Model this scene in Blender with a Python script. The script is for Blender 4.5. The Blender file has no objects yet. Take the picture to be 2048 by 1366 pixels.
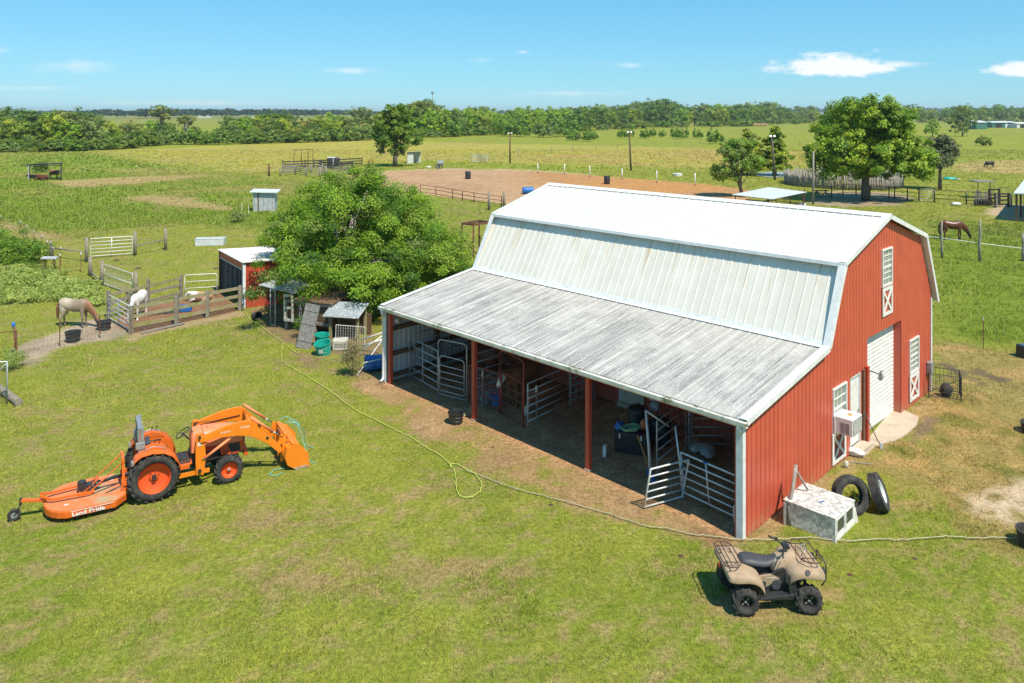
import bpy, bmesh, math, random
import numpy as np
from mathutils import Vector, Matrix, Euler
from math import sin, cos, pi, radians, atan2, hypot, sqrt

sc = bpy.context.scene
col = sc.collection
random.seed(7)
rng = np.random.default_rng(7)

# ------------------------------------------------------------ camera, light, exposure
CAM_H, FPX, HOR = 10.0, 1510.0, 224.0          # camera height (m), focal length and horizon row of the 2048 px photograph
cam = bpy.data.cameras.new('camera')
cam.sensor_width = 36.0
cam.lens = FPX / 2048 * 36.0
cam.shift_y = -(683.0 - HOR) / 2048
cam.clip_start = 0.5
cam.clip_end = 9000
camo = bpy.data.objects.new('camera', cam)
camo.location = (0, 0, CAM_H)
camo.rotation_euler = (radians(90), 0, 0)
col.objects.link(camo)
sc.camera = camo

PHI = 0.776                                     # heading of the barn gable
SDIR = Vector((-0.365, 0.50, -1.0))            # way the sunlight travels
sun = bpy.data.lights.new('sun', 'SUN')
sun.energy = 4.35
sun.angle = radians(0.53)
sun.color = (1.0, 0.905, 0.755)
suno = bpy.data.objects.new('sun', sun)
suno.rotation_euler = SDIR.to_track_quat('-Z', 'Y').to_euler()
suno.location = (20, -20, 60)
col.objects.link(suno)
SUN_EL = atan2(1.0, hypot(SDIR.x, SDIR.y))
SUN_AZ = atan2(-SDIR.x, -SDIR.y)

sc.view_settings.view_transform = 'Standard'
sc.view_settings.look = 'None'
sc.view_settings.exposure = 0.57
sc.view_settings.gamma = 1.0
sc.view_settings.use_curve_mapping = False
sc.render.engine = 'CYCLES'
sc.cycles.max_bounces = 6
sc.cycles.diffuse_bounces = 3
sc.cycles.transparent_max_bounces = 8

world = bpy.data.worlds.new('World')
sc.world = world
world.use_nodes = True
wn = world.node_tree.nodes
wl = world.node_tree.links
for n_ in list(wn):
    wn.remove(n_)
def wnode(t, **kw):
    n = wn.new(t)
    for k, v in kw.items():
        setattr(n, k, v)
    return n
w_out = wnode('ShaderNodeOutputWorld')
w_bg = wnode('ShaderNodeBackground')
w_bg.inputs['Strength'].default_value = 0.15
w_sky = wnode('ShaderNodeTexSky', sky_type='NISHITA', sun_disc=False)
w_sky.sun_elevation = SUN_EL
w_sky.sun_rotation = SUN_AZ
w_sky.altitude = 0
w_sky.air_density = 1.0
w_sky.dust_density = 0.0
w_sky.ozone_density = 1.6
w_tc = wnode('ShaderNodeTexCoord')
# the sky's own hue, a touch more cyan and saturated as in the photograph
w_sep = wnode('ShaderNodeSeparateColor'); w_cmb = wnode('ShaderNodeCombineColor')
wl.new(w_sky.outputs['Color'], w_sep.inputs[0])
for ch, (gain, power) in (('Red', (0.335, 0.82)), ('Green', (1.11, 0.55)), ('Blue', (1.62, 0.50))):
    pw = wnode('ShaderNodeMath', operation='POWER'); wl.new(w_sep.outputs[ch], pw.inputs[0]); pw.inputs[1].default_value = power
    ml = wnode('ShaderNodeMath', operation='MULTIPLY'); wl.new(pw.outputs[0], ml.inputs[0]); ml.inputs[1].default_value = gain
    wl.new(ml.outputs[0], w_cmb.inputs[ch])
# clouds: ellipses in azimuth / elevation broken up by noise (sky is far outside the scene)
def cloud(au, ev, ru, rv, scale, dens, soft, flat):
    """a cloud centred at tan-azimuth au and tan-elevation ev; returns a 0..1 socket"""
    sep = wnode('ShaderNodeSeparateXYZ')
    wl.new(w_tc.outputs['Generated'], sep.inputs[0])
    def m(op, a, b=None, c=None):
        n = wnode('ShaderNodeMath', operation=op)
        for i, q in enumerate((a, b, c)):
            if q is None: continue
            if isinstance(q, (int, float)): n.inputs[i].default_value = q
            else: wl.new(q, n.inputs[i])
        return n.outputs[0]
    fy = m('MAXIMUM', sep.outputs['Y'], 0.05)
    tu = m('DIVIDE', sep.outputs['X'], fy)
    tv = m('DIVIDE', sep.outputs['Z'], fy)
    x = m('DIVIDE', m('SUBTRACT', tu, au), ru)
    y0 = m('DIVIDE', m('SUBTRACT', tv, ev), rv)
    y = m('MULTIPLY', y0, m('ADD', 1.0, m('MULTIPLY', m('LESS_THAN', y0, 0.0), flat)))
    r = m('SQRT', m('ADD', m('MULTIPLY', x, x), m('MULTIPLY', y, y)))
    cmb = wnode('ShaderNodeCombineXYZ')
    wl.new(tu, cmb.inputs[0]); wl.new(m('MULTIPLY', tv, 2.2), cmb.inputs[1])
    no = wnode('ShaderNodeTexNoise')
    no.inputs['Scale'].default_value = scale
    no.inputs['Detail'].default_value = 9
    no.inputs['Roughness'].default_value = 0.62
    wl.new(cmb.outputs[0], no.inputs['Vector'])
    # density = 1 - r + noise
    d = m('ADD', m('SUBTRACT', 1.0, r), m('MULTIPLY', m('SUBTRACT', no.outputs['Fac'], 0.5), dens))
    n = wnode('ShaderNodeMapRange')
    n.interpolation_type = 'SMOOTHSTEP'
    n.inputs['From Min'].default_value = 0.0
    n.inputs['From Max'].default_value = soft
    wl.new(d, n.inputs['Value'])
    fr = m('MULTIPLY', n.outputs[0], m('GREATER_THAN', sep.outputs['Y'], 0.06))
    return fr
def TU(u): return (u - 1024) / FPX
def TV(v): return (HOR - v) / FPX
cl = [(cloud(TU(1672), TV(139), 0.098, 0.026, 34, 1.5, 0.55, 1.3), 0.97),
      (cloud(TU(1800), TV(129), 0.045, 0.0055, 30, 1.6, 1.1, 0), 0.55),
      (cloud(TU(2060), TV(143), 0.070, 0.015, 30, 1.3, 0.5, 0.8), 0.95),
      (cloud(TU(700), TV(141), 0.060, 0.006, 20, 1.8, 1.6, 0), 0.75),
      (cloud(TU(960), TV(120), 0.022, 0.006, 26, 1.8, 1.6, 0), 0.30),
      (cloud(TU(1045), TV(104), 0.012, 0.004, 30, 1.2, 1.2, 0), 0.45),
      (cloud(TU(1260), TV(131), 0.024, 0.005, 30, 1.5, 1.2, 0), 0.40),
      (cloud(TU(160), TV(133), 0.080, 0.012, 22, 1.9, 1.6, 0), 0.55),
      (cloud(TU(0), TV(101), 0.022, 0.007, 26, 1.2, 1.4, 0), 0.35),
      (cloud(TU(380), TV(206), 0.200, 0.006, 12, 1.8, 1.8, 0), 0.6),
      (cloud(TU(60), TV(176), 0.120, 0.004, 12, 1.8, 1.8, 0), 0.55),
      (cloud(TU(1150), TV(187), 0.130, 0.005, 14, 1.8, 1.8, 0), 0.55),
      (cloud(TU(1200), TV(128), 0.110, 0.006, 12, 1.8, 1.9, 0), 0.16)]
prev = w_cmb.outputs[0]
for fac, amt in cl:
    mm = wnode('ShaderNodeMath', operation='MULTIPLY')
    wl.new(fac, mm.inputs[0]); mm.inputs[1].default_value = amt
    mx = wnode('ShaderNodeMix', data_type='RGBA')
    wl.new(mm.outputs[0], mx.inputs['Factor'])
    wl.new(prev, mx.inputs['A'])
    mx.inputs['B'].default_value = (4.7, 4.8, 4.9, 1)
    prev = mx.outputs['Result']
wl.new(prev, w_bg.inputs['Color'])
wl.new(w_bg.outputs[0], w_out.inputs['Surface'])

# ------------------------------------------------------------ helpers
def P(u, v, z=0.0):
    """the point at height z seen at pixel (u, v) of the photograph"""
    Y = FPX * (CAM_H - z) / (v - HOR)
    return Vector(((u - 1024) / FPX * Y, Y, z))
def ZH(v, Y):
    return CAM_H - (v - HOR) * Y / FPX

class MB:
    def __init__(s):
        s.v = []; s.f = []; s.m = []
    def add(s, vs, fs, mi=0):
        n = len(s.v)
        s.v.extend([tuple(q) for q in vs])
        for f in fs:
            s.f.append(tuple(i + n for i in f)); s.m.append(mi)
        return s
    def box(s, c, d, rot=None, mi=0, taper=1.0):
        hx, hy, hz = d[0]/2, d[1]/2, d[2]/2
        M = Matrix.Identity(3)
        if rot is not None:
            M = Euler(rot).to_matrix()
        vs = []
        for z in (-1, 1):
            t = taper if z > 0 else 1.0
            for x, y in ((-1,-1),(1,-1),(1,1),(-1,1)):
                vs.append(M @ Vector((x*hx*t, y*hy*t, z*hz)) + Vector(c))
        return s.add(vs, [(3,2,1,0),(4,5,6,7),(0,1,5,4),(1,2,6,5),(2,3,7,6),(3,0,4,7)], mi)
    def bar(s, a, b, w, h=None, mi=0):
        a = Vector(a); b = Vector(b); h = h or w
        t = (b-a).normalized()
        up = Vector((0,0,1)) if abs(t.z) < 0.95 else Vector((0,1,0))
        sx = t.cross(up).normalized(); uz = sx.cross(t)
        vs = []
        for p in (a, b):
            for i, j in ((-1,-1),(1,-1),(1,1),(-1,1)):
                vs.append(p + sx*(i*w/2) + uz*(j*h/2))
        return s.add(vs, [(0,1,2,3),(7,6,5,4),(0,4,5,1),(1,5,6,2),(2,6,7,3),(3,7,4,0)], mi)
    def tube(s, pts, r, n=6, mi=0, closed=False, cap=True, squash=1.0):
        pts = [Vector(p) for p in pts]
        N = len(pts)
        rs = list(r) if isinstance(r, (list, tuple)) else [r]*N
        side = None; rings = []
        for i in range(N):
            if closed: t = pts[(i+1) % N] - pts[i-1]
            elif i == 0: t = pts[1]-pts[0]
            elif i == N-1: t = pts[-1]-pts[-2]
            else: t = (pts[i+1]-pts[i]).normalized() + (pts[i]-pts[i-1]).normalized()
            if t.length < 1e-9: t = Vector((0,0,1))
            t.normalize()
            if side is None:
                ref = Vector((0,0,1)) if abs(t.z) < 0.9 else Vector((0,1,0))
                side = t.cross(ref).normalized()
            else:
                side = (side - t*side.dot(t))
                if side.length < 1e-6: side = t.cross(Vector((0,1,0)))
                side.normalize()
            up = side.cross(t)
            rings.append([pts[i] + side*(rs[i]*cos(2*pi*k/n)) + up*(rs[i]*squash*sin(2*pi*k/n)) for k in range(n)])
        vs = [q for R in rings for q in R]
        fs = []
        for i in range(N if closed else N-1):
            a = i*n; b = ((i+1) % N)*n
            for k in range(n):
                k2 = (k+1) % n
                fs.append((a+k, a+k2, b+k2, b+k))
        if cap and not closed:
            fs.append(tuple(range(n-1, -1, -1)))
            fs.append(tuple((N-1)*n + k for k in range(n)))
        return s.add(vs, fs, mi)
    def lathe(s, prof, n=20, c=(0,0,0), axis='z', mi=0, closed=False):
        """prof: list of (radius, height along axis)"""
        vs = []; fs = []
        for r, h in prof:
            for k in range(n):
                a = 2*pi*k/n; x, y = r*cos(a), r*sin(a)
                if axis == 'z': q = (x, y, h)
                elif axis == 'y': q = (x, h, -y)
                else: q = (h, x, y)
                vs.append((q[0]+c[0], q[1]+c[1], q[2]+c[2]))
        m = len(prof)
        for i in range(m if closed else m-1):
            a = i*n; b = ((i+1) % m)*n
            for k in range(n):
                k2 = (k+1) % n
                fs.append((a+k, a+k2, b+k2, b+k))
        return s.add(vs, fs, mi)
    def prism(s, poly, y0, y1, plane='xz', mi=0):
        """extrude a 2-D polygon; plane xz extrudes along y, plane xy along z, plane yz along x"""
        n = len(poly)
        def mk(p, t):
            if plane == 'xz': return (p[0], t, p[1])
            if plane == 'xy': return (p[0], p[1], t)
            return (t, p[0], p[1])
        vs = [mk(p, y0) for p in poly] + [mk(p, y1) for p in poly]
        fs = [tuple(range(n)), tuple(range(2*n-1, n-1, -1))]
        for i in range(n):
            j = (i+1) % n
            fs.append((i, i+n, j+n, j))
        return s.add(vs, fs, mi)
    def loft(s, rings, mi=0, cap=True):
        n = len(rings[0]); vs = [q for R in rings for q in R]; fs = []
        for i in range(len(rings)-1):
            for k in range(n):
                k2 = (k+1) % n
                fs.append((i*n+k, i*n+k2, (i+1)*n+k2, (i+1)*n+k))
        if cap:
            fs.append(tuple(range(n-1, -1, -1)))
            fs.append(tuple((len(rings)-1)*n + k for k in range(n)))
        return s.add(vs, fs, mi)
    def mesh(s, name, mats, smooth=False):
        me = bpy.data.meshes.new(name)
        me.from_pydata(s.v, [], s.f)
        if not isinstance(mats, (list, tuple)): mats = [mats]
        for m in mats: me.materials.append(m)
        if len(mats) > 1: me.polygons.foreach_set('material_index', s.m)
        bm = bmesh.new(); bm.from_mesh(me)
        bmesh.ops.recalc_face_normals(bm, faces=bm.faces)
        bm.to_mesh(me); bm.free()
        if smooth:
            me.polygons.foreach_set('use_smooth', [True]*len(me.polygons))
        me.update()
        return me
    def build(s, name, mats, parent=None, loc=None, rot=None, smooth=False, bevel=0, sub=0, autos=None):
        me = s.mesh(name, mats, smooth or bool(sub) or autos is not None)
        if autos is not None:
            try: me.set_sharp_from_angle(angle=radians(autos))
            except Exception: pass
        o = link(name, me, parent, loc, rot)
        if bevel:
            b = o.modifiers.new('bevel', 'BEVEL'); b.width = bevel; b.segments = 2; b.limit_method = 'ANGLE'; b.angle_limit = radians(40)
        if sub:
            b = o.modifiers.new('subsurf', 'SUBSURF'); b.levels = sub; b.render_levels = sub
        return o

def link(name, me, parent=None, loc=None, rot=None):
    o = bpy.data.objects.new(name, me)
    col.objects.link(o)
    if parent is not None: o.parent = parent
    if loc is not None: o.location = loc
    if rot is not None: o.rotation_euler = rot
    return o
def tag(o, label, cat, group=None, kind=None):
    o['label'] = label; o['category'] = cat
    if group: o['group'] = group
    if kind: o['kind'] = kind
    return o
def thing(name, label, cat, loc=(0,0,0), rz=0, group=None):
    o = bpy.data.objects.new(name, None)
    o.empty_display_size = 0.2
    col.objects.link(o)
    o.location = loc; o.rotation_euler = (0, 0, rz)
    return tag(o, label, cat, group)
def copy_tree(o, parent=None, loc=None, rz=None, label=None, scale=None):
    kids = {}
    for q in ALLKIDS(o): kids.setdefault(q.parent, []).append(q)
    def rec(a, par):
        c = a.copy(); col.objects.link(c); c.parent = par
        for ch in kids.get(a, []): rec(ch, c)
        return c
    c = rec(o, parent)
    if loc is not None: c.location = loc
    if rz is not None: c.rotation_euler = (0, 0, rz)
    if scale is not None: c.scale = scale
    if label: c['label'] = label
    return c
def ALLKIDS(o):
    out = []
    for q in o.children:
        out.append(q); out += ALLKIDS(q)
    return out
def arc(cx, cz, r, a0, a1, n=4):
    return [(cx + r*cos(a0+(a1-a0)*i/n), cz + r*sin(a0+(a1-a0)*i/n)) for i in range(n+1)]

# ------------------------------------------------------------ materials
def new_mat(name):
    m = bpy.data.materials.new(name); m.use_nodes = True
    nt = m.node_tree
    b = nt.nodes['Principled BSDF']
    return m, nt, b
def nn(nt, t, **kw):
    n = nt.nodes.new(t)
    for k, v in kw.items(): setattr(n, k, v)
    return n
def noise(nt, vec, scale, detail=4, rough=0.6):
    n = nn(nt, 'ShaderNodeTexNoise')
    n.inputs['Scale'].default_value = scale
    n.inputs['Detail'].default_value = detail
    n.inputs['Roughness'].default_value = rough
    nt.links.new(vec, n.inputs['Vector'])
    return n.outputs['Fac']
def ramp(nt, fac, p0, p1, c0=(0,0,0), c1=(1,1,1)):
    n = nn(nt, 'ShaderNodeValToRGB')
    n.color_ramp.elements[0].position = p0; n.color_ramp.elements[1].position = p1
    n.color_ramp.elements[0].color = (*c0, 1); n.color_ramp.elements[1].color = (*c1, 1)
    nt.links.new(fac, n.inputs['Fac'])
    return n.outputs['Color']
def mixc(nt, fac, a, b, mode='MIX'):
    n = nn(nt, 'ShaderNodeMix', data_type='RGBA', blend_type=mode)
    for k, q in (('Factor', fac), ('A', a), ('B', b)):
        if isinstance(q, (int, float)): n.inputs[k].default_value = q
        elif isinstance(q, tuple): n.inputs[k].default_value = (*q[:3], 1)
        else: nt.links.new(q, n.inputs[k])
    return n.outputs['Result']
def coords(nt, kind='Object', scale=(1,1,1), rz=0.0, off=(0,0,0)):
    mp = nn(nt, 'ShaderNodeMapping')
    mp.vector_type = 'POINT'
    if kind == 'World':
        g = nn(nt, 'ShaderNodeNewGeometry'); src = g.outputs['Position']
    else:
        g = nn(nt, 'ShaderNodeTexCoord'); src = g.outputs['Object']
    if rz or off != (0,0,0):
        m2 = nn(nt, 'ShaderNodeMapping'); m2.vector_type = 'TEXTURE'
        m2.inputs['Location'].default_value = off
        m2.inputs['Rotation'].default_value = (0, 0, rz)
        nt.links.new(src, m2.inputs['Vector']); src = m2.outputs[0]
    mp.inputs['Scale'].default_value = scale
    nt.links.new(src, mp.inputs['Vector'])
    return mp.outputs[0]
def bumpn(nt, b, h, strength=0.3, dist=0.01):
    n = nn(nt, 'ShaderNodeBump')
    n.inputs['Strength'].default_value = strength
    n.inputs['Distance'].default_value = dist
    nt.links.new(h, n.inputs['Height'])
    nt.links.new(n.outputs[0], b.inputs['Normal'])
def pmat(name, c1, c2=None, scale=6, detail=5, rough=0.6, metal=0.0, lo=0.35, hi=0.65, bump=0, kind='World', stretch=(1,1,1), c3=None, s3=1.5, lo3=0.55, hi3=0.7, spec=0.5):
    m, nt, b = new_mat(name)
    b.inputs['Roughness'].default_value = rough
    b.inputs['Metallic'].default_value = metal
    b.inputs['Specular IOR Level'].default_value = spec
    b.inputs['Base Color'].default_value = (*c1, 1)
    m.diffuse_color = (*c1, 1)
    if c2 is not None:
        vec = coords(nt, kind, stretch)
        f = noise(nt, vec, scale, detail)
        c = mixc(nt, ramp(nt, f, lo, hi), c1, c2)
        if c3 is not None:
            f3 = noise(nt, vec, s3, 6, 0.7)
            c = mixc(nt, ramp(nt, f3, lo3, hi3), c, c3)
        nt.links.new(c, b.inputs['Base Color'])
        if bump: bumpn(nt, b, f, bump, 0.02)
    return m

BX, BY = 5.39, 17.65                            # near corner of the barn
M = {}
M['white_paint'] = pmat('white_paint', (.78,.78,.75), (.62,.61,.56), 5, rough=.5)
M['white_trim'] = pmat('white_trim', (.74,.76,.76), (.60,.62,.61), 4, rough=.45, c3=(.34,.33,.29), s3=3.0, lo3=.62, hi3=.8)
M['red_steel'] = pmat('red_steel', (.50,.075,.038), (.43,.065,.035), 3, rough=.5)
M['orange'] = pmat('orange_paint', (.72,.135,.012), (.62,.125,.018), 5, rough=.42, c3=(.42,.19,.08), s3=7, lo3=.66, hi3=.85)
M['loader_orange'] = pmat('loader_orange', (.80,.225,.012), (.72,.20,.014), 5, rough=.36)
M['faded_orange'] = pmat('faded_orange', (.80,.26,.115), (.72,.20,.07), 3, rough=.6)
M['rim_orange'] = pmat('rim_orange', (.75,.095,.018), (.62,.09,.02), 8, rough=.45)
M['black_metal'] = pmat('black_metal', (.02,.02,.022), (.045,.042,.04), 9, rough=.5)
M['black_plastic'] = pmat('black_plastic', (.018,.019,.022), (.035,.036,.04), 7, rough=.42)
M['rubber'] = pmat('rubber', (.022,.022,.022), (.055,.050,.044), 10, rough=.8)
M['grey_metal'] = pmat('grey_metal', (.36,.38,.39), (.25,.26,.26), 8, rough=.42, metal=.35)
M['galv'] = pmat('galvanised_tube', (.50,.52,.53), (.36,.38,.39), 7, rough=.4, metal=.3, c3=(.25,.18,.13), s3=5, lo3=.66, hi3=.8)
M['galv_bright'] = pmat('galvanised_bright', (.66,.68,.68), (.52,.54,.55), 7, rough=.4, metal=.15)
M['rust'] = pmat('rust', (.20,.085,.045), (.11,.05,.03), 14, rough=.85)
M['rust_dark'] = pmat('rust_dark', (.10,.045,.03), (.06,.03,.022), 14, rough=.85)
M['red_tube'] = pmat('red_tube', (.30,.045,.035), (.20,.06,.04), 12, rough=.5)
M['wood_old'] = pmat('wood_old', (.30,.26,.20), (.17,.145,.11), 9, rough=.9, bump=.4, kind='Object', stretch=(1,1,1), c3=(.20,.21,.08), s3=2.2, lo3=.55, hi3=.75)
M['wood_mossy'] = pmat('wood_mossy', (.33,.29,.17), (.24,.21,.14), 7, rough=.9, bump=.4, c3=(.20,.23,.045), s3=1.7, lo3=.48, hi3=.62)
M['wood_grey'] = pmat('wood_grey', (.28,.27,.25), (.16,.15,.14), 9, rough=.9, bump=.5)
M['wood_dark'] = pmat('wood_dark', (.16,.095,.05), (.09,.055,.03), 8, rough=.85, bump=.3)
M['bark'] = pmat('bark', (.17,.14,.11), (.08,.065,.05), 9, rough=.95, bump=.8)
M['bark_pale'] = pmat('bark_pale', (.34,.31,.27), (.20,.18,.15), 7, rough=.95, bump=.6)
M['tin'] = pmat('weathered_tin', (.52,.54,.55), (.38,.39,.40), 3, rough=.5, metal=.15, c3=(.26,.18,.13), s3=2.5, lo3=.62, hi3=.75)
M['tin_roof'] = pmat('tin_roof', (.66,.69,.71), (.54,.57,.59), 2, rough=.45, metal=.1)
M['concrete'] = pmat('concrete', (.50,.42,.33), (.42,.34,.25), 2.5, rough=.9, bump=.15, c3=(.33,.24,.15), s3=1.2, lo3=.55, hi3=.7)
M['blue_plastic'] = pmat('blue_plastic', (.015,.12,.42), (.02,.15,.46), 5, rough=.4)
M['teal_plastic'] = pmat('teal_plastic', (.01,.36,.28), (.015,.30,.24), 5, rough=.4)
M['offwhite'] = pmat('offwhite_plastic', (.55,.54,.48), (.42,.40,.34), 5, rough=.6)
M['pvc'] = pmat('pvc_white', (.74,.74,.70), (.60,.59,.55), 5, rough=.4)
M['hose_green'] = pmat('hose_green', (.52,.60,.10), (.45,.52,.12), 12, rough=.5)
M['hose_tan'] = pmat('hose_tan', (.44,.40,.25), (.34,.31,.19), 9, rough=.6)
M['tan_body'] = pmat('tan_body', (.40,.29,.19), (.34,.25,.165), 6, rough=.68, spec=.3, c3=(.25,.19,.115), s3=5, lo3=.56, hi3=.64)
M['seat_vinyl'] = pmat('seat_vinyl', (.045,.047,.055), (.06,.062,.07), 12, rough=.55)
M['rack_brown'] = pmat('rack_brown', (.11,.05,.038), (.07,.035,.03), 14, rough=.6)
M['glass'] = pmat('window_glass', (.22,.27,.22), (.30,.34,.28), 2, rough=.08)
M['glass_dark'] = pmat('dark_glass', (.05,.06,.06), rough=.1)
M['silver_peel'] = pmat('silver_peeling', (.47,.475,.44), (.34,.345,.32), 5, rough=.5, metal=.1, c3=(.78,.78,.75), s3=9, lo3=.44, hi3=.58)
M['cream'] = pmat('cream_paint', (.60,.58,.47), (.50,.47,.37), 4, rough=.6)
M['fabric_pink'] = pmat('fabric_pink', (.50,.10,.16), (.75,.55,.58), 16, rough=.9, lo=.47, hi=.53)
M['fabric_grey'] = pmat('fabric_grey', (.50,.50,.50), (.38,.38,.40), 10, rough=.9)
M['red_plastic'] = pmat('red_plastic', (.55,.03,.02), (.45,.03,.02), 6, rough=.4)
M['orange_plastic'] = pmat('orange_plastic', (.70,.16,.03), (.6,.14,.03), 6, rough=.4)
M['yellow_wood'] = pmat('yellow_wood', (.55,.30,.06), (.45,.25,.06), 6, rough=.5)
M['chrome'] = pmat('chrome', (.62,.62,.62), (.5,.5,.5), 8, rough=.18, metal=1.0)
M['green_steel'] = pmat('green_steel', (.05,.16,.12), (.06,.18,.14), 1, rough=.5)
M['hay'] = pmat('hay', (.42,.28,.13), (.34,.22,.10), 1.5, rough=.95)
M['stone'] = pmat('stone', (.6,.58,.52), (.45,.43,.38), 4, rough=.9)
# ------------------------------------------------------------ ground cover field (albedo, bare soil, tall growth) as functions of place
def _hash(ix, iy, seed):
    h = (ix.astype(np.int64)*374761393 + iy.astype(np.int64)*668265263 + seed*974711) & 0xFFFFFFFF
    h = ((h ^ (h >> 13)) * 1274126177) & 0xFFFFFFFF
    h = h ^ (h >> 16)
    return (h & 0xFFFF) / 65535.0
def vnoise(x, y, seed):
    ix = np.floor(x); iy = np.floor(y)
    fx = x-ix; fy = y-iy
    fx = fx*fx*(3-2*fx); fy = fy*fy*(3-2*fy)
    a = _hash(ix, iy, seed); b = _hash(ix+1, iy, seed); c = _hash(ix, iy+1, seed); d = _hash(ix+1, iy+1, seed)
    return (a*(1-fx)+b*fx)*(1-fy) + (c*(1-fx)+d*fx)*fy
def fbm(x, y, size, octv=4, seed=0):
    t = 0; amp = .5; s = 0; f = 1.0/size
    for o in range(octv):
        t = t + amp*vnoise(x*f+17.3*o, y*f-9.1*o, seed+o*13); s += amp; amp *= .55; f *= 2.03
    return t/s
def sstep(x, a, b):
    t = np.clip((x-a)/(b-a), 0, 1); return t*t*(3-2*t)
def polyP(pts):
    return [tuple(P(u, v)[:2]) for u, v in pts]
def sdist(x, y, poly):
    """signed distance, positive inside"""
    d2 = np.full(x.shape, 1e18); inside = np.zeros(x.shape, bool)
    n = len(poly)
    for i in range(n):
        x0, y0 = poly[i]; x1, y1 = poly[(i+1) % n]
        ex, ey = x1-x0, y1-y0
        t = np.clip(((x-x0)*ex+(y-y0)*ey)/(ex*ex+ey*ey+1e-12), 0, 1)
        dx = x-x0-t*ex; dy = y-y0-t*ey
        d2 = np.minimum(d2, dx*dx+dy*dy)
        c = ((y0 > y) != (y1 > y)) & (x < ex*(y-y0)/(ey if abs(ey) > 1e-12 else 1e-12)+x0)
        inside ^= c
    d = np.sqrt(d2)
    return np.where(inside, d, -d)
CP, SP = cos(PHI), sin(PHI)
def barn_local(x, y):
    dx = x-BX; dy = y-BY
    return dx*CP+dy*SP, -dx*SP+dy*CP
def BW(lx, ly, z=0.0):
    return Vector((BX+lx*CP-ly*SP, BY+lx*SP+ly*CP, z))

PG = dict(
 arena=polyP([(690,352),(745,346),(800,341),(891,338),(1042,340),(1178,350),(1400,367),(1495,379),(1500,402),(1440,420),(1200,440),(1018,409),(840,389),(740,370)]),
 lot=polyP([(25,712),(60,682),(115,654),(170,640),(222,632),(268,668),(225,676),(150,692),(90,712),(60,730)]),
 pen=polyP([(217,637),(262,668),(484,622),(455,590),(434,578),(362,594)]),
 coop=polyP([(480,612),(520,640),(560,690),(600,735),(700,760),(765,772),(790,700),(700,620),(560,590)]),
 under=polyP([(1612,400),(1640,384),(1690,380),(1800,384),(1835,397),(1800,412),(1690,414),(1612,408)]),
 yard=polyP([(1966,420),(1990,408),(2150,408),(2150,441),(1995,441)]),
 dry=polyP([(1866,676),(1960,694),(2200,712),(2200,1160),(1980,1080),(1860,1010),(1760,975),(1680,940),(1660,925),(1780,870),(1850,790)]),
 gravel=polyP([(1925,985),(1990,965),(2150,965),(2150,1050),(2010,1060),(1950,1035)]),
 yel=polyP([(165,303),(400,293),(750,279),(980,287),(1250,292),(1620,303),(1640,330),(1560,342),(1400,338),(1240,334),(1000,327),(850,322),(700,332),(560,342),(480,346),(280,323)]),
 straw=polyP([(1010,318),(1160,303),(1400,298),(1620,305),(1630,320),(1400,328),(1240,330)]),
 straw2=polyP([(1880,328),(1960,320),(2200,318),(2200,352),(2000,347),(1900,345)]),
 field=polyP([(-300,300),(150,302),(290,326),(480,350),(640,362),(640,430),(500,462),(400,452),(270,462),(120,480),(0,470),(-300,470)]),
 bare1=polyP([(235,396),(290,390),(380,395),(450,410),(470,425),(380,418),(300,408)]),
 bare2=polyP([(0,438),(60,455),(150,480),(170,500),(110,482),(0,470)]),
 bare3=polyP([(95,362),(300,352),(440,350),(300,366),(130,378)]),
 lushR=polyP([(1858,440),(2200,455),(2200,706),(2040,697),(1960,692),(1860,676),(1840,520)]),
 weeds=polyP([(-150,520),(0,532),(110,545),(205,580),(216,604),(215,628),(110,606),(60,612),(-150,622)]),
 bush=polyP([(-150,460),(0,476),(40,492),(90,525),(100,540),(0,530),(-150,530)]),
 mud=polyP([(1850,832),(1836,850),(1808,880),(1830,892),(1862,862),(1870,838)]),
 penedge=polyP([(255,668),(300,650),(484,618),(520,640),(480,634),(330,664),(262,684)]),
 fencemow=polyP([(0,600),(215,630),(215,640),(110,652),(30,690),(-100,720),(-100,600)]),
)
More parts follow.
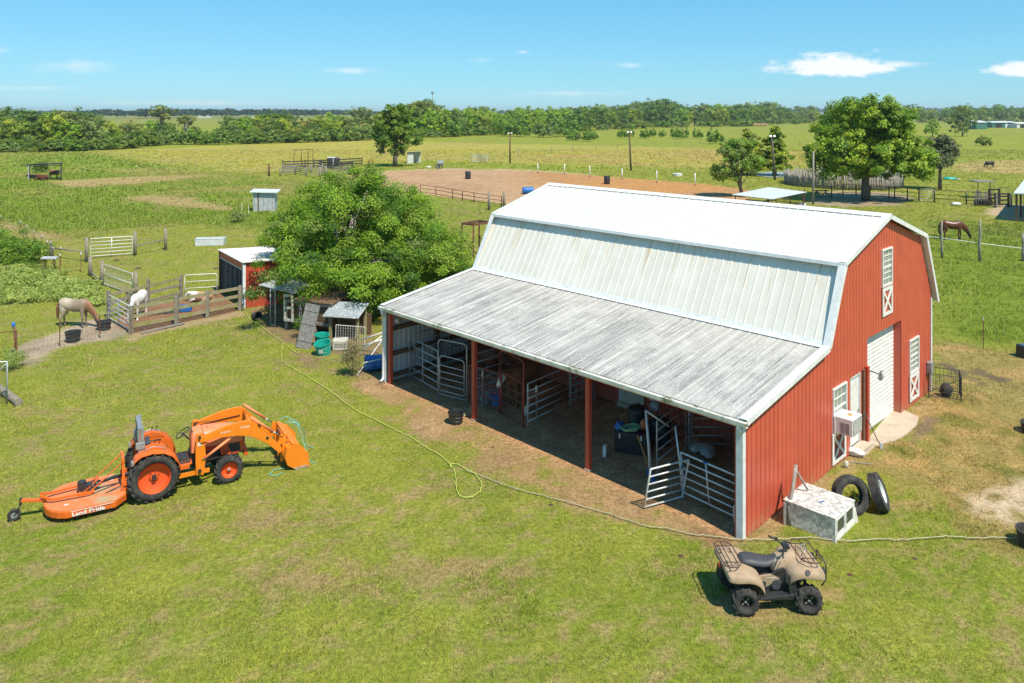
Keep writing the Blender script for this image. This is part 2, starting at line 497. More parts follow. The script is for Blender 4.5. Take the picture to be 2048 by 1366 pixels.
def field(x, y):
    """returns albedo (N,3), bare (N), tall (N)"""
    n1 = fbm(x, y, 7.0, 5, 1); n2 = fbm(x, y, 1.6, 4, 2); n3 = fbm(x, y, .35, 3, 3); n4 = fbm(x, y, 26., 4, 4)
    nf = fbm(x, y*2.2, 14., 5, 5)
    wob = (n2-.5)*1.6 + (n3-.5)*.5
    C = lambda r, g, b: np.array([r, g, b])
    def mix(A, col_, m):
        return A*(1-m[:, None]) + col_[None, :]*m[:, None]
    A = np.tile(C(.246, .268, .040), (x.size, 1))
    A = mix(A, C(.175, .240, .022), sstep(n1*.45+n2*.35+n3*.2, .44, .60)*.85)
    n6 = fbm(x, y, .13, 2, 9)
    A = mix(A, C(.29, .245, .085), sstep(n1*.2+n2*.2+n3*.25+n6*.35, .47, .61)*.56)
    A = mix(A, C(.30, .215, .11), sstep(n2*.25+n3*.4+n6*.35, .54, .66)*.6)
    bare = np.zeros(x.size); tall = np.zeros(x.size)
    def m_(name, w, amp=1.0):
        return sstep(sdist(x, y, PG[name]) + wob*w*amp, -w*.25, w*.5)
    # far pastures
    far = sstep(y, 85, 140)
    A = mix(A, C(.205, .24, .028), far*.9)
    A = mix(A, C(.23, .22, .04), far*sstep(nf, .48, .60)*.6)
    A = mix(A, C(.31, .285, .055), m_('yel', 9))
    A = mix(A, C(.31, .245, .085), m_('yel', 9)*sstep(nf*.7+n1*.3, .50, .64)*.65)
    A = mix(A, C(.34, .25, .085), m_('straw', 10)*.85*sstep(nf*.5+n1*.5, .30, .6))
    A = mix(A, C(.37, .28, .12), m_('straw2', 8)*.85)
    vf = sstep(y, 420, 900)
    A = mix(A, C(.20, .19, .06), vf*.8*sstep(fbm(x, y*5, 300, 3, 8), .4, .6))
    # rank growth on the left
    f = m_('field', 5)
    lush = f*sstep(n4*.4+n1*.4+n2*.2, .43, .55)
    A = mix(A, C(.235, .225, .062), f*.8)
    A = mix(A, C(.31, .245, .105), f*sstep(n1*.55+n2*.45, .52, .62)*.6)
    A = mix(A, C(.165, .232, .024), lush*.9)
    tall = np.maximum(tall, lush*.30 + f*.10)
    for nm in ('bare1', 'bare2', 'bare3'):
        b = m_(nm, 2.0)
        A = mix(A, C(.36, .27, .13), b*.85); tall = tall*(1-b)
    lr = m_('lushR', 3)
    A = mix(A, C(.165, .225, .024), lr*.9)
    A = mix(A, C(.20, .22, .05), lr*sstep(n1, .50, .62)*.6)
    tall = np.maximum(tall, lr*(.08+.22*sstep(n1*.5+n2*.5, .48, .56)))
    w = m_('weeds', 1.6)
    A = mix(A, C(.26, .30, .085), w*.85); tall = np.maximum(tall, w*.12)
    w = m_('bush', 1.5)
    A = mix(A, C(.09, .15, .02), w); tall = np.maximum(tall, w*.15)
    # dry mown ground east of the barn
    d = m_('dry', 2.0)
    A = mix(A, C(.30, .24, .085), d*.92)
    A = mix(A, C(.40, .27, .11), d*sstep(n2*.5+n1*.3+n3*.2, .46, .58)*.85)
    A = mix(A, C(.16, .175, .035), d*sstep(n1*.6+n2*.4, .58, .66)*.8)
    tall = tall*(1-d)
    # soils
    def soil(mask, c, k=1.0):
        nonlocal A, bare, tall
        A = mix(A, C(*c), mask*k); bare = np.maximum(bare, mask*k); tall = tall*(1-mask)
    a = sstep(sdist(x, y, PG['arena']) + (n1-.5)*.8, -.1, .35)
    soil(a, (.40, .255, .150))
    A = mix(A, C(.42, .205, .060), a*sstep(x+(n1-.5)*22, -4, 14)*sstep(y+(n4-.5)*30, 70, 96)*.8)
    A = mix(A, C(.30, .18, .105), a*sstep(n1*.5+n2*.5, .50, .6)*.4)
    rim = np.exp(-((sdist(x, y, PG['arena'])+.7)/.55)**2)*sstep(y, 118, 124)
    soil(rim*.9, (.46, .38, .27))
    lo = m_('lot', .8); soil(lo, (.37, .295, .225), .95)
    A = mix(A, C(.27, .215, .16), lo*sstep(n2, .5, .6)*.6)
    soil(m_('penedge', .5), (.33, .24, .15), .85)
    soil(m_('pen', .4), (.22, .125, .075))
    co = m_('coop', .8); soil(co*sstep(n2*.6+n3*.4, .36, .5), (.20, .135, .085), .85)
    soil(m_('under', 2.0), (.30, .235, .165), .95)
    soil(m_('yard', 1.0), (.42, .31, .22), .95)
    g = m_('gravel', 1.0); soil(g*sstep(n2*.5+n3*.5, .34, .52), (.46, .37, .27), .9)
    soil(m_('mud', .4), (.17, .125, .085), .9)
    # around the barn
    lx, ly = barn_local(x, y)
    ins = sstep(lx+.05+(n3-.5)*.1, -.15, .15)*sstep(4.6-lx, -.1, .1)*sstep(ly, -.1, .15)*sstep(14.4-ly, -.1, .1)
    wdt = .75 + 2.3*n1*sstep(ly, 1.0, 3.5)*sstep(15.5-ly, 0, 3) + (n2-.5)*1.5
    fr = sstep(lx+wdt, -.25, .35)*sstep(4.6-lx, -.1, .1)*sstep(ly, -.6, .6)*sstep(15.5-ly, -.6, .8)
    soil(fr*sstep(n3*.5+n2*.5, .26, .46), (.32, .20, .11), .9)
    A = mix(A, C(.38, .255, .14), fr*sstep(n2, .52, .64)*.6)
    A = mix(A, C(.17, .095, .05), fr*sstep(n1*.3+n2*.3+n3*.4, .54, .62)*.7)
    soil(ins, (.40, .215, .115))
    A = mix(A, C(.50, .32, .18), ins*sstep(n3*.6+n2*.4, .50, .62)*.7)
    gb = sstep(-ly+.0, -.1, .2)*sstep(ly+.55+(n3-.5)*.7, -.1, .3)*sstep(lx, -.1, .3)*sstep(14-lx, 0, .3)
    soil(gb*sstep(n3, .3, .5), (.34, .23, .12), .7)
    soil(sstep(-sdist(x, y, PG['gravel'])-9, 0, 1)*0, (.3, .2, .1))
    # wheel ruts behind the barn
    for q in (((1885,728),(1960,765)), ((1905,738),(2010,760)), ((1960,742),(2020,772))):
        (x0, y0), (x1, y1) = polyP(q)
        ex, ey = x1-x0, y1-y0
        t = np.clip(((x-x0)*ex+(y-y0)*ey)/(ex*ex+ey*ey), 0, 1)
        dd = np.hypot(x-x0-t*ex, y-y0-t*ey) + (n3-.5)*.5
        soil(sstep(.26-dd, 0, .15)*sstep(n2, .35, .5), (.13, .10, .06), .9)
    # bare scrape under the quad bike and by the hay patch on the lawn
    for (u, v, r_) in ((1520,1222,.55),(1455,1216,.5),(1612,1222,.45),(1650,1190,.4)):
        p = P(u, v); dd = np.hypot(x-p.x, (y-p.y)*1.3)+(n3-.5)*.6
        soil(sstep(r_-dd, -.1, .3), (.33, .22, .11), .75)
    # straw-dry clippings in the middle of the lawn
    for (u, v, ru, rv) in ((760,1030,1.5,.9),(560,1040,1.6,.5),(640,1150,1.8,.6),(850,985,1.4,.5),(900,1130,1.6,.4),(250,860,1.6,.8),(80,830,1.0,.9),(1620,965,1.2,.5)):
        p = P(u, v); dd = ((x-p.x)/ru)**2+((y-p.y)/rv)**2
        k = np.exp(-dd)*sstep(n3*.65+n2*.35, .46, .58)
        A = mix(A, C(.33, .235, .115), k*.8)
    A = A*(.72+.30*n3+.26*n6)[:, None]
    return np.clip(A, 0, 1), bare, tall

def axis(dense0, dense1, step, far, ratio):
    a = list(np.arange(dense0, dense1+1e-6, step))
    s = step
    while a[-1] < far[1]: s *= ratio; a.append(a[-1]+s)
    s = step; b = []
    c = dense0
    while c > far[0]: s *= ratio; c -= s; b.append(c)
    return np.array(b[::-1]+a)
gx = axis(-24, 26, .20, (-5200, 5200), 1.045)
gy = axis(12, 44, .18, (-300, 7000), 1.016)
GX, GY = np.meshgrid(gx, gy)
xx = GX.ravel(); yy = GY.ravel()
alb, bare, tall = field(xx, yy)
zz = (fbm(xx, yy, 3.0, 3, 21)-.5)*.05*(1-bare) + (fbm(xx, yy, .8, 2, 22)-.5)*.03*(1-bare) + (fbm(xx, yy, .5, 3, 23)-.5)*.035*bare
lxx, lyy = barn_local(xx, yy)
zz = np.where((lxx > -.2) & (lxx < 13.9) & (lyy > -.2) & (lyy < 14.8), zz*.3-.015, zz)
zz = zz*(yy < 400)
nx_, ny_ = len(gx), len(gy)
me = bpy.data.meshes.new('ground')
me.vertices.add(nx_*ny_)
me.vertices.foreach_set('co', np.stack([xx, yy, zz], 1).astype(np.float32).ravel())
ii = np.arange((ny_-1)*(nx_-1)); rr = ii//(nx_-1); cc = ii % (nx_-1)
q0 = rr*nx_+cc
quads = np.stack([q0, q0+1, q0+nx_+1, q0+nx_], 1)
def fill_faces(me, quads):
    nf, k = quads.shape
    me.loops.add(nf*k); me.loops.foreach_set('vertex_index', quads.astype(np.int32).ravel())
    me.polygons.add(nf)
    me.polygons.foreach_set('loop_start', (np.arange(nf)*k).astype(np.int32))
    me.polygons.foreach_set('loop_total', np.full(nf, k, np.int32))
fill_faces(me, quads)
ca = me.color_attributes.new('cover', 'FLOAT_COLOR', 'POINT')
alb = alb*(bare+(1-bare)*np.where(yy < 60, .84, .84+.16*np.clip((yy-60)/60, 0, 1)))[:, None]
ca.data.foreach_set('color', np.concatenate([alb, bare[:, None]], 1).astype(np.float32).ravel())
me.polygons.foreach_set('use_smooth', [True]*len(me.polygons))
me.update(calc_edges=True)
m, nt, b = new_mat('ground_cover')
at_ = nn(nt, 'ShaderNodeVertexColor'); at_.layer_name = 'cover'
vec = coords(nt, 'World')
f1 = noise(nt, vec, 9, 5, .7); f2 = noise(nt, vec, 42, 3, .7); f3 = noise(nt, vec, .9, 5, .7)
c = mixc(nt, 1.0, at_.outputs['Color'], ramp(nt, f1, .32, .68, (.60,.62,.58), (1.38,1.34,1.34)), 'MULTIPLY')
c = mixc(nt, 1.0, c, ramp(nt, f2, .34, .66, (.55,.55,.55), (1.45,1.45,1.42)), 'MULTIPLY')
c = mixc(nt, 1.0, c, ramp(nt, f3, .3, .7, (.86,.88,.86), (1.14,1.12,1.12)), 'MULTIPLY')
nt.links.new(c, b.inputs['Base Color'])
b.inputs['Roughness'].default_value = .95
b.inputs['Specular IOR Level'].default_value = .12
sm = nn(nt, 'ShaderNodeMath', operation='ADD'); nt.links.new(f1, sm.inputs[0]); nt.links.new(f2, sm.inputs[1])
bumpn(nt, b, sm.outputs[0], .55, .05)
me.materials.append(m)
go = link('ground', me); go['kind'] = 'structure'; go['label'] = 'mown lawn and pasture running out to the horizon'

# ---- real blades of grass over it
def blades(name, label, regions, seed, mat):
    r = np.random.default_rng(seed)
    V = []; CC = []
    for (y0, y1, dens, k, hl, wl_, tallk) in regions:
        W = lambda yv: .74*yv+1.5
        area = (y1-y0)*(W(y0)+W(y1))
        n = int(area*dens)
        yv = r.uniform(y0, y1, n); xv = r.uniform(-1, 1, n)*W(y1)
        keep = np.abs(xv) < W(yv); xv = xv[keep]; yv = yv[keep]
        A, ba, ta = field(xv, yv)
        lx, ly = barn_local(xv, yv)
        inb = (lx > -.05) & (lx < 13.8) & (ly > -.05) & (ly < 14.6)
        p = (1-ba)**1.5
        p = np.where(inb, 0, p)
        patch = fbm(xv, yv, .9, 3, 55)
        p = p*np.clip(.35+1.5*(patch-.25), .15, 1)
        keep = r.uniform(size=xv.size) < p
        xv = xv[keep]; yv = yv[keep]; A = A[keep]; ta = ta[keep]; patch = patch[keep]
        n = xv.size
        for j in range(k):
            h = hl*r.uniform(.5, 1.25, n)*(.6+.8*patch) + ta*tallk*r.uniform(.5, 1.1, n)
            w = wl_*r.uniform(.7, 1.3, n)*(1+ta*1.2)
            ang = r.uniform(0, 2*pi, n); off = r.uniform(0, .05+wl_*2, n)*(1+ta*2)
            bx = xv+np.cos(ang)*off; by = yv+np.sin(ang)*off
            a2 = r.uniform(0, 2*pi, n); lean = h*r.uniform(.15, .95, n); a3 = r.uniform(0, 2*pi, n)
            dx = np.cos(a2)*w*.5; dy = np.sin(a2)*w*.5
            v = np.empty((n, 3, 3))
            v[:, 0] = np.stack([bx-dx, by-dy, np.full(n, -.02)], 1)
            v[:, 1] = np.stack([bx+dx, by+dy, np.full(n, -.02)], 1)
            v[:, 2] = np.stack([bx+np.cos(a3)*lean, by+np.sin(a3)*lean, h], 1)
            V.append(v.reshape(-1, 3))
            jit = r.uniform(.60, 1.55, (n, 1)) if y1 < 60 else r.uniform(.78, 1.28, (n, 1))*np.array([[1, 1, 1]])
            dry = (r.uniform(size=(n, 1)) < .10)
            cj = np.where(dry, np.array([[.36, .29, .13]]), A*1.30*jit)
            CC.append(np.repeat(cj, 3, 0))
    V = np.concatenate(V); CC = np.concatenate(CC)
    me = bpy.data.meshes.new(name)
    me.vertices.add(len(V)); me.vertices.foreach_set('co', V.astype(np.float32).ravel())
    fill_faces(me, np.arange(len(V)).reshape(-1, 3))
    ca = me.color_attributes.new('tint', 'FLOAT_COLOR', 'POINT')
    ca.data.foreach_set('color', np.concatenate([CC, np.ones((len(CC), 1))], 1).astype(np.float32).ravel())
    me.materials.append(mat)
    me.update(calc_edges=True)
    o = link(name, me)
    tag(o, label, 'grass', kind='stuff')
    return o
def leafmat(name, rough=.6, trans=.35):
    m, nt, b = new_mat(name)
    a = nn(nt, 'ShaderNodeVertexColor'); a.layer_name = 'tint'
    nt.links.new(a.outputs['Color'], b.inputs['Base Color'])
    b.inputs['Roughness'].default_value = rough
    b.inputs['Specular IOR Level'].default_value = .25
    t = nn(nt, 'ShaderNodeBsdfTranslucent')
    mul = mixc(nt, 1.0, a.outputs['Color'], (1.25, 1.3, .6), 'MULTIPLY')
    nt.links.new(mul, t.inputs['Color'])
    ms = nn(nt, 'ShaderNodeMixShader'); ms.inputs[0].default_value = trans
    nt.links.new(b.outputs[0], ms.inputs[1]); nt.links.new(t.outputs[0], ms.inputs[2])
    nt.links.new(ms.outputs[0], nt.nodes['Material Output'].inputs['Surface'])
    return m
GRASSM = leafmat('grass_blade', .7, .25)
LEAFM = leafmat('leaf', .5, .35)
blades('lawn_grass', 'short green and straw coloured lawn grass round the barn', [
    (12.2, 18, 200, 4, .052, .017, .5), (18, 26, 115, 4, .058, .022, .55), (26, 38, 55, 4, .068, .031, .6), (38, 56, 24, 4, .085, .042, .6)], 11, GRASSM)
blades('pasture_grass', 'rank pasture grass standing in the fields behind the barn', [
    (56, 80, 14, 5, .09, .062, .42), (80, 125, 7, 4, .12, .095, .40), (125, 200, 1.2, 4, .18, .22, .5)], 12, GRASSM)
# ------------------------------------------------------------ the barn (local x runs along the gable, y along the ridge)
L = 14.42
RX = [(0.0, 2.83), (4.55, 3.52), (5.76, 5.68), (9.10, 6.66), (12.44, 5.68), (13.65, 3.52)]
def roofz(x):
    for (x0, z0), (x1, z1) in zip(RX, RX[1:]):
        if x <= x1: return z0+(z1-z0)*(x-x0)/(x1-x0)
    return RX[-1][1]
def barnmat(name, base, alt, streaks, s_scale, lo, hi, s_col, rough, extra=None):
    """painted steel; streaks run down the slope (across local y they are narrow)"""
    m, nt, b = new_mat(name)
    v = coords(nt, 'World', (1,1,1), PHI, (BX, BY, 0))
    mp = nn(nt, 'ShaderNodeMapping'); mp.inputs['Scale'].default_value = (s_scale[0], s_scale[1], s_scale[2]); nt.links.new(v, mp.inputs['Vector'])
    c = mixc(nt, ramp(nt, noise(nt, v, 1.6, 5), .35, .65), base, alt)
    if streaks:
        f = noise(nt, mp.outputs[0], 1.0, 6, .72)
        g = noise(nt, v, .55, 4, .6)
        fine = noise(nt, v, 22, 3, .7)
        s = mixc(nt, 1.0, ramp(nt, f, lo, hi), ramp(nt, g, .28, .62, (.15,.15,.15), (1,1,1)), 'MULTIPLY')
        s = mixc(nt, 1.0, s, ramp(nt, fine, .30, .62, (.45,.45,.45), (1,1,1)), 'MULTIPLY')
        c = mixc(nt, s, c, s_col)
    if extra: c = extra(nt, v, c)
    oi = nn(nt, 'ShaderNodeObjectInfo')
    c = mixc(nt, 1.0, c, ramp(nt, oi.outputs['Random'], 0, 1, (.955,.955,.955), (1.03,1.03,1.03)), 'MULTIPLY')
    nt.links.new(c, b.inputs['Base Color'])
    b.inputs['Roughness'].default_value = rough
    return m
def rust_runs(nt, v, c):
    mp = nn(nt, 'ShaderNodeMapping'); mp.inputs['Scale'].default_value = (.35, 5.5, .30); nt.links.new(v, mp.inputs['Vector'])
    f = noise(nt, mp.outputs[0], 1.0, 5, .7)
    sp = nn(nt, 'ShaderNodeSeparateXYZ'); nt.links.new(v, sp.inputs[0])
    g = nn(nt, 'ShaderNodeMapRange'); g.inputs['From Min'].default_value = 4.1; g.inputs['From Max'].default_value = 5.6
    nt.links.new(sp.outputs['Z'], g.inputs['Value'])
    k = mixc(nt, 1.0, ramp(nt, f, .56, .64), g.outputs[0], 'MULTIPLY')
    c = mixc(nt, k, c, (.50, .36, .16))
    f2 = noise(nt, v, 2.4, 6, .75)
    return mixc(nt, ramp(nt, f2, .6, .85, (0,0,0), (.35,.35,.35)), c, (.50, .48, .42))
M['roof_upper'] = barnmat('roof_upper', (.64,.615,.58), (.59,.565,.525), True, (.5, 5, .5), .62, .75, (.60,.60,.58), .42)
M['roof_steep'] = barnmat('roof_steep', (.73,.70,.63), (.67,.64,.56), True, (.5, 6, .4), .58, .76, (.58,.56,.50), .45, rust_runs)
def mildew2(nt, v, c):
    mp = nn(nt, 'ShaderNodeMapping'); mp.inputs['Scale'].default_value = (.45, 24, .45); nt.links.new(v, mp.inputs['Vector'])
    f = noise(nt, mp.outputs[0], 1.0, 4, .7)
    sp = nn(nt, 'ShaderNodeSeparateXYZ'); nt.links.new(v, sp.inputs[0])
    g = nn(nt, 'ShaderNodeMapRange'); g.inputs['From Min'].default_value = 4.6; g.inputs['From Max'].default_value = 3.2
    nt.links.new(sp.outputs['X'], g.inputs['Value'])
    k = mixc(nt, 1.0, ramp(nt, f, .50, .60), g.outputs[0], 'MULTIPLY')
    k = mixc(nt, 1.0, k, ramp(nt, noise(nt, v, .8, 4, .6), .35, .55), 'MULTIPLY')
    c = mixc(nt, k, c, (.17, .17, .165))
    f3 = noise(nt, v, 30, 2, .5)
    return mixc(nt, ramp(nt, f3, .60, .68), c, (.66, .66, .64))
M['roof_lean'] = barnmat('roof_lean', (.51,.495,.46), (.43,.415,.38), True, (.22, 8, .22), .42, .60, (.17,.17,.165), .6, mildew2)
def red_wear(nt, v, c):
    sp = nn(nt, 'ShaderNodeSeparateXYZ'); nt.links.new(v, sp.inputs[0])
    g = nn(nt, 'ShaderNodeMapRange'); g.inputs['From Min'].default_value = .45; g.inputs['From Max'].default_value = 0
    nt.links.new(sp.outputs['Z'], g.inputs['Value'])
    k = mixc(nt, 1.0, ramp(nt, noise(nt, v, 3.5, 5, .7), .40, .62), g.outputs[0], 'MULTIPLY')
    c = mixc(nt, k, c, (.42, .19, .11))
    return mixc(nt, ramp(nt, noise(nt, v, 9, 2, .5), .72, .78), c, (.50, .22, .16))
def wallmat(name, front, back):
    m = barnmat(name, front, tuple(q*.86 for q in front), True, (2.0, 2.0, .25), .52, .72, tuple(q*.8 for q in front), .42, red_wear)
    nt = m.node_tree; b = nt.nodes['Principled BSDF']
    src = b.inputs['Base Color'].links[0].from_socket
    g = nn(nt, 'ShaderNodeNewGeometry')
    nt.links.new(mixc(nt, g.outputs['Backfacing'], src, back), b.inputs['Base Color'])
    return m
M['wall_red'] = wallmat('wall_red', (.55,.098,.056), (.50,.52,.53))
M['wall_red_dark'] = M['red_steel']

barn = thing('barn', 'big red gambrel barn with white metal roof and open lean-to', 'barn', (BX, BY, 0), PHI)

# --- roof sheets
def roof_sheet(x0, z0, x1, z1, w, lift=0.0):
    """one ribbed sheet from the low edge (x0,z0) to the high edge (x1,z1), w wide along y"""
    d = Vector((x1-x0, 0, z1-z0)); n = Vector((-d.z, 0, d.x)).normalized()
    if n.z < 0: n = -n
    pr = [(0, .0)]
    for k in range(3):
        yk = w/6 + w/3*k
        pr += [(yk-.022, 0), (yk-.010, .017), (yk+.010, .017), (yk+.022, 0)]
    pr += [(w, 0)]
    mb = MB(); vs = []
    for (yy_, h) in pr:
        for (xa, za) in ((x0, z0), (x1, z1)):
            vs.append((xa+n.x*(h+lift), yy_, za+n.z*(h+lift)))
    fs = [(2*i, 2*i+2, 2*i+3, 2*i+1) for i in range(len(pr)-1)]
    # folded lip at the low edge
    m0 = len(vs)
    for (yy_, h) in pr:
        vs.append((x0+n.x*(lift-.012), yy_, z0+n.z*(lift-.012)))
    fs += [(2*i+2, 2*i, m0+i, m0+i+1) for i in range(len(pr)-1)]
    mb.add(vs, fs)
    me = bpy.data.meshes.new('roof_panel'); me.from_pydata(mb.v, [], mb.f)
    return me
NS = 16
y_a, y_b = -.16, L+.16
wS = (y_b-y_a)/NS
slopes = [  # low edge, high edge, material
    ((-.06, 2.822), (4.53, 3.515), 'roof_lean', 0),
    ((4.50, 3.52), (5.80, 5.70), 'roof_steep', .01),
    ((5.56, 5.665), (9.10, 6.70), 'roof_upper', .03),
    ((12.64, 5.665), (9.10, 6.70), 'roof_upper', .03),
    ((13.85, 3.20), (12.42, 5.70), 'roof_steep', .0)]
for (lo_, hi_, mt, lf) in slopes:
    me = roof_sheet(lo_[0], lo_[1], hi_[0], hi_[1], wS, lf)
    me.materials.append(M[mt])
    for i in range(NS):
        link('roof_panel', me, barn, (0, y_a+i*wS, random.uniform(-.002, .002)))
# flashing, ridge, rake trim
def strip(name, pts, w, t, mat, y0, y1, closed=False):
    pass
mb = MB()
mb.prism([(8.86, 6.70), (9.10, 6.785), (9.34, 6.70), (9.34, 6.685), (9.10, 6.765), (8.86, 6.685)], y_a-.02, y_b+.02)
mb.build('ridge_cap', M['white_trim'], barn)
mb = MB(); mb.prism([(4.38, 3.535), (4.50, 3.565), (4.56, 3.66), (4.58, 3.655), (4.52, 3.545), (4.38, 3.515)], y_a, y_b)
mb.build('flashing', M['white_trim'], barn)
mb = MB(); mb.prism([(5.50, 5.60), (5.52, 5.70), (5.62, 5.735), (5.62, 5.70), (5.56, 5.68), (5.54, 5.60)], y_a, y_b)
mb.build('flashing', M['white_trim'], barn)
outl = [(-.08, 2.822), (4.50, 3.53), (5.52, 5.42), (5.60, 5.69), (9.10, 6.72), (12.60, 5.69), (12.68, 5.42), (13.90, 3.16)]
for yg, s_ in ((y_a-.012, -1), (y_b+.012, 1)):
    for (xa, za), (xb, zb) in ((outl[0], outl[1]), (outl[1], (5.58, 5.68)), ((5.55, 5.69), outl[4]), (outl[4], (12.65, 5.69)), ((12.62, 5.68), outl[7])):
        mb = MB()
        d = Vector((xb-xa, 0, zb-za)).normalized(); n = Vector((-d.z, 0, d.x))
        if n.z < 0: n = -n
        # L-shaped rake trim: top flange back over the sheets and a face board
        a = Vector((xa, yg, za)); b_ = Vector((xb, yg, zb))
        top = .045
        vs = [a+n*top, b_+n*top, b_+n*top-Vector((0, s_*.20, 0)), a+n*top-Vector((0, s_*.20, 0)),
              a-n*.10, b_-n*.10, b_-n*.10-Vector((0, s_*.03, 0)), a-n*.10-Vector((0, s_*.03, 0)),
              a+n*(top-.012)-Vector((0, s_*.20, 0)), b_+n*(top-.012)-Vector((0, s_*.20, 0)), a+n*(top-.012)-Vector((0, s_*.03, 0)), b_+n*(top-.012)-Vector((0, s_*.03, 0))]
        mb.add(vs, [(0,1,2,3), (0,4,5,1), (4,7,6,5), (7,10,11,6), (3,2,9,8), (8,9,11,10), (0,3,8,10,7,4), (1,5,6,11,9,2)])
        mb.build('rake_trim', M['white_trim'], barn)
# gutter on the lean-to eave with its downspout
mb = MB(); mb.prism([(x+.145, z+.035) for x, z in [(-.21, 2.77), (-.33, 2.77), (-.33, 2.68), (-.30, 2.65), (-.23, 2.65), (-.21, 2.66), (-.215, 2.665), (-.235, 2.66), (-.295, 2.66), (-.32, 2.685), (-.32, 2.765), (-.21, 2.765)]], y_a-.02, y_b+.02)
mb.build('gutter', pmat('gutter_paint', (.70,.69,.62), (.52,.51,.42), 3, rough=.5, c3=(.16,.17,.08), s3=2.2, lo3=.54, hi3=.66), barn)
mb = MB()
mb.tube([(-.13, L-.02, 2.70), (-.12, L-.02, 2.55), (-.02, L+.05, 2.42), (-.02, L+.06, .25), (-.03, L+.06, .12), (-.16, L+.04, .05)], .055, 8)
mb.build('downspout', M['white_trim'], barn, smooth=True)
mb = MB(); mb.tube([(-.13, .02, 2.70), (-.13, .02, 2.60), (-.05, .0, 2.52)], .05, 8)
mb.build('downspout', M['white_trim'], barn, smooth=True)
# fascia under the eave
mb = MB(); mb.box((-.035, L/2, 2.70), (.03, L, .14)); mb.build('fascia_board', M['white_trim'], barn)
mb = MB(); mb.box((.12, L/2, 2.66), (.14, L-.3, .18)); mb.build('eave_beam', M['red_steel'], barn)

# --- wall sheets with grooves and openings
def sheet(x0, x1, top, openings, bottom=0.0, step=.2275, flip=False):
    xs = {x0, x1}
    k = 0
    x = x0
    n = max(1, round((x1-x0)/step))
    st = (x1-x0)/n
    prof = {}
    for i in range(n):
        g = x0+(i+.5)*st
        for dx, h in ((-.030, 0), (-.012, .028), (.012, .028), (.030, 0)):
            prof[round(g+dx, 5)] = h
    for q in list(prof): xs.add(q)
    for (px_, _) in RX:
        if x0 < px_ < x1: xs.add(px_)
    for o in openings:
        for q in (o[0], o[1]):
            if x0 < q < x1: xs.add(q)
    xs = sorted(xs)
    def hgt(q):
        q = round(q, 5)
        if q in prof: return prof[q]
        ks = sorted(prof)
        import bisect
        i = bisect.bisect(ks, q)
        if i == 0 or i == len(ks): return 0
        a, b2 = ks[i-1], ks[i]
        return prof[a]+(prof[b2]-prof[a])*(q-a)/(b2-a)
    vs = []; fs = []
    for a, b2 in zip(xs, xs[1:]):
        if b2-a < 1e-5: continue
        mid = (a+b2)/2
        ta, tb = top(a), top(b2)
        cuts = sorted([(o[2], o[3]) for o in openings if o[0]-1e-6 <= mid <= o[1]+1e-6])
        z = bottom; segs = []
        for c0, c1 in cuts:
            if c0 > z+1e-4: segs.append((z, z, c0, c0))
            z = max(z, c1)
        segs.append((z, z, ta, tb))
        ha, hb = hgt(a), hgt(b2)
        for (za, zb, zc, zd) in segs:
            m0 = len(vs)
            vs += [(a, ha, za), (b2, hb, zb), (b2, hb, zd), (a, ha, zc)]
            fs.append((m0, m0+1, m0+2, m0+3) if not flip else (m0+3, m0+2, m0+1, m0))
    return vs, fs
OPEN = [(7.60, 10.50, -.1, 3.11), (6.32, 7.07, -.1, 2.2), (5.03, 5.98, 1.0, 2.22), (8.77, 9.63, 4.46, 5.66), (11.27, 12.19, 1.10, 2.26)]
nw = 15; xw0, xw1 = .09, 13.60
for i in range(nw):
    a = xw0+(xw1-xw0)*i/nw; b2 = xw0+(xw1-xw0)*(i+1)/nw
    for yg, fl, ops in ((.0, False, OPEN), (L, True, [])):
        vs, fs = sheet(a, b2, lambda q: roofz(q)-.05, [o for o in ops if o[1] > a and o[0] < b2], flip=fl)
        me = bpy.data.meshes.new('wall_panel'); me.from_pydata([(x, (yg+h if not fl else yg-h), z) for x, h, z in vs], [], fs)
        me.materials.append(M['wall_red'])
        link('wall_panel', me, barn)
# long inner wall behind the lean-to and the far side wall
for xw_, fl, top_, ops in ((4.55, True, 3.46, [(6.02, 6.96, .14, 1.9)]), (13.60, False, 3.45, [])):
    for i in range(NS):
        a = .02+(L-.04)*i/NS; b2 = .02+(L-.04)*(i+1)/NS
        vs, fs = sheet(a, b2, lambda q: top_, [o for o in ops if o[1] > a and o[0] < b2], flip=fl)
        me = bpy.data.meshes.new('wall_panel'); me.from_pydata([((xw_+h if fl else xw_-h), y, z) for y, h, z in vs], [], fs)
        me.materials.append(M['wall_red'])
        link('wall_panel', me, barn)
# corner trim, posts and girts
def cbox(name, lo_, hi_, mat, par=barn, bev=0):
    mb = MB(); mb.box([(a+b2)/2 for a, b2 in zip(lo_, hi_)], [b2-a for a, b2 in zip(lo_, hi_)])
    return mb.build(name, mat, par, bevel=bev)
def corner_trim(x, y, sx, sy, z1, w=.11, wy=.2):
    mb = MB()
    mb.box((x+sx*.005, y+sy*wy/2, z1/2), (.012, wy, z1))
    mb.box((x-sx*w/2, y-sy*.012, z1/2), (w, .012, z1))
    return mb.build('corner_trim', M['white_trim'], barn)
mb = MB(); mb.box((.05, -.012, 1.38), (.12, .018, 2.76)); mb.box((-.015, .07, 1.38), (.018, .175, 2.76)); mb.build('corner_trim', M['white_trim'], barn)
mb = MB(); mb.box((.065, L+.012, 1.38), (.15, .018, 2.76)); mb.box((-.015, L-.03, 1.38), (.018, .12, 2.76)); mb.build('corner_trim', M['white_trim'], barn)
mb = MB(); mb.box((13.56, -.012, 1.66), (.12, .018, 3.32)); mb.box((13.63, .06, 1.66), (.018, .14, 3.32)); mb.build('corner_trim', M['white_trim'], barn)
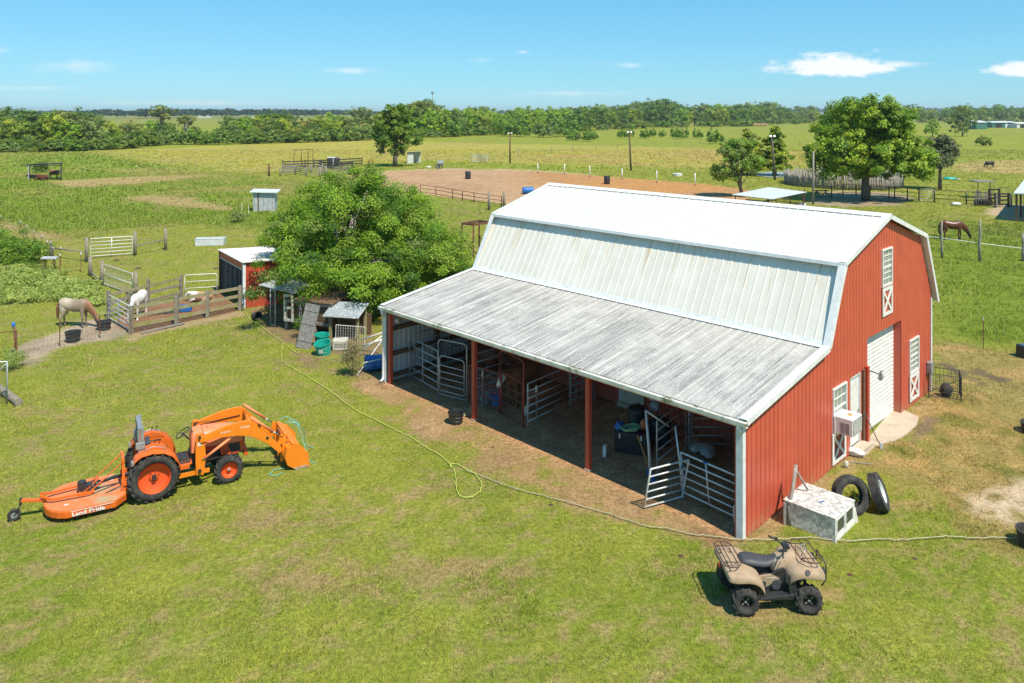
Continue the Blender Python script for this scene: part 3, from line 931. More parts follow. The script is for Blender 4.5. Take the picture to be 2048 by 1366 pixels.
mb = MB(); mb.box((13.56, L+.012, 1.66), (.12, .018, 3.32)); mb.build('corner_trim', M['white_trim'], barn)
for y, z1 in ((.16, 2.55), (4.75, 2.7), (9.55, 2.7), (L-.22, 2.55)):
    p = cbox('post', (.04, y-.068, .0), (.175, y+.068, z1), M['red_steel'], bev=.006)
    if 1 < y < 12:
        cbox('post_footing', (.02, y-.09, -.02), (.195, y+.09, .03), M['concrete'])
for z in (.22, 1.02, 1.95):
    cbox('girt', (.2, L-.16, z-.07), (4.5, L-.04, z+.07), M['wood_dark'])
    cbox('girt', (.2, .06, z-.07), (4.5, .16, z+.07), M['wood_dark'])
for x in (2.3,):
    cbox('inner_post', (x-.07, L-.30, 0), (x+.07, L-.16, 3.15), M['wood_dark'])
for y in (.2, 4.75, 9.55, L-.3):
    mb = MB(); mb.bar((.15, y, 2.72), (4.5, y, 3.40), .12, .20); mb.build('rafter', M['red_steel'], barn)
for k in range(1, 5):
    x = k*.9+.1
    cbox('purlin', (x-.03, .2, roofz(x)-.14), (x+.03, L-.2, roofz(x)-.05), M['grey_metal'])
# pale sliding door in the inner wall
cbox('stall_door', (4.50, 6.02, .14), (4.56, 6.96, 1.9), M['cream'])
cbox('door_frame', (4.47, 6.96, .05), (4.56, 7.03, 1.95), M['white_trim'])
cbox('door_sill', (4.35, 5.95, 0), (4.56, 7.03, .14), M['concrete'])
# overhead door: ribs of steel, recessed
odr = MB(); odr.box((9.05, .26, 1.56), (2.94, .02, 3.1)); od = odr.build('overhead_door', M['white_paint'], barn)
sl = MB(); sl.prism([(-.0, 0), (-.022, .02), (-.022, .10), (0, .125)], 7.61, 10.49, 'yz'); slm = sl.mesh('door_slat', [M['white_paint']])
for k in range(24):
    link('door_slat', slm, od, (0, .249, .02+k*.129))
cbox('door_jamb', (7.60, .02, 0), (7.625, .28, 3.11), M['wall_red'])
cbox('door_jamb', (10.475, .02, 0), (10.50, .28, 3.11), M['wall_red'])
cbox('door_header', (7.60, .02, 3.09), (10.50, .28, 3.115), M['wall_red'])
# walk door
wd = cbox('walk_door', (6.34, .05, .16), (7.05, .09, 2.17), M['white_paint'], bev=.004)
cbox('door_handle', (6.95, .02, 1.05), (7.0, .05, 1.12), M['chrome'], wd)
for (x0_, x1_, z0_, z1_) in ((6.30, 6.335, .1, 2.22), (7.055, 7.075, .1, 2.22), (6.30, 7.075, 2.17, 2.22)):
    cbox('door_frame', (x0_, .0, z0_), (x1_, .06, z1_), M['white_trim'])
cbox('door_step', (6.25, -.30, -.02), (7.2, .04, .14), M['concrete'])
# dark timber strip beside the door
cbox('timber_strip', (7.18, -.05, 0), (7.30, -.005, 2.25), M['wood_dark'])
cbox('timber_strip', (7.40, -.09, 0), (7.55, -.005, 2.30), M['red_steel'])
# windows: frame, muntins, panes
def window(x0, x1, z0, z1, cols, rows, mid=None):
    f = MB(); t = .055
    f.box((x0+t/2, -.0, (z0+z1)/2), (t, .09, z1-z0)); f.box((x1-t/2, 0, (z0+z1)/2), (t, .09, z1-z0))
    f.box(((x0+x1)/2, 0, z0+t/2), (x1-x0-2*t, .085, t)); f.box(((x0+x1)/2, 0, z1-t/2), (x1-x0-2*t, .085, t))
    w = f.build('window', M['white_paint'], barn)
    ix0, ix1, iz0, iz1 = x0+t, x1-t, z0+t, z1-t
    cw = (ix1-ix0)/cols; rh = (iz1-iz0)/rows
    pm = MB(); pm.box((0, 0, 0), (cw-.022, .008, rh-.022)); pmesh = pm.mesh('pane', [M['glass']])
    for i in range(cols):
        for j in range(rows):
            link('pane', pmesh, w, (ix0+cw*(i+.5), .012+random.uniform(-.001, .001), iz0+rh*(j+.5)), (random.uniform(-.01, .01), 0, random.uniform(-.012, .012)))
    for i in range(1, cols):
        cbox('muntin', (ix0+cw*i-.011, -.008, iz0), (ix0+cw*i+.011, .02, iz1), M['white_paint'], w)
    for j in range(1, rows):
        tt = .03 if (mid and j == mid) else .011
        cbox('muntin', (ix0, -.012, iz0+rh*j-tt), (ix1, .022, iz0+rh*j+tt), M['white_paint'], w)
    return w
window(5.03, 5.98, 1.0, 2.22, 3, 4, 2)
window(8.77, 9.63, 4.46, 5.66, 3, 6, 3)
window(11.27, 12.19, 1.10, 2.26, 3, 6, 3)
def xpanel(x0, x1, z0, z1):
    f = MB(); t = .10; y = -.030
    f.box((x0+t/2, y, (z0+z1)/2), (t, .03, z1-z0)); f.box((x1-t/2, y, (z0+z1)/2), (t, .03, z1-z0))
    f.box(((x0+x1)/2, y, z0+t/2), (x1-x0-2*t, .028, t)); f.box(((x0+x1)/2, y, z1-t/2), (x1-x0-2*t, .028, t))
    s_ = f.build('cross_shutter', M['white_paint'], barn)
    a = (x0+t, y-.002, z0+t); b2 = (x1-t, y-.002, z1-t)
    mb = MB(); mb.bar(a, b2, .028, .085); mb.build('brace', M['white_paint'], s_)
    mb = MB(); mb.bar((b2[0], y+.004, a[2]), (a[0], y+.004, b2[2]), .028, .085); mb.build('brace', M['white_paint'], s_)
xpanel(4.97, 5.90, .10, .97)
xpanel(8.77, 9.63, 3.54, 4.42)
xpanel(11.25, 12.17, .18, 1.06)
# round yard lamp on a short arm, meter box, conduit, spotlight at the far post
lmp = MB(); lmp.tube([(7.50, -.06, 2.16), (7.60, -.18, 2.14), (7.68, -.28, 2.08)], .018, 6)
lp = lmp.build('lamp_arm', M['black_metal'], barn, smooth=True)
mb = MB(); mb.lathe([(.05, .0), (.15, -.02), (.165, .03), (.165, .06), (.13, .075), (.0, .08)], 20)
mb.build('lamp_shade', M['galv'], lp, (7.70, -.34, 2.06), (radians(110), 0, radians(28)), smooth=True)
mb = MB(); mb.lathe([(.0, .0), (.12, .0), (.12, .012), (0, .02)], 18)
mb.build('lamp_lens', pmat('lamp_lens', (.62,.62,.55), (.35,.35,.3), 30, rough=.25), lp, (7.73, -.395, 2.04), (radians(110), 0, radians(28)), smooth=True)
cbox('meter_box', (13.05, -.16, .72), (13.30, -.0, 1.12), M['grey_metal'], bev=.01)
mb = MB(); mb.tube([(13.18, -.05, .72), (13.18, -.05, .0)], .02, 6); mb.build('conduit', M['grey_metal'], barn)
mb = MB(); mb.lathe([(.02, 0), (.11, .03), (.12, .1), (.04, .15)], 14, axis='y'); mb.build('floodlight', M['offwhite'], barn, (.32, L-.45, 2.30), smooth=True)

# window air conditioner: lifts out, so a thing of its own
ac = thing('air_conditioner', 'white window air conditioner jutting out above the white cross shutter', 'air conditioner', BW(5.38, -.27, 1.02), PHI)
mb = MB(); mb.box((0, 0, .24), (.67, .56, .47)); mb.build('housing', M['white_paint'], ac, bevel=.012)
mb = MB(); mb.box((0, -.285, .24), (.60, .012, .40)); g_ = mb.build('grille', M['grey_metal'], ac)
for k in range(9):
    mb = MB(); mb.box((0, -.294, .075+k*.041), (.585, .008, .010)); mb.build('louvre', M['offwhite'], g_)
for sx in (-1,):
    mb = MB(); mb.box((sx*.337, -.14, .20), (.006, .11, .30)); mb.build('side_vent', M['grey_metal'], ac)
    mb = MB(); mb.box((sx*.337, -.01, .20), (.006, .11, .30)); mb.build('side_vent', M['grey_metal'], ac)
mb = MB(); mb.box((.05, -.06, .479), (.17, .12, .006)); mb.build('rust_patch', M['yellow_wood'], ac)
mb = MB(); mb.box((-.34, .22, .14), (.02, .06, .6)); mb.build('side_filler', M['white_paint'], ac)
mb = MB(); mb.box((.05, .30, .32), (.80, .03, .45)); mb.build('filler_panel', M['white_paint'], ac)

# concrete apron in front of the overhead door
def slab(name, pxs, z0, z1, mat, label=None):
    pl = [P(u, v) for u, v in pxs]
    mb = MB(); mb.prism([(p.x, p.y) for p in pl], z0, z1, 'xy')
    o = mb.build(name, mat); o['kind'] = 'structure'
    if label: o['label'] = label
    return o
slab('concrete_apron', [(1733,884),(1760,850),(1790,813),(1838,836),(1834,850),(1822,862),(1806,874),(1793,881),(1763,889),(1750,893),(1738,904)], -.05, .035, M['concrete'])
slab('concrete_pad', [(1699,896),(1722,874),(1737,884),(1744,895),(1737,907),(1723,916),(1706,908)], -.05, .025, M['concrete'])
# ------------------------------------------------------------ trees
def crown_mesh(name, lobes, nclump, per, leaf, seed, cols, crad=.45, flat=.75, jag=.35, inner=.25):
    """foliage: many small leaf faces in clumps on the outside (and some inside) of overlapping lobes
    lobes: (cx,cy,cz,rx,ry,rz) relative to the trunk foot"""
    r = np.random.default_rng(seed)
    wts = np.array([l[3]*l[4]+l[3]*l[5] for l in lobes], float); wts /= wts.sum()
    idx = r.choice(len(lobes), nclump, p=wts)
    Lb = np.array(lobes)[idx]
    d = r.normal(size=(nclump, 3)); d /= np.linalg.norm(d, axis=1, keepdims=True)
    d[:, 2] = np.where((d[:, 2] < -.55), -d[:, 2], d[:, 2])
    rad = np.where(r.uniform(size=nclump) < inner, r.uniform(.3, .8, nclump), r.uniform(.80, 1.0, nclump))
    rad = rad*(1+jag*(fbm(d[:, 0]*3+Lb[:, 0], d[:, 2]*3+d[:, 1]*2+Lb[:, 2], .8, 3, seed)-.5)*2)
    C = Lb[:, :3]+d*Lb[:, 3:]*rad[:, None]
    C[:, 2] = np.maximum(C[:, 2], .25)
    cr = crad*r.uniform(.6, 1.3, nclump)
    n = nclump*per
    ci = np.repeat(np.arange(nclump), per)
    o = r.normal(size=(n, 3)); o /= np.linalg.norm(o, axis=1, keepdims=True)
    o *= (r.uniform(0, 1, n)**.45)[:, None]
    o[:, 2] *= flat
    pos = C[ci]+o*cr[ci][:, None]
    out = d[ci]*.7+o*.6+np.array([0, 0, .55])+r.normal(size=(n, 3))*.55
    out /= np.linalg.norm(out, axis=1, keepdims=True)
    t = np.cross(out, r.normal(size=(n, 3))); t /= np.linalg.norm(t, axis=1, keepdims=True)+1e-9
    b = np.cross(out, t)
    ln = leaf*r.uniform(.6, 1.3, n); wd = ln*r.uniform(.45, .7, n)
    V = np.empty((n, 4, 3))
    V[:, 0] = pos-t*ln[:, None]*.5; V[:, 1] = pos+b*wd[:, None]*.5-out*ln[:, None]*.08
    V[:, 2] = pos+t*ln[:, None]*.5; V[:, 3] = pos-b*wd[:, None]*.5-out*ln[:, None]*.08
    me = bpy.data.meshes.new(name)
    me.vertices.add(n*4); me.vertices.foreach_set('co', V.astype(np.float32).ravel())
    fill_faces(me, np.arange(n*4).reshape(-1, 4))
    cols = np.array(cols)
    k = r.uniform(0, len(cols)-1.001, nclump); k0 = k.astype(int); fr = (k-k0)[:, None]
    cc = cols[k0]*(1-fr)+cols[k0+1]*fr
    cl_ = cc[ci]*1.42*r.uniform(.72, 1.3, (n, 1))
    me.color_attributes.new('tint', 'FLOAT_COLOR', 'POINT').data.foreach_set('color', np.concatenate([np.repeat(cl_, 4, 0), np.ones((n*4, 1))], 1).astype(np.float32).ravel())
    me.materials.append(LEAFM)
    me.update(calc_edges=True)
    return me, C
def trunk_mesh(C, h, r0, seed, mat, fork=.3, limbs=14, lean=(0, 0), thin=.25, name='trunk'):
    """tapered trunk with limbs running out to foliage clumps"""
    rr = random.Random(seed)
    mb = MB()
    top = Vector((lean[0], lean[1], h))
    pts = [Vector((0, 0, -.1)), Vector((lean[0]*.15+rr.uniform(-.1, .1)*r0, 0, h*.25)), Vector((lean[0]*.5, lean[1]*.5+rr.uniform(-1, 1)*r0*.4, h*.6)), top]
    mb.tube(pts, [r0*1.25, r0, r0*.7, r0*thin], 8)
    cs = list(C); rr.shuffle(cs)
    for c in cs[:limbs]:
        c = Vector(c)*.95
        t = rr.uniform(fork, .85)
        s_ = Vector((lean[0]*t*t, lean[1]*t*t, h*t))
        mid = s_.lerp(c, .5)+Vector((rr.uniform(-.2, .2), rr.uniform(-.2, .2), .12*(c-s_).length))
        rb = r0*.42*(1-t*.5)
        mb.tube([s_, mid, c], [rb, rb*.6, rb*.22], 5, cap=False)
    return mb.mesh(name, [mat], True)
def tree(name, label, loc, crown, tr, group=None, rz=0, scale=None, cat='tree'):
    t = thing(name, label, cat, loc, rz, group)
    if scale: t.scale = scale
    link('crown', crown, t)
    if tr is not None: link('trunk', tr, t)
    return t
G_DK = (.045, .085, .016); G_MD = (.085, .150, .020); G_LT = (.150, .215, .026); G_YL = (.20, .235, .030); G_GY = (.125, .15, .065); G_OL = (.115, .14, .030)

# the broad tree between the coop and the barn
def lob(*a): return a
p = P(688, 632)
cm, C = crown_mesh('crown', [(2.3, -.6, 1.6, 1.6, 1.2, 1.3), (-.2, 1.8, 3.5, 3.5, 3.1, 3.4), (-2.6, 2.2, 2.9, 2.1, 2.4, 2.3), (2.1, 2.4, 2.9, 2.7, 2.8, 2.5), (1.3, .2, 2.1, 2.7, 1.9, 2.1), (-1.3, .2, 2.3, 2.2, 1.6, 2.0), (3.7, .9, 1.7, 1.9, 1.8, 1.6), (.2, 4.3, 4.2, 2.6, 2.2, 2.5), (2.6, 5.0, 3.7, 2.0, 2.0, 2.0), (-2.4, 4.2, 3.4, 2.0, 2.0, 2.3), (-3.9, 3.4, 2.6, 1.5, 1.7, 1.7), (0, -.6, 1.5, 3.2, 1.0, 1.3), (3.9, 2.6, 2.6, 2.0, 2.0, 2.0), (-1.9, -2.5, 2.1, 2.2, 1.1, .9), (.6, -2.2, 2.0, 2.2, 1.2, .9), (-1.8, -.4, 2.6, 1.5, 1.3, 1.0), (5.0, 1.2, 1.6, 1.4, 1.5, 1.2), (-1.2, 3.4, 5.2, 2.0, 1.8, 1.5)],
                    700, 270, .115, 5, [(.045, .10, .012), (.09, .175, .014), (.15, .25, .020), (.19, .28, .026), (.12, .17, .045)], .58, .66, .62, .16)
tm = trunk_mesh(C, 3.4, .26, 5, M['bark_pale'], .15, 34, (.2, 1.2))
tree('elm_tree', 'broad bright green tree crowding between the chicken coop and the barn end', (p.x, p.y, 0), cm, tm)
# big pecan behind the barn
p = P(1731, 401)
cm, C = crown_mesh('crown', [(0, 0, 7.4, 5.6, 5.2, 4.3), (-3.4, -.5, 5.4, 3.6, 3.6, 3.2), (3.6, 0, 5.0, 3.9, 3.8, 3.1), (1.2, -1.0, 9.2, 2.9, 2.9, 2.3), (-1.8, .3, 9.0, 2.7, 2.7, 2.2), (0, -1.5, 4.6, 5.4, 3.6, 2.4), (5.3, 0, 4.2, 2.5, 2.6, 2.5), (3.2, .4, 7.6, 2.6, 2.6, 2.3), (-3.6, -1.0, 3.5, 3.0, 2.4, 1.7), (3.6, -1.0, 3.4, 3.2, 2.4, 1.6), (.5, -2.4, 3.6, 3.0, 2.0, 1.4)],
                    640, 76, .34, 9, [(.075, .14, .014), (.12, .20, .018), (.17, .26, .020), (.25, .31, .024)], .72, .7, .34, .2)
tm = trunk_mesh(C, 7.0, .45, 9, M['bark'], .22, 26)
tree('pecan_tree', 'large round green tree with a stout trunk beside the pipe fence', (p.x, p.y, 0), cm, tm)
# grey-green tree to its right
p = P(1880, 379)
cm, C = crown_mesh('crown', [(0, 0, 4.7, 2.1, 2.1, 2.4), (-.5, .3, 3.7, 1.9, 1.9, 1.7), (.6, 0, 5.3, 1.6, 1.6, 1.5)], 130, 70, .26, 12, [(.07, .09, .045), (.12, .14, .075), (.15, .165, .09)], .5, .8, .2, .3)
tree('willow_tree', 'small grey-green tree standing to the right of the large round tree', (p.x, p.y, 0), cm, trunk_mesh(C, 4.5, .22, 12, M['bark'], .4, 8))
# tree beside the arena left of centre
p = P(790, 333)
cm, C = crown_mesh('crown', [(0, 0, 7.6, 3.2, 3.2, 3.5), (-1.2, 0, 5.0, 3.0, 2.8, 2.6), (1.6, 0, 5.0, 3.0, 2.8, 2.4), (.2, 0, 9.5, 2.2, 2.2, 1.8), (-.8, 0, 3.2, 2.4, 2.0, 1.4), (-2.1, 0, 8.0, 1.8, 1.8, 2.0)], 190, 46, .46, 15, [(.05, .10, .012), (.09, .16, .018), (.16, .22, .022)], .75, .75, .3, .25)
tree('shade_tree', 'tall dark green tree at the left end of the riding arena', (p.x, p.y, 0), cm, trunk_mesh(C, 6.5, .40, 15, M['bark'], .2, 14))
# light tree at the arena corner, two cypresses
p = P(1485, 394)
cm, C = crown_mesh('crown', [(-1.2, 0, 4.2, 2.3, 2.1, 2.2), (.3, 0, 4.7, 2.1, 2.0, 2.1), (-1.9, .4, 2.6, 1.6, 1.5, 1.3), (1.3, .6, 3.5, 1.5, 1.5, 1.5), (-.9, 0, 5.9, 1.5, 1.4, 1.1)], 150, 55, .27, 18, [(.08, .15, .02), (.13, .22, .028), (.18, .27, .04), (.14, .18, .06)], .5, .75, .45, .2)
tree('leaning_tree', 'loose light green tree leaning over the arena corner behind the small shed', (p.x, p.y, 0), cm, trunk_mesh(C, 4.6, .20, 18, M['bark'], .25, 16, (-1.6, 0)))
def conif(seed, h, w):
    r = random.Random(seed)
    lb = []
    n = 9
    for i in range(n):
        t = i/(n-1)
        rr_ = w*(1-t)**.75*(.85+.3*r.random())+.25
        lb.append((r.uniform(-.3, .3), r.uniform(-.3, .3), 1.3+t*(h-1.9), rr_, rr_, h/n*.62))
    return lb
for (u, v, h, w, lab, cols) in ((1497, 350, 8.2, 3.1, 'left cypress with a yellow-tipped crown behind the leaning tree', [(.07, .11, .015), (.14, .18, .018), (.27, .28, .02)]),
                          (1549, 351, 8.6, 2.3, 'right cypress, slimmer and brighter, behind the light pole', [(.065, .12, .012), (.14, .20, .016), (.27, .30, .02)])):
    p = P(u, v)
    cm, C = crown_mesh('crown', conif(u, h, w), 170, 42, .40, u, cols, .55, .55, .35, .25)
    tree('cypress_tree', lab, (p.x, p.y, 0), cm, trunk_mesh(C, h*.9, .3, u, M['bark'], .15, 6))

# variants for hedgerow and wood
VAR = []
cols_v = [
    [(.05, .09, .02), (.10, .145, .022), (.15, .18, .03)], [(.06, .10, .018), (.125, .165, .022), (.20, .22, .03)],
    [(.035, .07, .018), (.065, .11, .022), (.10, .15, .028)], [(.05, .085, .03), (.09, .125, .045), (.14, .165, .07)],
    [(.045, .09, .014), (.09, .16, .016), (.14, .215, .02)], [(.08, .09, .035), (.15, .15, .045), (.19, .19, .06)],
    [(.03, .065, .02), (.055, .095, .024), (.085, .125, .03)], [(.07, .12, .02), (.11, .18, .022), (.17, .24, .03)]]
for k in range(8):
    r = random.Random(100+k)
    w = 3.6+r.random()*1.2
    lb = [(0, 0, 6.2, w, w, 3.0), (-w*.45, 0, 4.0, w*.75, w*.75, 2.6), (w*.5, 0, 4.2, w*.7, w*.7, 2.6), (r.uniform(-1, 1), 0, 8.2, w*.55, w*.55, 1.8), (r.uniform(-1, 1), 0, 2.3, w*.8, w*.8, 1.7)]
    cm, C = crown_mesh('crown', lb, 90, 30, .66, 200+k, [tuple(q*w_ for q, w_ in zip(c, (1.70, 1.62, 1.3))) for c in cols_v[k]], .95, .8, .6, .25)
    tm = trunk_mesh(C, 6.5, .30, 200+k, M['bark_pale'] if k % 3 == 0 else M['bark'], .15, 12)
    VAR.append((cm, tm))
# bare-limbed, thin-crowned tree
cm, C = crown_mesh('crown', [(0, 0, 9.0, 2.8, 2.8, 1.4), (-1.4, 0, 7.4, 1.6, 1.6, .9), (1.6, 0, 7.8, 1.6, 1.6, .9)], 34, 22, .62, 301, [(.09, .11, .03), (.14, .16, .04), (.18, .20, .06)], .8, .6, .5, .2)
THIN = (cm, trunk_mesh(C, 8.6, .34, 301, M['bark_pale'], .3, 22))
BUSH = []
for k in range(3):
    cm, C = crown_mesh('crown', [(0, 0, 1.6, 2.3, 2.3, 1.7), (1.5, 0, 1.2, 1.6, 1.6, 1.3), (-1.5, 0, 1.1, 1.5, 1.5, 1.2)], 44, 30, .50, 310+k, [[(.08, .15, .02), (.13, .21, .03), (.17, .26, .04)], [(.06, .11, .018), (.11, .16, .025), (.18, .22, .035)], [(.09, .14, .04), (.14, .20, .05), (.18, .24, .06)]][k], .6, .8, .75, .2)
    BUSH.append((cm, None))
MARKS_L = [(-60, 'beyond the left edge shelter'), (45, 'behind the cattle shelter'), (130, 'right of the cattle shelter'), (205, 'over the gap where the pasture shows'), (290, 'behind the small round tree'), (345, 'beside the tall bare-limbed tree'), (420, 'right of the tall bare-limbed tree'), (500, 'behind the tin outhouse'), (570, 'above the weathered board pens'), (640, 'above the black pens'), (720, 'left of the tall arena tree'), (2000, 'behind the tall arena tree')]
MARKS_W = [(870, 'just right of the tall arena tree'), (930, 'above the feed cart'), (1000, 'above the green gate panels'), (1060, 'behind the first light pole'), (1130, 'right of the first light pole'), (1190, 'above the pasture thicket'), (1250, 'left of the second light pole'), (1310, 'behind the second light pole'), (1380, 'above the scattered bushes'), (1450, 'left of the cypresses'), (1540, 'behind the hay bales and cypresses'), (1620, 'left of the big round tree'), (1700, 'behind the left half of the big round tree'), (1800, 'behind the right half of the big round tree'), (1880, 'above the grey tree'), (1950, 'left of the far farm buildings'), (3000, 'behind the far farm buildings')]
LOOK = ['olive green', 'yellowish green', 'dark green', 'grey green', 'bright green', 'dull brownish green', 'very dark green', 'fresh green']
def where(u, marks):
    for a, b in marks:
        if u < a: return b
    return marks[-1][1]
def put(u, v, top, var, label, group, name='hedgerow_tree', r=None, wx=1.0):
    """tree standing at pixel (u,v); its top reaches image row top"""
    p = P(u, v)
    h = ZH(top, p.y)
    cm, tm = var
    H0 = 9.3 if var is not THIN else 10.2
    if var in BUSH: H0 = 3.2
    s_ = h/H0
    return tree(name, label, (p.x, p.y, 0), cm, tm, group, (r or random).uniform(0, 6.28), (s_*wx, s_*wx, s_), cat='tree' if var not in BUSH else 'bush')
R = random.Random(42)
LEFTG = 'trees of the left hedgerow'
lab_l = 'mid green tree in the long hedgerow across the left pasture'
def skyline(u, pts):
    for (a, b), (c, d) in zip(pts, pts[1:]):
        if u <= c: return b+(d-b)*(u-a)/(c-a)
    return pts[-1][1]
# left hedgerow, base line and skyline read from the photograph
base = [(-120, 300), (60, 298), (160, 300), (240, 296), (330, 287), (420, 287), (520, 285), (640, 282), (770, 277), (900, 273)]
top = [(-120, 222), (0, 226), (40, 224), (70, 240), (85, 222), (105, 216), (125, 228), (150, 224), (175, 232), (200, 235), (215, 262), (262, 248), (285, 232), (300, 243), (330, 240), (350, 250), (400, 256), (430, 262), (470, 232), (500, 235), (540, 228), (565, 222), (600, 240), (640, 236), (665, 224), (700, 240), (720, 222), (760, 236), (800, 228)]
u = -110
i = 0
while u < 800:
    for dv in (0, -4, -8):
        uu = u+R.uniform(-8, 8); vb = skyline(uu, base)+dv+R.uniform(-1, 1)
        tp = skyline(uu, top)+R.uniform(-4, 6)+(0 if dv == -8 else R.uniform(8, 30))
        vi = R.randrange(8)
        put(uu, vb, min(tp, vb-16), VAR[vi], f'{LOOK[vi]} {["front", "middle", "back"][(0, -4, -8).index(dv)]}-row hedgerow tree {where(uu, MARKS_L)}', LEFTG, r=R, wx=R.uniform(.9, 1.35))
    for _ in range(2):
        uu = u+R.uniform(-12, 12)
        put(uu, skyline(uu, base)+2, skyline(uu, base)-R.uniform(16, 24), BUSH[R.randrange(3)], f'low hedge bush {where(uu, MARKS_L)}', 'bushes along the left hedgerow', 'hedgerow_bush', R)
    u += 24
for (u, tp, lab) in ((322, 213, 'tall bare-limbed tree topping the left hedgerow'), (372, 232, 'pale-limbed thin tree in the left hedgerow, shorter than its neighbour'), (128, 224, 'thin-crowned tree at the left end of the hedgerow'), (820, 222, 'pale-limbed tree just right of the tall arena tree')):
    put(u, skyline(u, base)-2, tp, THIN, lab, None, 'bare_limbed_tree', R, 1.2)
put(273, 296, 262, VAR[2], 'small round tree standing out in the pasture before the hedgerow', None, 'field_tree', R, 1.0)
# scrub bank at far left
for k, u in enumerate((-60, -20, 15, 50, 85, 118, 150)):
    put(u, 302+R.uniform(-2, 2), 284+R.uniform(-2, 3), BUSH[k % 3], ['leftmost bush of the low scrub bank, off the picture edge', 'second bush of the scrub bank from the left', 'scrub bank bush behind the left cattle shelter post', 'scrub bank bush behind the middle of the cattle shelter', 'scrub bank bush behind the right cattle shelter post', 'scrub bank bush just right of the cattle shelter', 'rightmost bush of the low scrub bank'][k], 'scrub bank bushes', 'scrub_bush', R, 1.6)
# wood to the right of centre
WG = 'trees of the far wood'
basew = [(800, 276), (870, 274), (1000, 268), (1130, 264), (1240, 258), (1300, 255), (1480, 252), (1560, 247), (1640, 246), (1800, 246), (2100, 243)]
topw = [(800, 222), (828, 207), (845, 205), (870, 208), (885, 220), (905, 214), (950, 216), (1000, 222), (1060, 215), (1130, 216), (1170, 212), (1240, 211), (1262, 208), (1280, 200), (1300, 205), (1325, 199), (1350, 205), (1370, 212), (1400, 208), (1430, 206), (1470, 210), (1530, 204), (1560, 209), (1610, 214), (1650, 213), (1700, 214), (1760, 214), (1820, 212), (1880, 214), (1940, 210), (1990, 208), (2040, 214), (2100, 214)]
u = 815
while u < 2090:
    for dv, sh in ((-1, 9), (-5, 3), (-8, 0)):
        uu = u+R.uniform(-9, 9); vb = skyline(uu, basew)+dv*(.55 if u > 1600 else 1)
        tp = skyline(uu, topw)+sh+R.uniform(-1, 5)
        vi = R.choice((0, 1, 2, 2, 3, 4, 6, 6)) if u > 1150 else R.choice((0, 2, 4, 4, 3, 7))
        put(uu, vb, tp, VAR[vi], f'{LOOK[vi]} {["front", "middle", "back"][(-1, -5, -8).index(dv)]}-row wood tree {where(uu, MARKS_W)}', WG, 'wood_tree', R, R.uniform(.85, 1.2))
    uu = u+R.uniform(-9, 9)
    put(uu, skyline(uu, basew)+1, skyline(uu, basew)-R.uniform(8, 14)*(.6 if u > 1500 else 1), BUSH[R.randrange(3)], f'bush under the wood edge {where(uu, MARKS_W)}', 'bushes under the far wood', 'wood_edge_bush', R, 1.5)
    u += 20 if u < 1650 else 26
put(835, 274, 205, THIN, 'high thin-crowned tree at the left end of the far wood', None, 'bare_limbed_tree', R, 1.2)
for (u0, u1, n, v, h0, h1, lab, grp) in ((880, 1150, 13, 272, 240, 256, 'bright green bush at the foot of the far wood', 'bushes at the foot of the wood'),
        (1140, 1200, 4, 281, 262, 268, 'bush of the thicket standing before the far wood', 'thicket bushes in the far pasture'),
        (1235, 1400, 8, 276, 256, 264, 'small rounded bush scattered in the far pasture', 'scattered pasture bushes'),
        (1500, 1620, 6, 248, 234, 238, 'pale green bush under the right end of the wood', 'bushes under the right end of the wood')):
    for k in range(n):
        u = u0+(u1-u0)*(k+.5)/n+R.uniform(-6, 6)
        put(u, v+R.uniform(-3, 3), R.uniform(h0, h1), BUSH[R.choice((0, 0, 2))], lab+' '+where(u, MARKS_W), grp, 'pasture_bush', R, R.uniform(.7, 1.1))
put(1427, 288, 262, BUSH[0], 'lone rounded bush left of the cypresses', None, 'pasture_bush', R, .8)
put(1865, 273, 240, VAR[7], 'small light green tree left of the grey tree line', None, 'field_tree', R, .95)
put(1925, 273, 217, VAR[3], 'taller grey-green tree before the far farm buildings', None, 'field_tree', R, .80)
put(1967, 292, 272, BUSH[1], 'small olive bush in the right pasture', None, 'pasture_bush', R, .8)
put(2060, 244, 214, VAR[6], 'dark tree at the right edge behind the far buildings', None, 'field_tree', R, 1.1)
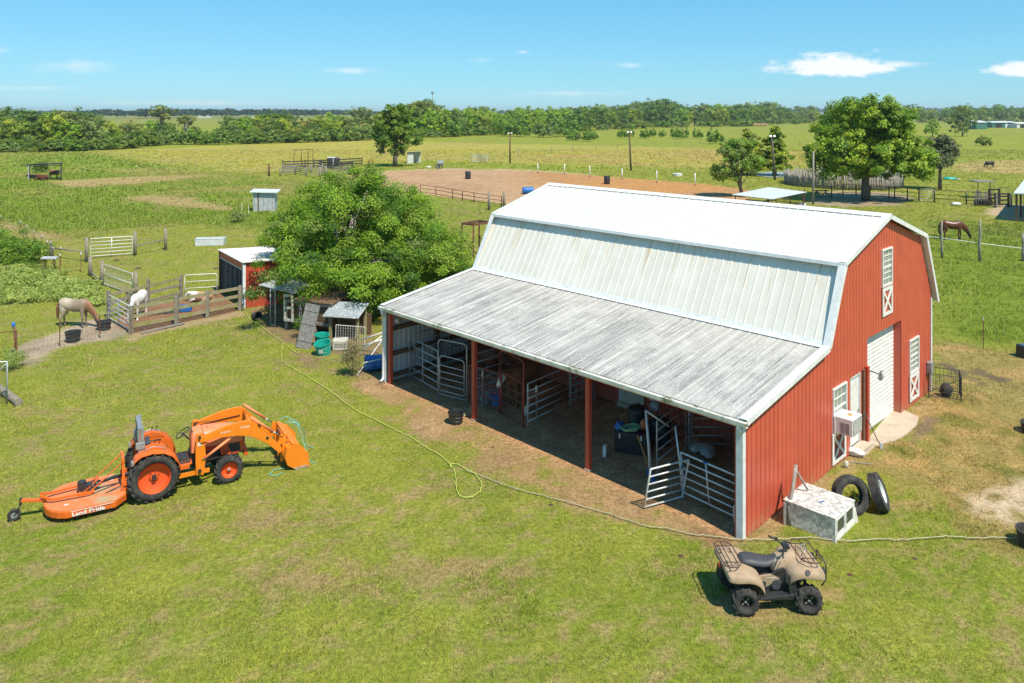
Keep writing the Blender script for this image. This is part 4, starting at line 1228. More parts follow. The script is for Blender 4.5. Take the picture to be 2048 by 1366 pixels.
# the distant wood on the horizon reads as one mass
def far_wood(label, pts, depth, n, seed, leaf, cols):
    r = np.random.default_rng(seed)
    C = []
    for _ in range(n):
        u = r.uniform(pts[0][0], pts[-1][0]); v = skyline(u, [(a, b) for a, b, _ in pts]); tp = skyline(u, [(a, c) for a, _, c in pts])
        q = P(u, v); y = q.y+r.uniform(0, depth); x = (u-1024)/FPX*y
        h = ZH(tp, y)
        C.append((x, y, 0, h*(.78+.3*r.uniform())))
    V = []; CC = []
    cols = np.array(cols)
    for (x, y, z, h) in C:
        m_ = 34
        th = r.uniform(0, 2*pi, m_); ph = r.uniform(-.4, 1, m_)
        w = h*.55
        px_ = x+np.cos(th)*w*np.sqrt(np.clip(1-ph**2, 0, 1)); py = y+np.sin(th)*w*np.sqrt(np.clip(1-ph**2, 0, 1)); pz = h*.55+ph*h*.45
        base_c = cols[r.integers(len(cols))]
        for a, b_, c in zip(px_, py, pz):
            t = r.normal(size=3); t[2] *= .5; t /= np.linalg.norm(t); s_ = np.cross(t, r.normal(size=3)); s_ /= np.linalg.norm(s_)
            l = leaf*r.uniform(.7, 1.3)
            o = np.array([a, b_, c])
            V += [o-t*l*.6, o+s_*l*.4, o+t*l*.6, o-s_*l*.4]
            cj = base_c*r.uniform(.75, 1.25); CC += [cj]*4
    V = np.array(V); n4 = len(V)
    me = bpy.data.meshes.new('distant_wood')
    me.vertices.add(n4); me.vertices.foreach_set('co', V.astype(np.float32).ravel())
    fill_faces(me, np.arange(n4).reshape(-1, 4))
    me.color_attributes.new('tint', 'FLOAT_COLOR', 'POINT').data.foreach_set('color', np.concatenate([np.array(CC), np.ones((n4, 1))], 1).astype(np.float32).ravel())
    me.materials.append(LEAFM); me.update(calc_edges=True)
    return tag(link('distant_wood', me), label, 'woodland', kind='stuff')
DC = [(.045, .085, .05), (.04, .07, .045), (.055, .10, .045), (.065, .105, .05)]
far_wood('dark far-off wood along the left horizon', [(-200, 235, 224), (60, 235, 224), (150, 236, 223), (200, 238, 220), (330, 238, 219), (470, 236, 219), (600, 236, 219), (660, 234, 220), (760, 233, 222), (860, 232, 222)], 260, 420, 61, 4.2, DC)
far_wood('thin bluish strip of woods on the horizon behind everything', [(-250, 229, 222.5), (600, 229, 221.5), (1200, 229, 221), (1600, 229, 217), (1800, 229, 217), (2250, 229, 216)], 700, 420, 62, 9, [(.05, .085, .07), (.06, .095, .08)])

# pale weeds heaped over the bank on the left: one uncountable mass
r_ = np.random.default_rng(88); lbs = []
while len(lbs) < 120:
    u = r_.uniform(-120, 215); v = r_.uniform(520, 622); q = P(u, v)
    if sdist(np.array([q.x]), np.array([q.y]), PG['weeds'])[0] < .3: continue
    s_ = r_.uniform(.35, .9); lbs.append((q.x, q.y, s_*.22, s_*1.2, s_*.9, s_*.42))
cm, C = crown_mesh('weed_bank', lbs, 900, 46, .11, 88, [(.17, .22, .05), (.25, .30, .075), (.32, .36, .11)], .30, .6, .3, .2)
tag(link('weed_bank', cm), 'pale green weeds heaped along the bank left of the plank pen', 'weeds', kind='stuff')
lbs = []
while len(lbs) < 60:
    u = r_.uniform(-120, 105); v = r_.uniform(474, 540); q = P(u, v)
    if sdist(np.array([q.x]), np.array([q.y]), PG['bush'])[0] < .2: continue
    s_ = r_.uniform(.6, 1.3); lbs.append((q.x, q.y, s_*.35, s_*1.1, s_*.9, s_*.65))
cm, C = crown_mesh('bramble_bank', lbs, 420, 46, .16, 89, [(.06, .12, .015), (.11, .19, .02), (.17, .25, .03)], .42, .7, .3, .2)
tag(link('bramble_bank', cm), 'dark green brambles above the pale weed bank at the left edge', 'brambles', kind='stuff')
# ------------------------------------------------------------ fences, gates, panels
UNIT = {}
def unit_post(kind, h, r, mat):
    k = (kind, round(h, 2), r, mat)
    if k not in UNIT:
        mb = MB()
        if kind == 'round':
            mb.tube([(0, 0, -.1), (.01, 0, h*.5), (0, 0, h)], [r*1.08, r, r*.95], 8)
        elif kind == 'rough':
            q = random.Random(len(UNIT))
            mb.tube([(0, 0, -.1), (q.uniform(-.05, .05), q.uniform(-.05, .05), h*.35), (q.uniform(-.05, .05), 0, h*.7), (q.uniform(-.04, .04), 0, h)], [r*1.2, r, r*.9, r*.6], 7)
        elif kind == 'square':
            mb.box((0, 0, h/2-.05), (r*2, r*2, h+.1))
        else:
            mb.box((0, 0, h/2-.05), (.045, .012, h+.1)); mb.box((0, .014, h/2-.05), (.010, .02, h+.1))
        UNIT[k] = mb.mesh('post', [M[mat]], kind in ('round', 'rough'))
    return UNIT[k]
M['wire'] = pmat('wire', (.22, .20, .18), rough=.5, metal=.4)
M['post_tip'] = M['white_paint']
def fence(name, label, px, h, kind, r, mat, spacing=None, rails=(), rmat='wire', rr=.006, group=None, cat='fence', hs=None, capped=False, world_pts=None, wire_stuff=True, rail_part='wire', mesh_panel=None):
    pts = world_pts or [P(u, v) for u, v in px]
    o = pts[0]
    t = thing(name, label, cat, (o.x, o.y, 0), 0, group)
    loc = [Vector((p.x-o.x, p.y-o.y, 0)) for p in pts]
    posts = []
    if spacing:
        for a, b in zip(loc, loc[1:]):
            n = max(1, round((b-a).length/spacing))
            for i in range(n): posts.append(a.lerp(b, i/n))
        posts.append(loc[-1])
    else: posts = loc
    for i, q in enumerate(posts):
        hh = h if hs is None else hs[min(i, len(hs)-1)]
        po = link('post', unit_post(kind, hh, r, mat), t, q, (random.uniform(-.02, .02), random.uniform(-.02, .02), random.uniform(0, 3)))
        if capped:
            key = ('cap', round(hh, 2))
            if key not in UNIT:
                mb = MB(); mb.box((0, 0, hh-.05), (.055, .05, .14)); UNIT[key] = mb.mesh('cap', [M['white_paint']])
            link('cap', UNIT[key], po)
    for z in rails:
        if rail_part == 'wire':
            mb = MB(); mb.tube([Vector((q.x, q.y, z)) for q in posts], rr, 4); mb.build('wire', M[rmat], t)
        else:
            for a, b in zip(posts, posts[1:]):
                mb = MB(); mb.tube([Vector((a.x, a.y, z)), Vector((b.x, b.y, z))], rr, 6); mb.build('rail', M[rmat], t, smooth=True)
    if mesh_panel:
        z0, z1, sp = mesh_panel
        mb = MB()
        for a, b in zip(posts, posts[1:]):
            n = int((b-a).length/sp)
            for i in range(n+1):
                q = a.lerp(b, i/max(1, n)); mb.tube([(q.x, q.y, z0), (q.x, q.y, z1)], .003, 3, cap=False)
            for k in range(int((z1-z0)/sp)+1):
                mb.tube([(a.x, a.y, z0+k*sp), (b.x, b.y, z0+k*sp)], .003, 3, cap=False)
        mb.build('wire_mesh', M['wire'], t)
    return t
def rounded(w, z0, z1, r, both=True):
    pts = [(0, 0, z0), (0, 0, z1-r)]
    pts += [(x, 0, z) for x, z in arc(r, z1-r, r, pi, pi/2, 4)]
    pts += [(x, 0, z) for x, z in arc(w-r, z1-r, r, pi/2, 0, 4)]
    pts += [(w, 0, z0)]
    return pts
def panel(name, label, a, b, z0, z1, nr, mat='galv', ups=(.5,), r=.022, group=None, tilt=0, rad=.12, cat='livestock panel', feet=True, rr=None, sinkz=0, mesh=False, rail_mats=None, bottom=True, noends=False):
    """tube livestock panel or gate between two ground points"""
    a = Vector((a[0], a[1], 0)); b = Vector((b[0], b[1], 0)); w = (b-a).length
    t = thing(name, label, cat, (a.x, a.y, sinkz), atan2(b.y-a.y, b.x-a.x), group)
    if tilt: t.rotation_euler = (tilt, 0, t.rotation_euler[2])
    mt = M[mat]
    mb = MB(); pts = rounded(w, 0 if feet else z0, z1, rad)
    if bottom and not feet: mb.tube(pts, r, 7, closed=True)
    else: mb.tube(pts, r, 7)
    mb.build('frame', mt, t, smooth=True)
    zs = [z0+(z1-z0)*i/(nr-1) for i in range(nr-1)]
    mb = MB(); mb.tube([(r, 0, 0), (w-r, 0, 0)], rr or r*.85, 6); rm = mb.mesh('rail', [mt], True)
    for z in zs:
        if not feet and z == zs[0] and bottom: continue
        link('rail', rm, t, (0, random.uniform(-.002, .002), z))
    for f in ups:
        mb = MB(); mb.tube([(w*f, .001, z0), (w*f, .001, z1)], r*.9, 6); mb.build('upright', mt, t, smooth=True)
    if mesh:
        mb = MB(); sp = .1
        for i in range(int(w/sp)+1): mb.tube([(i*sp, .01, z0), (i*sp, .01, z1)], .0035, 3, cap=False)
        for i in range(int((z1-z0)/sp)+1): mb.tube([(0, .012, z0+i*sp), (w, .012, z0+i*sp)], .0035, 3, cap=False)
        mb.build('wire_mesh', M['galv'], t)
    return t
def bowgate(name, label, a, b, z1, gz, mat='galv', nr=5, group=None, swing=0.0, rmat=None, w0=.06, rail_m=None):
    """tall bow frame with a lower gate hung inside it"""
    a = Vector((a[0], a[1], 0)); b = Vector((b[0], b[1], 0)); w = (b-a).length
    t = thing(name, label, 'gate', (a.x, a.y, 0), atan2(b.y-a.y, b.x-a.x), group)
    mb = MB(); mb.tube(rounded(w, 0, z1, .14), .024, 8); mb.build('bow_frame', M[mat], t, smooth=True)
    mb = MB(); mb.tube([(0, 0, .05), (w, 0, .05)], .018, 6); mb.build('sill_bar', M[mat], t, smooth=True)
    ww = w-2*w0
    g0 = MB(); g0.tube(rounded(ww, .18, gz, .12), .020, 7); g = g0.build('gate_leaf', M[rail_m or mat], t, (w0, 0, 0), (0, 0, swing), smooth=True)
    mb = MB(); mb.tube([(.02, 0, 0), (ww-.02, 0, 0)], .017, 6); rm = mb.mesh('rail', [M[rmat or mat]], True)
    for i in range(nr): link('rail', rm, g, (0, 0, .20+(gz-.32)*i/nr))
    return t
BL = lambda x, y: BW(x, y)

# --- panels inside the lean-to
panel('livestock_panel', 'grey tube panel closing the front of the leftmost stall', BL(.90, 14.1), BL(.62, 12.06), .16, 1.55, 6, 'galv', (.48,))
bowgate('bow_gate', 'tall grey bow gate of the leftmost stall left of the red post', BL(.62, 12.04), BL(.92, 10.86), 1.98, 1.42, 'galv', 5, swing=-.06)
panel('mesh_gate', 'red tube panel filled with wire mesh between the red post and the red bow gate', BL(.92, 10.75), BL(1.04, 9.34), .14, 1.32, 6, 'red_tube', (.48,), mesh=True)
bowgate('bow_gate', 'tall rusty red bow gate where the cow looks out', BL(1.04, 9.30), BL(.80, 7.98), 2.12, 1.40, 'red_tube', 4, rmat='rust')
panel('livestock_panel', 'bright grey panel running from the red bow gate in towards the back wall', BL(.92, 7.92), BL(3.15, 8.10), .18, 1.38, 6, 'galv_bright', (), rad=.03)
panel('livestock_panel', 'grey panel continuing the divider up to the red back wall', BL(3.22, 8.12), BL(4.40, 8.05), .18, 1.40, 6, 'galv', (.5,), rad=.03)
panel('livestock_panel', 'grey panel dividing the two cattle stalls behind the first red post', BL(1.05, 10.65), BL(3.2, 10.60), .2, 1.65, 6, 'galv', (), rad=.05)
panel('livestock_panel', 'dark grey panel at the inner end of the stall divider', BL(3.25, 10.6), BL(4.4, 10.6), .2, 1.65, 6, 'grey_metal', (), rad=.05)
panel('livestock_panel', 'dark grey panel standing along the white end wall of the lean-to', BL(1.0, 13.95), BL(4.3, 13.95), .2, 1.7, 6, 'grey_metal', (.5,), rad=.08)
panel('livestock_panel', 'dark panel along the back wall of the leftmost stall', BL(4.3, 13.8), BL(4.3, 11.0), .2, 1.6, 6, 'grey_metal', (.5,), rad=.08)
# front panels of the near bay (leaning)
t = panel('livestock_panel', 'short silver panel leaning outwards at the front of the near bay', BL(-.52, 2.42), BL(.62, 2.04), .02, 1.12, 6, 'galv_bright', (), feet=False, rad=.03, tilt=radians(14), sinkz=.03, r=.024)
t = panel('livestock_panel', 'silver panel with blue tape on its top rail, hinged up to the white corner post', BL(.68, 2.0), BL(.55, .34), .12, 1.22, 6, 'galv_bright', (.46,), feet=False, rad=.03, tilt=radians(8), sinkz=.03, r=.024)
mb = MB(); mb.tube([(.70, 0, 1.22), (.84, 0, 1.22)], .028, 8); mb.build('blue_tape', M['blue_plastic'], t, smooth=True)
mb = MB(); mb.tube([(0, 0, .78), (0, 0, .88)], .029, 8); mb.build('blue_tape', M['blue_plastic'], t, smooth=True)
panel('livestock_panel', 'long grey panel standing behind the silver panels in the near bay', BL(.95, 3.05), BL(3.05, 3.35), .25, 1.62, 6, 'galv', (.98,), rad=.04)
panel('livestock_panel', 'dull grey panel between the near-bay clutter and the red back wall', BL(3.1, 3.3), BL(4.35, 2.1), .25, 1.5, 6, 'grey_metal', (.9,), rad=.04)
panel('livestock_panel', 'dark grey panel at the back of the near bay by the end wall', BL(4.3, 1.95), BL(4.3, .4), .25, 1.45, 6, 'grey_metal', (.2,), rad=.04)
t = thing('tube_stand', 'tall silver tube frame with a bent arm standing over the near-bay clutter', 'tube frame', BL(.72, 3.1), PHI)
mb = MB(); mb.tube([(.0, 0, 0), (-.02, .05, 1.0), (-.05, .12, 1.93)], .028, 8); mb.build('upright', M['galv_bright'], t, smooth=True)
mb = MB(); mb.tube([(.05, .0, .0), (.02, .04, .9), (-.04, .11, 1.9)], .022, 8); mb.build('upright', M['galv_bright'], t, smooth=True)
mb = MB(); mb.tube([(-.05, .12, 1.93), (.5, -.25, 1.45)], .026, 8); mb.build('brace', M['galv_bright'], t, smooth=True)
t = thing('panel_post', 'silver hinge post rising behind the two leaning front panels', 'tube post', BL(.66, 2.03), PHI)
mb = MB(); mb.tube([(.0, 0, .0), (.02, .12, .9), (.05, .28, 1.75)], .026, 8); mb.build('upright', M['galv_bright'], t, smooth=True)
for z in (.35, 1.0):
    mb = MB(); mb.tube([(-.05, .05, z), (.06, .06, z)], .014, 6); mb.build('hinge_pin', M['galv_bright'], t)
def tpost(u, v, h, lab, mat='rust', tip='white_paint', grp=None, tilt=0, tiph=.14):
    p = P(u, v)
    t = thing('t_post', lab, 'fence post', (p.x, p.y, 0), random.uniform(0, 3), grp)
    link('shaft', unit_post('tee', h, .02, mat), t)
    mb = MB(); mb.box((0, .004, h-tiph/2), (.052, .032, tiph)); mb.build('tip', M[tip], t)
    t.rotation_euler[0] = tilt
    return t
def tpost_local(x, y, h, lab, tilt=0):
    t = thing('t_post', lab, 'fence post', BL(x, y), PHI)
    link('shaft', unit_post('tee', h, .02, 'grey_metal'), t)
    mb = MB(); mb.box((0, .004, h-.1), (.052, .032, .2)); mb.build('tip', M['white_paint'], t)
    t.rotation_euler[0] = tilt
tpost_local(.98, 10.1, 1.25, 'white-tipped steel post against the red mesh panel')
tpost_local(1.25, 7.85, 1.25, 'white-tipped steel post against the bright stall divider')
tpost_local(3.35, 8.0, 1.5, 'white-tipped steel post at the middle of the stall divider')
tpost_local(4.0, 7.7, 1.4, 'steel rod leaning by the back wall left of the pale stall door', -.25)
tpost_local(3.1, 3.5, 1.6, 'white-tipped steel post behind the near-bay panels')
tpost_local(4.25, 2.0, 1.5, 'white-tipped steel post near the back corner of the near bay')

# --- the plank pen on the left
A_, B_, C_, D_ = P(262, 667), P(353, 649), P(415, 635), P(480, 621)
pen = thing('plank_pen', 'mossy plank pen with grey posts before the small red shed', 'pen', (A_.x, A_.y, 0))
def rel(p, o): return Vector((p.x-o.x, p.y-o.y, 0))
def plank(par, a, b, z, w=.15, th=.035, mat='wood_mossy', sag=0):
    mb = MB(); mb.bar((a.x, a.y, z), (b.x, b.y, z+random.uniform(-.03, .03)), th, w); return mb.build('plank', M[mat], par)
fp = [rel(q, A_) for q in (A_, B_, C_, D_)]
bp = [rel(q, A_) for q in (P(217, 637), P(262, 612), P(296, 616), P(362, 597))]
bp[1] = bp[0].lerp(bp[2], .5)
for q, h in zip(fp, (1.25, 1.33, 1.30, 1.25)):
    link('post', unit_post('square', h, .075, 'wood_old'), pen, q, (0, 0, random.uniform(-.2, .2)))
for q, h in zip(bp, (1.35, 1.05, 1.5, 1.25)):
    link('post', unit_post('square', h, .07, 'wood_old'), pen, q, (0, 0, random.uniform(-.2, .2)))
for z in (.32, .74, 1.14):
    for a, b in zip(fp, fp[1:]): plank(pen, a+Vector((0, .09, 0)), b+Vector((0, .09, 0)), z)
for z in (.35, .75, 1.12):
    for a, b in zip(bp, bp[1:]): plank(pen, a-Vector((0, .08, 0)), b-Vector((0, .08, 0)), z, mat='wood_old' if z < 1 else 'wood_mossy')
panel('tube_gate', 'six-rail silver gate closing the left end of the plank pen', P(218, 640), P(258, 664), .12, 1.2, 6, 'galv_bright', (.5,), feet=False, rad=.05, r=.024, cat='gate')
panel('tube_gate', 'short white arched gate at the back of the plank pen', P(369, 597), P(434, 593), .18, 1.25, 4, 'white_paint', (), feet=True, rad=.12, cat='gate')
panel('tube_gate', 'white six-rail field gate hung between two grey wooden posts', P(181, 517), P(265, 511), .15, 1.35, 6, 'white_paint', (.5,), feet=False, rad=.05, r=.03, cat='gate')
panel('tube_gate', 'slanting silver gate with wire mesh behind the weed bank', P(208, 571), P(265, 592), .1, 1.22, 3, 'galv_bright', (), feet=False, rad=.1, r=.024, cat='gate', mesh=True)
for u, v, tp, lab, kd in ((101.5, 514, 481, 'grey wooden post left of the field gate, by the bramble bank', 'round'), (173, 524, 475, 'grey wooden post hinging the white field gate', 'round'),
                     (270, 511, 462, 'grey wooden post on the latch side of the white field gate', 'round'), (331, 500, 456, 'grey wooden post at the end of the rail right of the field gate', 'round'),
                     (180, 552, 514, 'short grey post nearest below the field gate', 'round'), (204, 572, 522, 'grey post hinging the slanting mesh gate', 'round'),
                     (271, 594, 543, 'grey post on the latch side of the slanting mesh gate', 'round')):
    p = P(u, v); h = ZH(tp, p.y)
    t = thing('wooden_post', lab, 'fence post', (p.x, p.y, 0), random.random(), 'grey posts round the left paddock')
    link('shaft', unit_post('round', h, .11, 'wood_old'), t)
def rail_between(lab, a, b, z, r=.05, mat='wood_old'):
    a = P(*a); b = P(*b)
    t = MB(); t.tube([(0, 0, z), (b.x-a.x, b.y-a.y, z+.05)], r, 7)
    tag(t.build('rail', M[mat], None, (a.x, a.y, 0), smooth=True), lab, 'rail')
rail_between('single grey rail between two posts left of the white field gate', (103, 514), (172, 524), .62)
rail_between('single grey rail between two posts right of the white field gate', (272, 511), (330, 500), .70)
rail_between('short grey rail joining the two posts below the field gate', (181, 552), (203, 572), .25)
fence('wire_fence', 'weathered wire fence of thin steel posts running up the far left', [(120, 545), (84, 502), (40, 470), (0, 458), (-90, 430)], 1.15, 'tee', .02, 'rust', 3.4, (.3, .6, .9, 1.1), rr=.008, capped=True)
fence('wire_fence', 'wire fence of thin steel posts between the weed bank and the paddock', [(122, 532), (162, 545)], 1.25, 'tee', .02, 'rust', None, (.4, .8, 1.1), capped=True)
# horse-lot mesh fence along the lawn edge with its rusty corner post
t = fence('mesh_fence', 'sagging wire mesh fence along the lawn edge of the horse lot', [(34, 712), (120, 693), (200, 676), (262, 668)], 1.05, 'tee', .02, 'rust', 2.6, (1.05,), mesh_panel=(.05, 1.0, .16))
t = thing('corner_post', 'rusty leaning corner post with a blue cap at the left edge', 'fence post', P(33, 711))
mb = MB(); mb.tube([(0, 0, -.1), (-.05, 0, .6), (-.12, 0, 1.25)], .045, 8); mb.build('shaft', M['rust'], t, smooth=True)
mb = MB(); mb.lathe([(0, .1), (.06, .09), (.07, .0), (.06, -.08)], 10); mb.build('cap', M['blue_plastic'], t, (-.125, 0, 1.27), smooth=True)
rail_between('thin rusty rail running off from the blue-capped corner post', (33, 711), (-60, 722), 1.0, .02, 'rust')
t = thing('pipe_gate', 'silver pipe gate frame cut by the left edge of the lawn', 'gate', P(14, 808), pi)
mb = MB(); mb.tube([(0, 0, .02), (.0, 0, 1.45), (1.6, .05, 1.42)], .032, 8); mb.build('frame', M['galv'], t, smooth=True)
mb = MB(); mb.tube([(0, 0, 1.4), (.45, .02, 1.0)], .02, 6); mb.build('brace', M['galv'], t, smooth=True)
mb = MB()
for i in range(14): mb.tube([(.02+i*.1, .01, .1), (.02+i*.1, .02, 1.4)], .004, 3, cap=False)
for i in range(13): mb.tube([(.0, .012, .12+i*.1), (1.4, .03, .12+i*.1)], .004, 3, cap=False)
mb.build('wire_mesh', M['wire'], t)
a = P(38, 811); b = P(-6, 779)
mb = MB(); mb.tube([(0, 0, .10), (b.x-a.x, b.y-a.y, .11)], [.13, .125], 14); tag(mb.build('log', M['wood_old'], None, (a.x, a.y, 0), smooth=False, autos=40), 'grey round log lying against the pipe gate at the left edge', 'log')

# --- fences further out
fence('wire_fence', 'long line of small steel posts crossing the left pasture', [(165, 306), (277, 322), (345, 331), (420, 341), (492, 349), (540, 352)], 1.35, 'tee', .03, 'wood_grey', 6, (.5, .9, 1.25), rr=.012)
fence('wire_fence', 'far fence of thin posts in the pasture behind the light poles', [(850, 325), (940, 323), (1040, 325), (1100, 328), (1170, 334), (1243, 341), (1300, 345), (1400, 352)], 1.35, 'tee', .04, 'wood_grey', 6.5, (.5, .9, 1.25), rr=.012)
fence('wire_fence', 'farther fence with dark posts rising to the right across the pasture', [(1037, 312), (1102, 307), (1145, 302), (1235, 298), (1290, 292), (1350, 290), (1400, 288), (1450, 286)], 1.5, 'round', .06, 'wood_grey', 11, (.6, 1.2), rr=.014)
fence('wire_fence', 'thin fence line between the straw field and the green field right of the cypresses', [(1560, 292), (1600, 292), (1650, 293)], 1.5, 'round', .07, 'wood_dark', 9, (.6, 1.2), rr=.014)
fence('wire_fence', 'far fence of thin posts across the right pasture', [(1910, 272), (1960, 274), (2010, 275), (2090, 276)], 1.5, 'round', .07, 'wood_grey', 7, (.6, 1.2), rr=.014)
fence('wire_fence', 'fence of thin posts below the straw field at the right', [(1935, 312), (1990, 314), (2090, 316)], 1.4, 'tee', .04, 'wood_grey', 7, (.5, 1.2), rr=.012)
fence('wire_fence', 'thin wire fence in the small paddock between the big tree and the barn', [(855, 448), (880, 440), (902, 436), (960, 430)], 1.35, 'tee', .03, 'rust', None, (.4, .8, 1.2), rr=.008)
fence('board_gate_fence', 'low rusty pipe fence along the near edge of the arena', [(841, 388), (872, 392), (905, 398), (925, 402), (948, 406), (977, 411), (1003, 414)], 1.15, 'round', .045, 'rust', None, (.25, .7, 1.12), 'rust', .035, rail_part='rail')
for u, v, tp, lab in ((978, 420, 384, 'left of two grey wooden gate posts by the arena'), (1008, 415, 383, 'right of two grey wooden gate posts by the arena')):
    p = P(u, v); t = thing('wooden_post', lab, 'fence post', (p.x, p.y, 0), 0, 'gate posts by the arena'); link('shaft', unit_post('round', ZH(tp, p.y), .14, 'wood_old'), t)
for i, (u, v, tp) in enumerate(((1075.5, 346, 326), (1129, 349, 328), (1179.5, 354, 332), (1244, 359, 337), (1313.5, 366, 341), (1390, 371, 346))):
    p = P(u, v); t = thing('white_post', f'{["first", "second", "third", "fourth", "fifth", "sixth"][i]} white post from the left along the far rim of the arena', 'post', (p.x, p.y, 0), 0, 'white posts along the arena rim')
    link('shaft', unit_post('round', ZH(tp, p.y), .075, 'white_paint'), t)
    mb = MB(); mb.lathe([(.12, 0), (.11, .12), (.08, .14)], 10); mb.build('base', M['rust'], t)
# right paddock: rough posts joined by a white tape
rp = [P(1848, 513), P(1884, 516), P(1960, 522), P(2046, 521)]
tapeposts = []
for i, (u, v, tp, r_, lab) in enumerate(((1884, 516, 441, .075, 'rough leaning grey post nearest the barn in the right paddock fence'), (1960, 523, 438, .085, 'tall rough grey post right of the grazing brown horse'), (2046, 522, 466, .10, 'stub of rough grey post at the right edge of the paddock fence'))):
    p = P(u, v); t = thing('rough_post', lab, 'fence post', (p.x, p.y, 0), i*1.3)
    link('shaft', unit_post('rough', ZH(tp, p.y), r_, 'bark_pale'), t)
p0 = P(1835, 512); pts = []
for (u, v, z) in ((1835, 512, 1.42), (1884, 516, 1.38), (1960, 523, 1.22), (2046, 522, .85)):
    q = P(u, v); pts.append(Vector((q.x-p0.x, q.y-p0.y, z)))
mb = MB(); mb.tube(pts, .022, 5); tag(mb.build('white_tape', M['white_paint'], None, (p0.x, p0.y, 0)), 'white fence tape strung between the rough paddock posts', 'fence tape')
tpost(1967, 698, 1.35, 'single rusty steel post with a white tip behind the barn', 'rust')
# pipe fence under the big tree
fence('pipe_fence', 'dark pipe fence running out to the right of the big round tree', [(1869, 405), (1933, 409), (1990, 412)], 1.42, 'round', .07, 'black_metal', None, (.45, .9, 1.38), 'rust_dark', .035, rail_part='rail')
fence('pipe_fence', 'dark pipe fence passing under the big round tree', [(1663, 396), (1686, 393), (1712, 393), (1740, 395), (1778, 397), (1789, 398), (1815, 400), (1838, 402)], 1.42, 'round', .06, 'rust_dark', None, (.45, .9, 1.38), 'rust_dark', .032, rail_part='rail')
panel('tube_gate', 'dull grey tube gate in the dark pipe fence right of the big tree', P(1840, 403), P(1866, 404.5), .1, 1.45, 6, 'galv', (), feet=False, rad=.04, r=.04, cat='gate')
# ------------------------------------------------------------ orange tractor with loader
def text_mesh(name, body, size, mat, parent, loc, rot, ext=.002, xs=1.0, bold=0.0):
    cu = bpy.data.curves.new(name, 'FONT'); cu.body = body; cu.size = size; cu.extrude = ext; cu.align_x = 'LEFT'; cu.resolution_u = 3; cu.offset = bold
    tmp = bpy.data.objects.new('tmp', cu); col.objects.link(tmp)
    dg = bpy.context.evaluated_depsgraph_get(); dg.update()
    me = bpy.data.meshes.new_from_object(tmp.evaluated_get(dg))
    bpy.data.objects.remove(tmp); me.name = name
    me.materials.clear(); me.materials.append(mat)
    o = link(name, me, parent, loc, rot); o.scale = (xs, 1, 1)
    return o
def tyre(R, rw, w, mat, par, loc, lugs=0, lugh=.03, tread=False, seg=36, rot=None, lean=0.42, name='tyre'):
    """tyre lying along local y"""
    mb = MB()
    s_ = w/2
    prof = [(rw, -s_*.72), (rw+.02, -s_*.88), ((R+rw)/2, -s_), (R-.06*R, -s_*.93), (R-.015*R, -s_*.70), (R, -s_*.35), (R, s_*.35), (R-.015*R, s_*.70), (R-.06*R, s_*.93), ((R+rw)/2, s_), (rw+.02, s_*.88), (rw, s_*.72), (rw-.01, 0)]
    mb.lathe(prof, seg, axis='y', closed=True)
    t = mb.build(name, mat, par, loc, rot, smooth=True)
    if lugs:
        lm = MB()
        for i in range(lugs):
            a = 2*pi*i/lugs
            for sd in (-1, 1):
                aa = a+(pi/lugs if sd > 0 else 0)
                # bar running from the shoulder to the middle, slanted
                pts = []
                for k, (f, da) in enumerate(((.98, 0), (.55, -lean*.45), (.04, -lean))):
                    ang = aa+da*.5; rr_ = R+(-.05*R if k == 0 else -.002)
                    pts.append((rr_, ang, sd*f*s_))
                vs = []
                for (rr_, ang, yy_) in pts:
                    for dw in (-1, 1):
                        an = ang+dw*w*.065/R
                        vs.append((rr_*cos(an), yy_*1.01, rr_*sin(an)))
                        vs.append(((rr_+lugh)*cos(an), yy_*1.01, (rr_+lugh)*sin(an)))
                fs = []
                for k in range(2):
                    b0 = k*4; b1 = b0+4
                    fs += [(b0+1, b0+3, b1+3, b1+1), (b0, b0+1, b1+1, b1), (b0+2, b1+2, b1+3, b0+3)]
                fs += [(0, 2, 3, 1), (8, 9, 11, 10)]
                lm.add(vs, fs)
        lm.build('tread', mat, t)['kind'] = 'stuff'
    return t
def fender_arc(par, name, cx, cz, R, y0, y1, a0, a1, mat, n=14, th=.02, flat=None):
    mb = MB(); vs = []
    for i in range(n+1):
        a = a0+(a1-a0)*i/n
        for (rr_, yy_) in ((R, y0), (R, y1), (R+th, y1), (R+th, y0)):
            vs.append((cx+rr_*cos(a), yy_, cz+rr_*sin(a)))
    fs = []
    for i in range(n):
        for k in range(4):
            fs.append((i*4+k, i*4+(k+1) % 4, i*4+4+(k+1) % 4, i*4+4+k))
    fs += [(3, 2, 1, 0), (n*4, n*4+1, n*4+2, n*4+3)]
    mb.add(vs, fs)
    return mb.build(name, mat, par, smooth=True, autos=35)

TH = radians(29.5)
tr = thing('tractor', 'orange compact tractor with front loader and folded grey roll bar on the lawn', 'tractor', (-9.52, 19.98, 0), TH)
OR, LO, FA = M['orange'], M['loader_orange'], M['faded_orange']
M['tyre_dusty'] = pmat('tyre_dusty', (.025,.025,.025), (.075,.068,.058), 7, rough=.85, lo=.4, hi=.7)
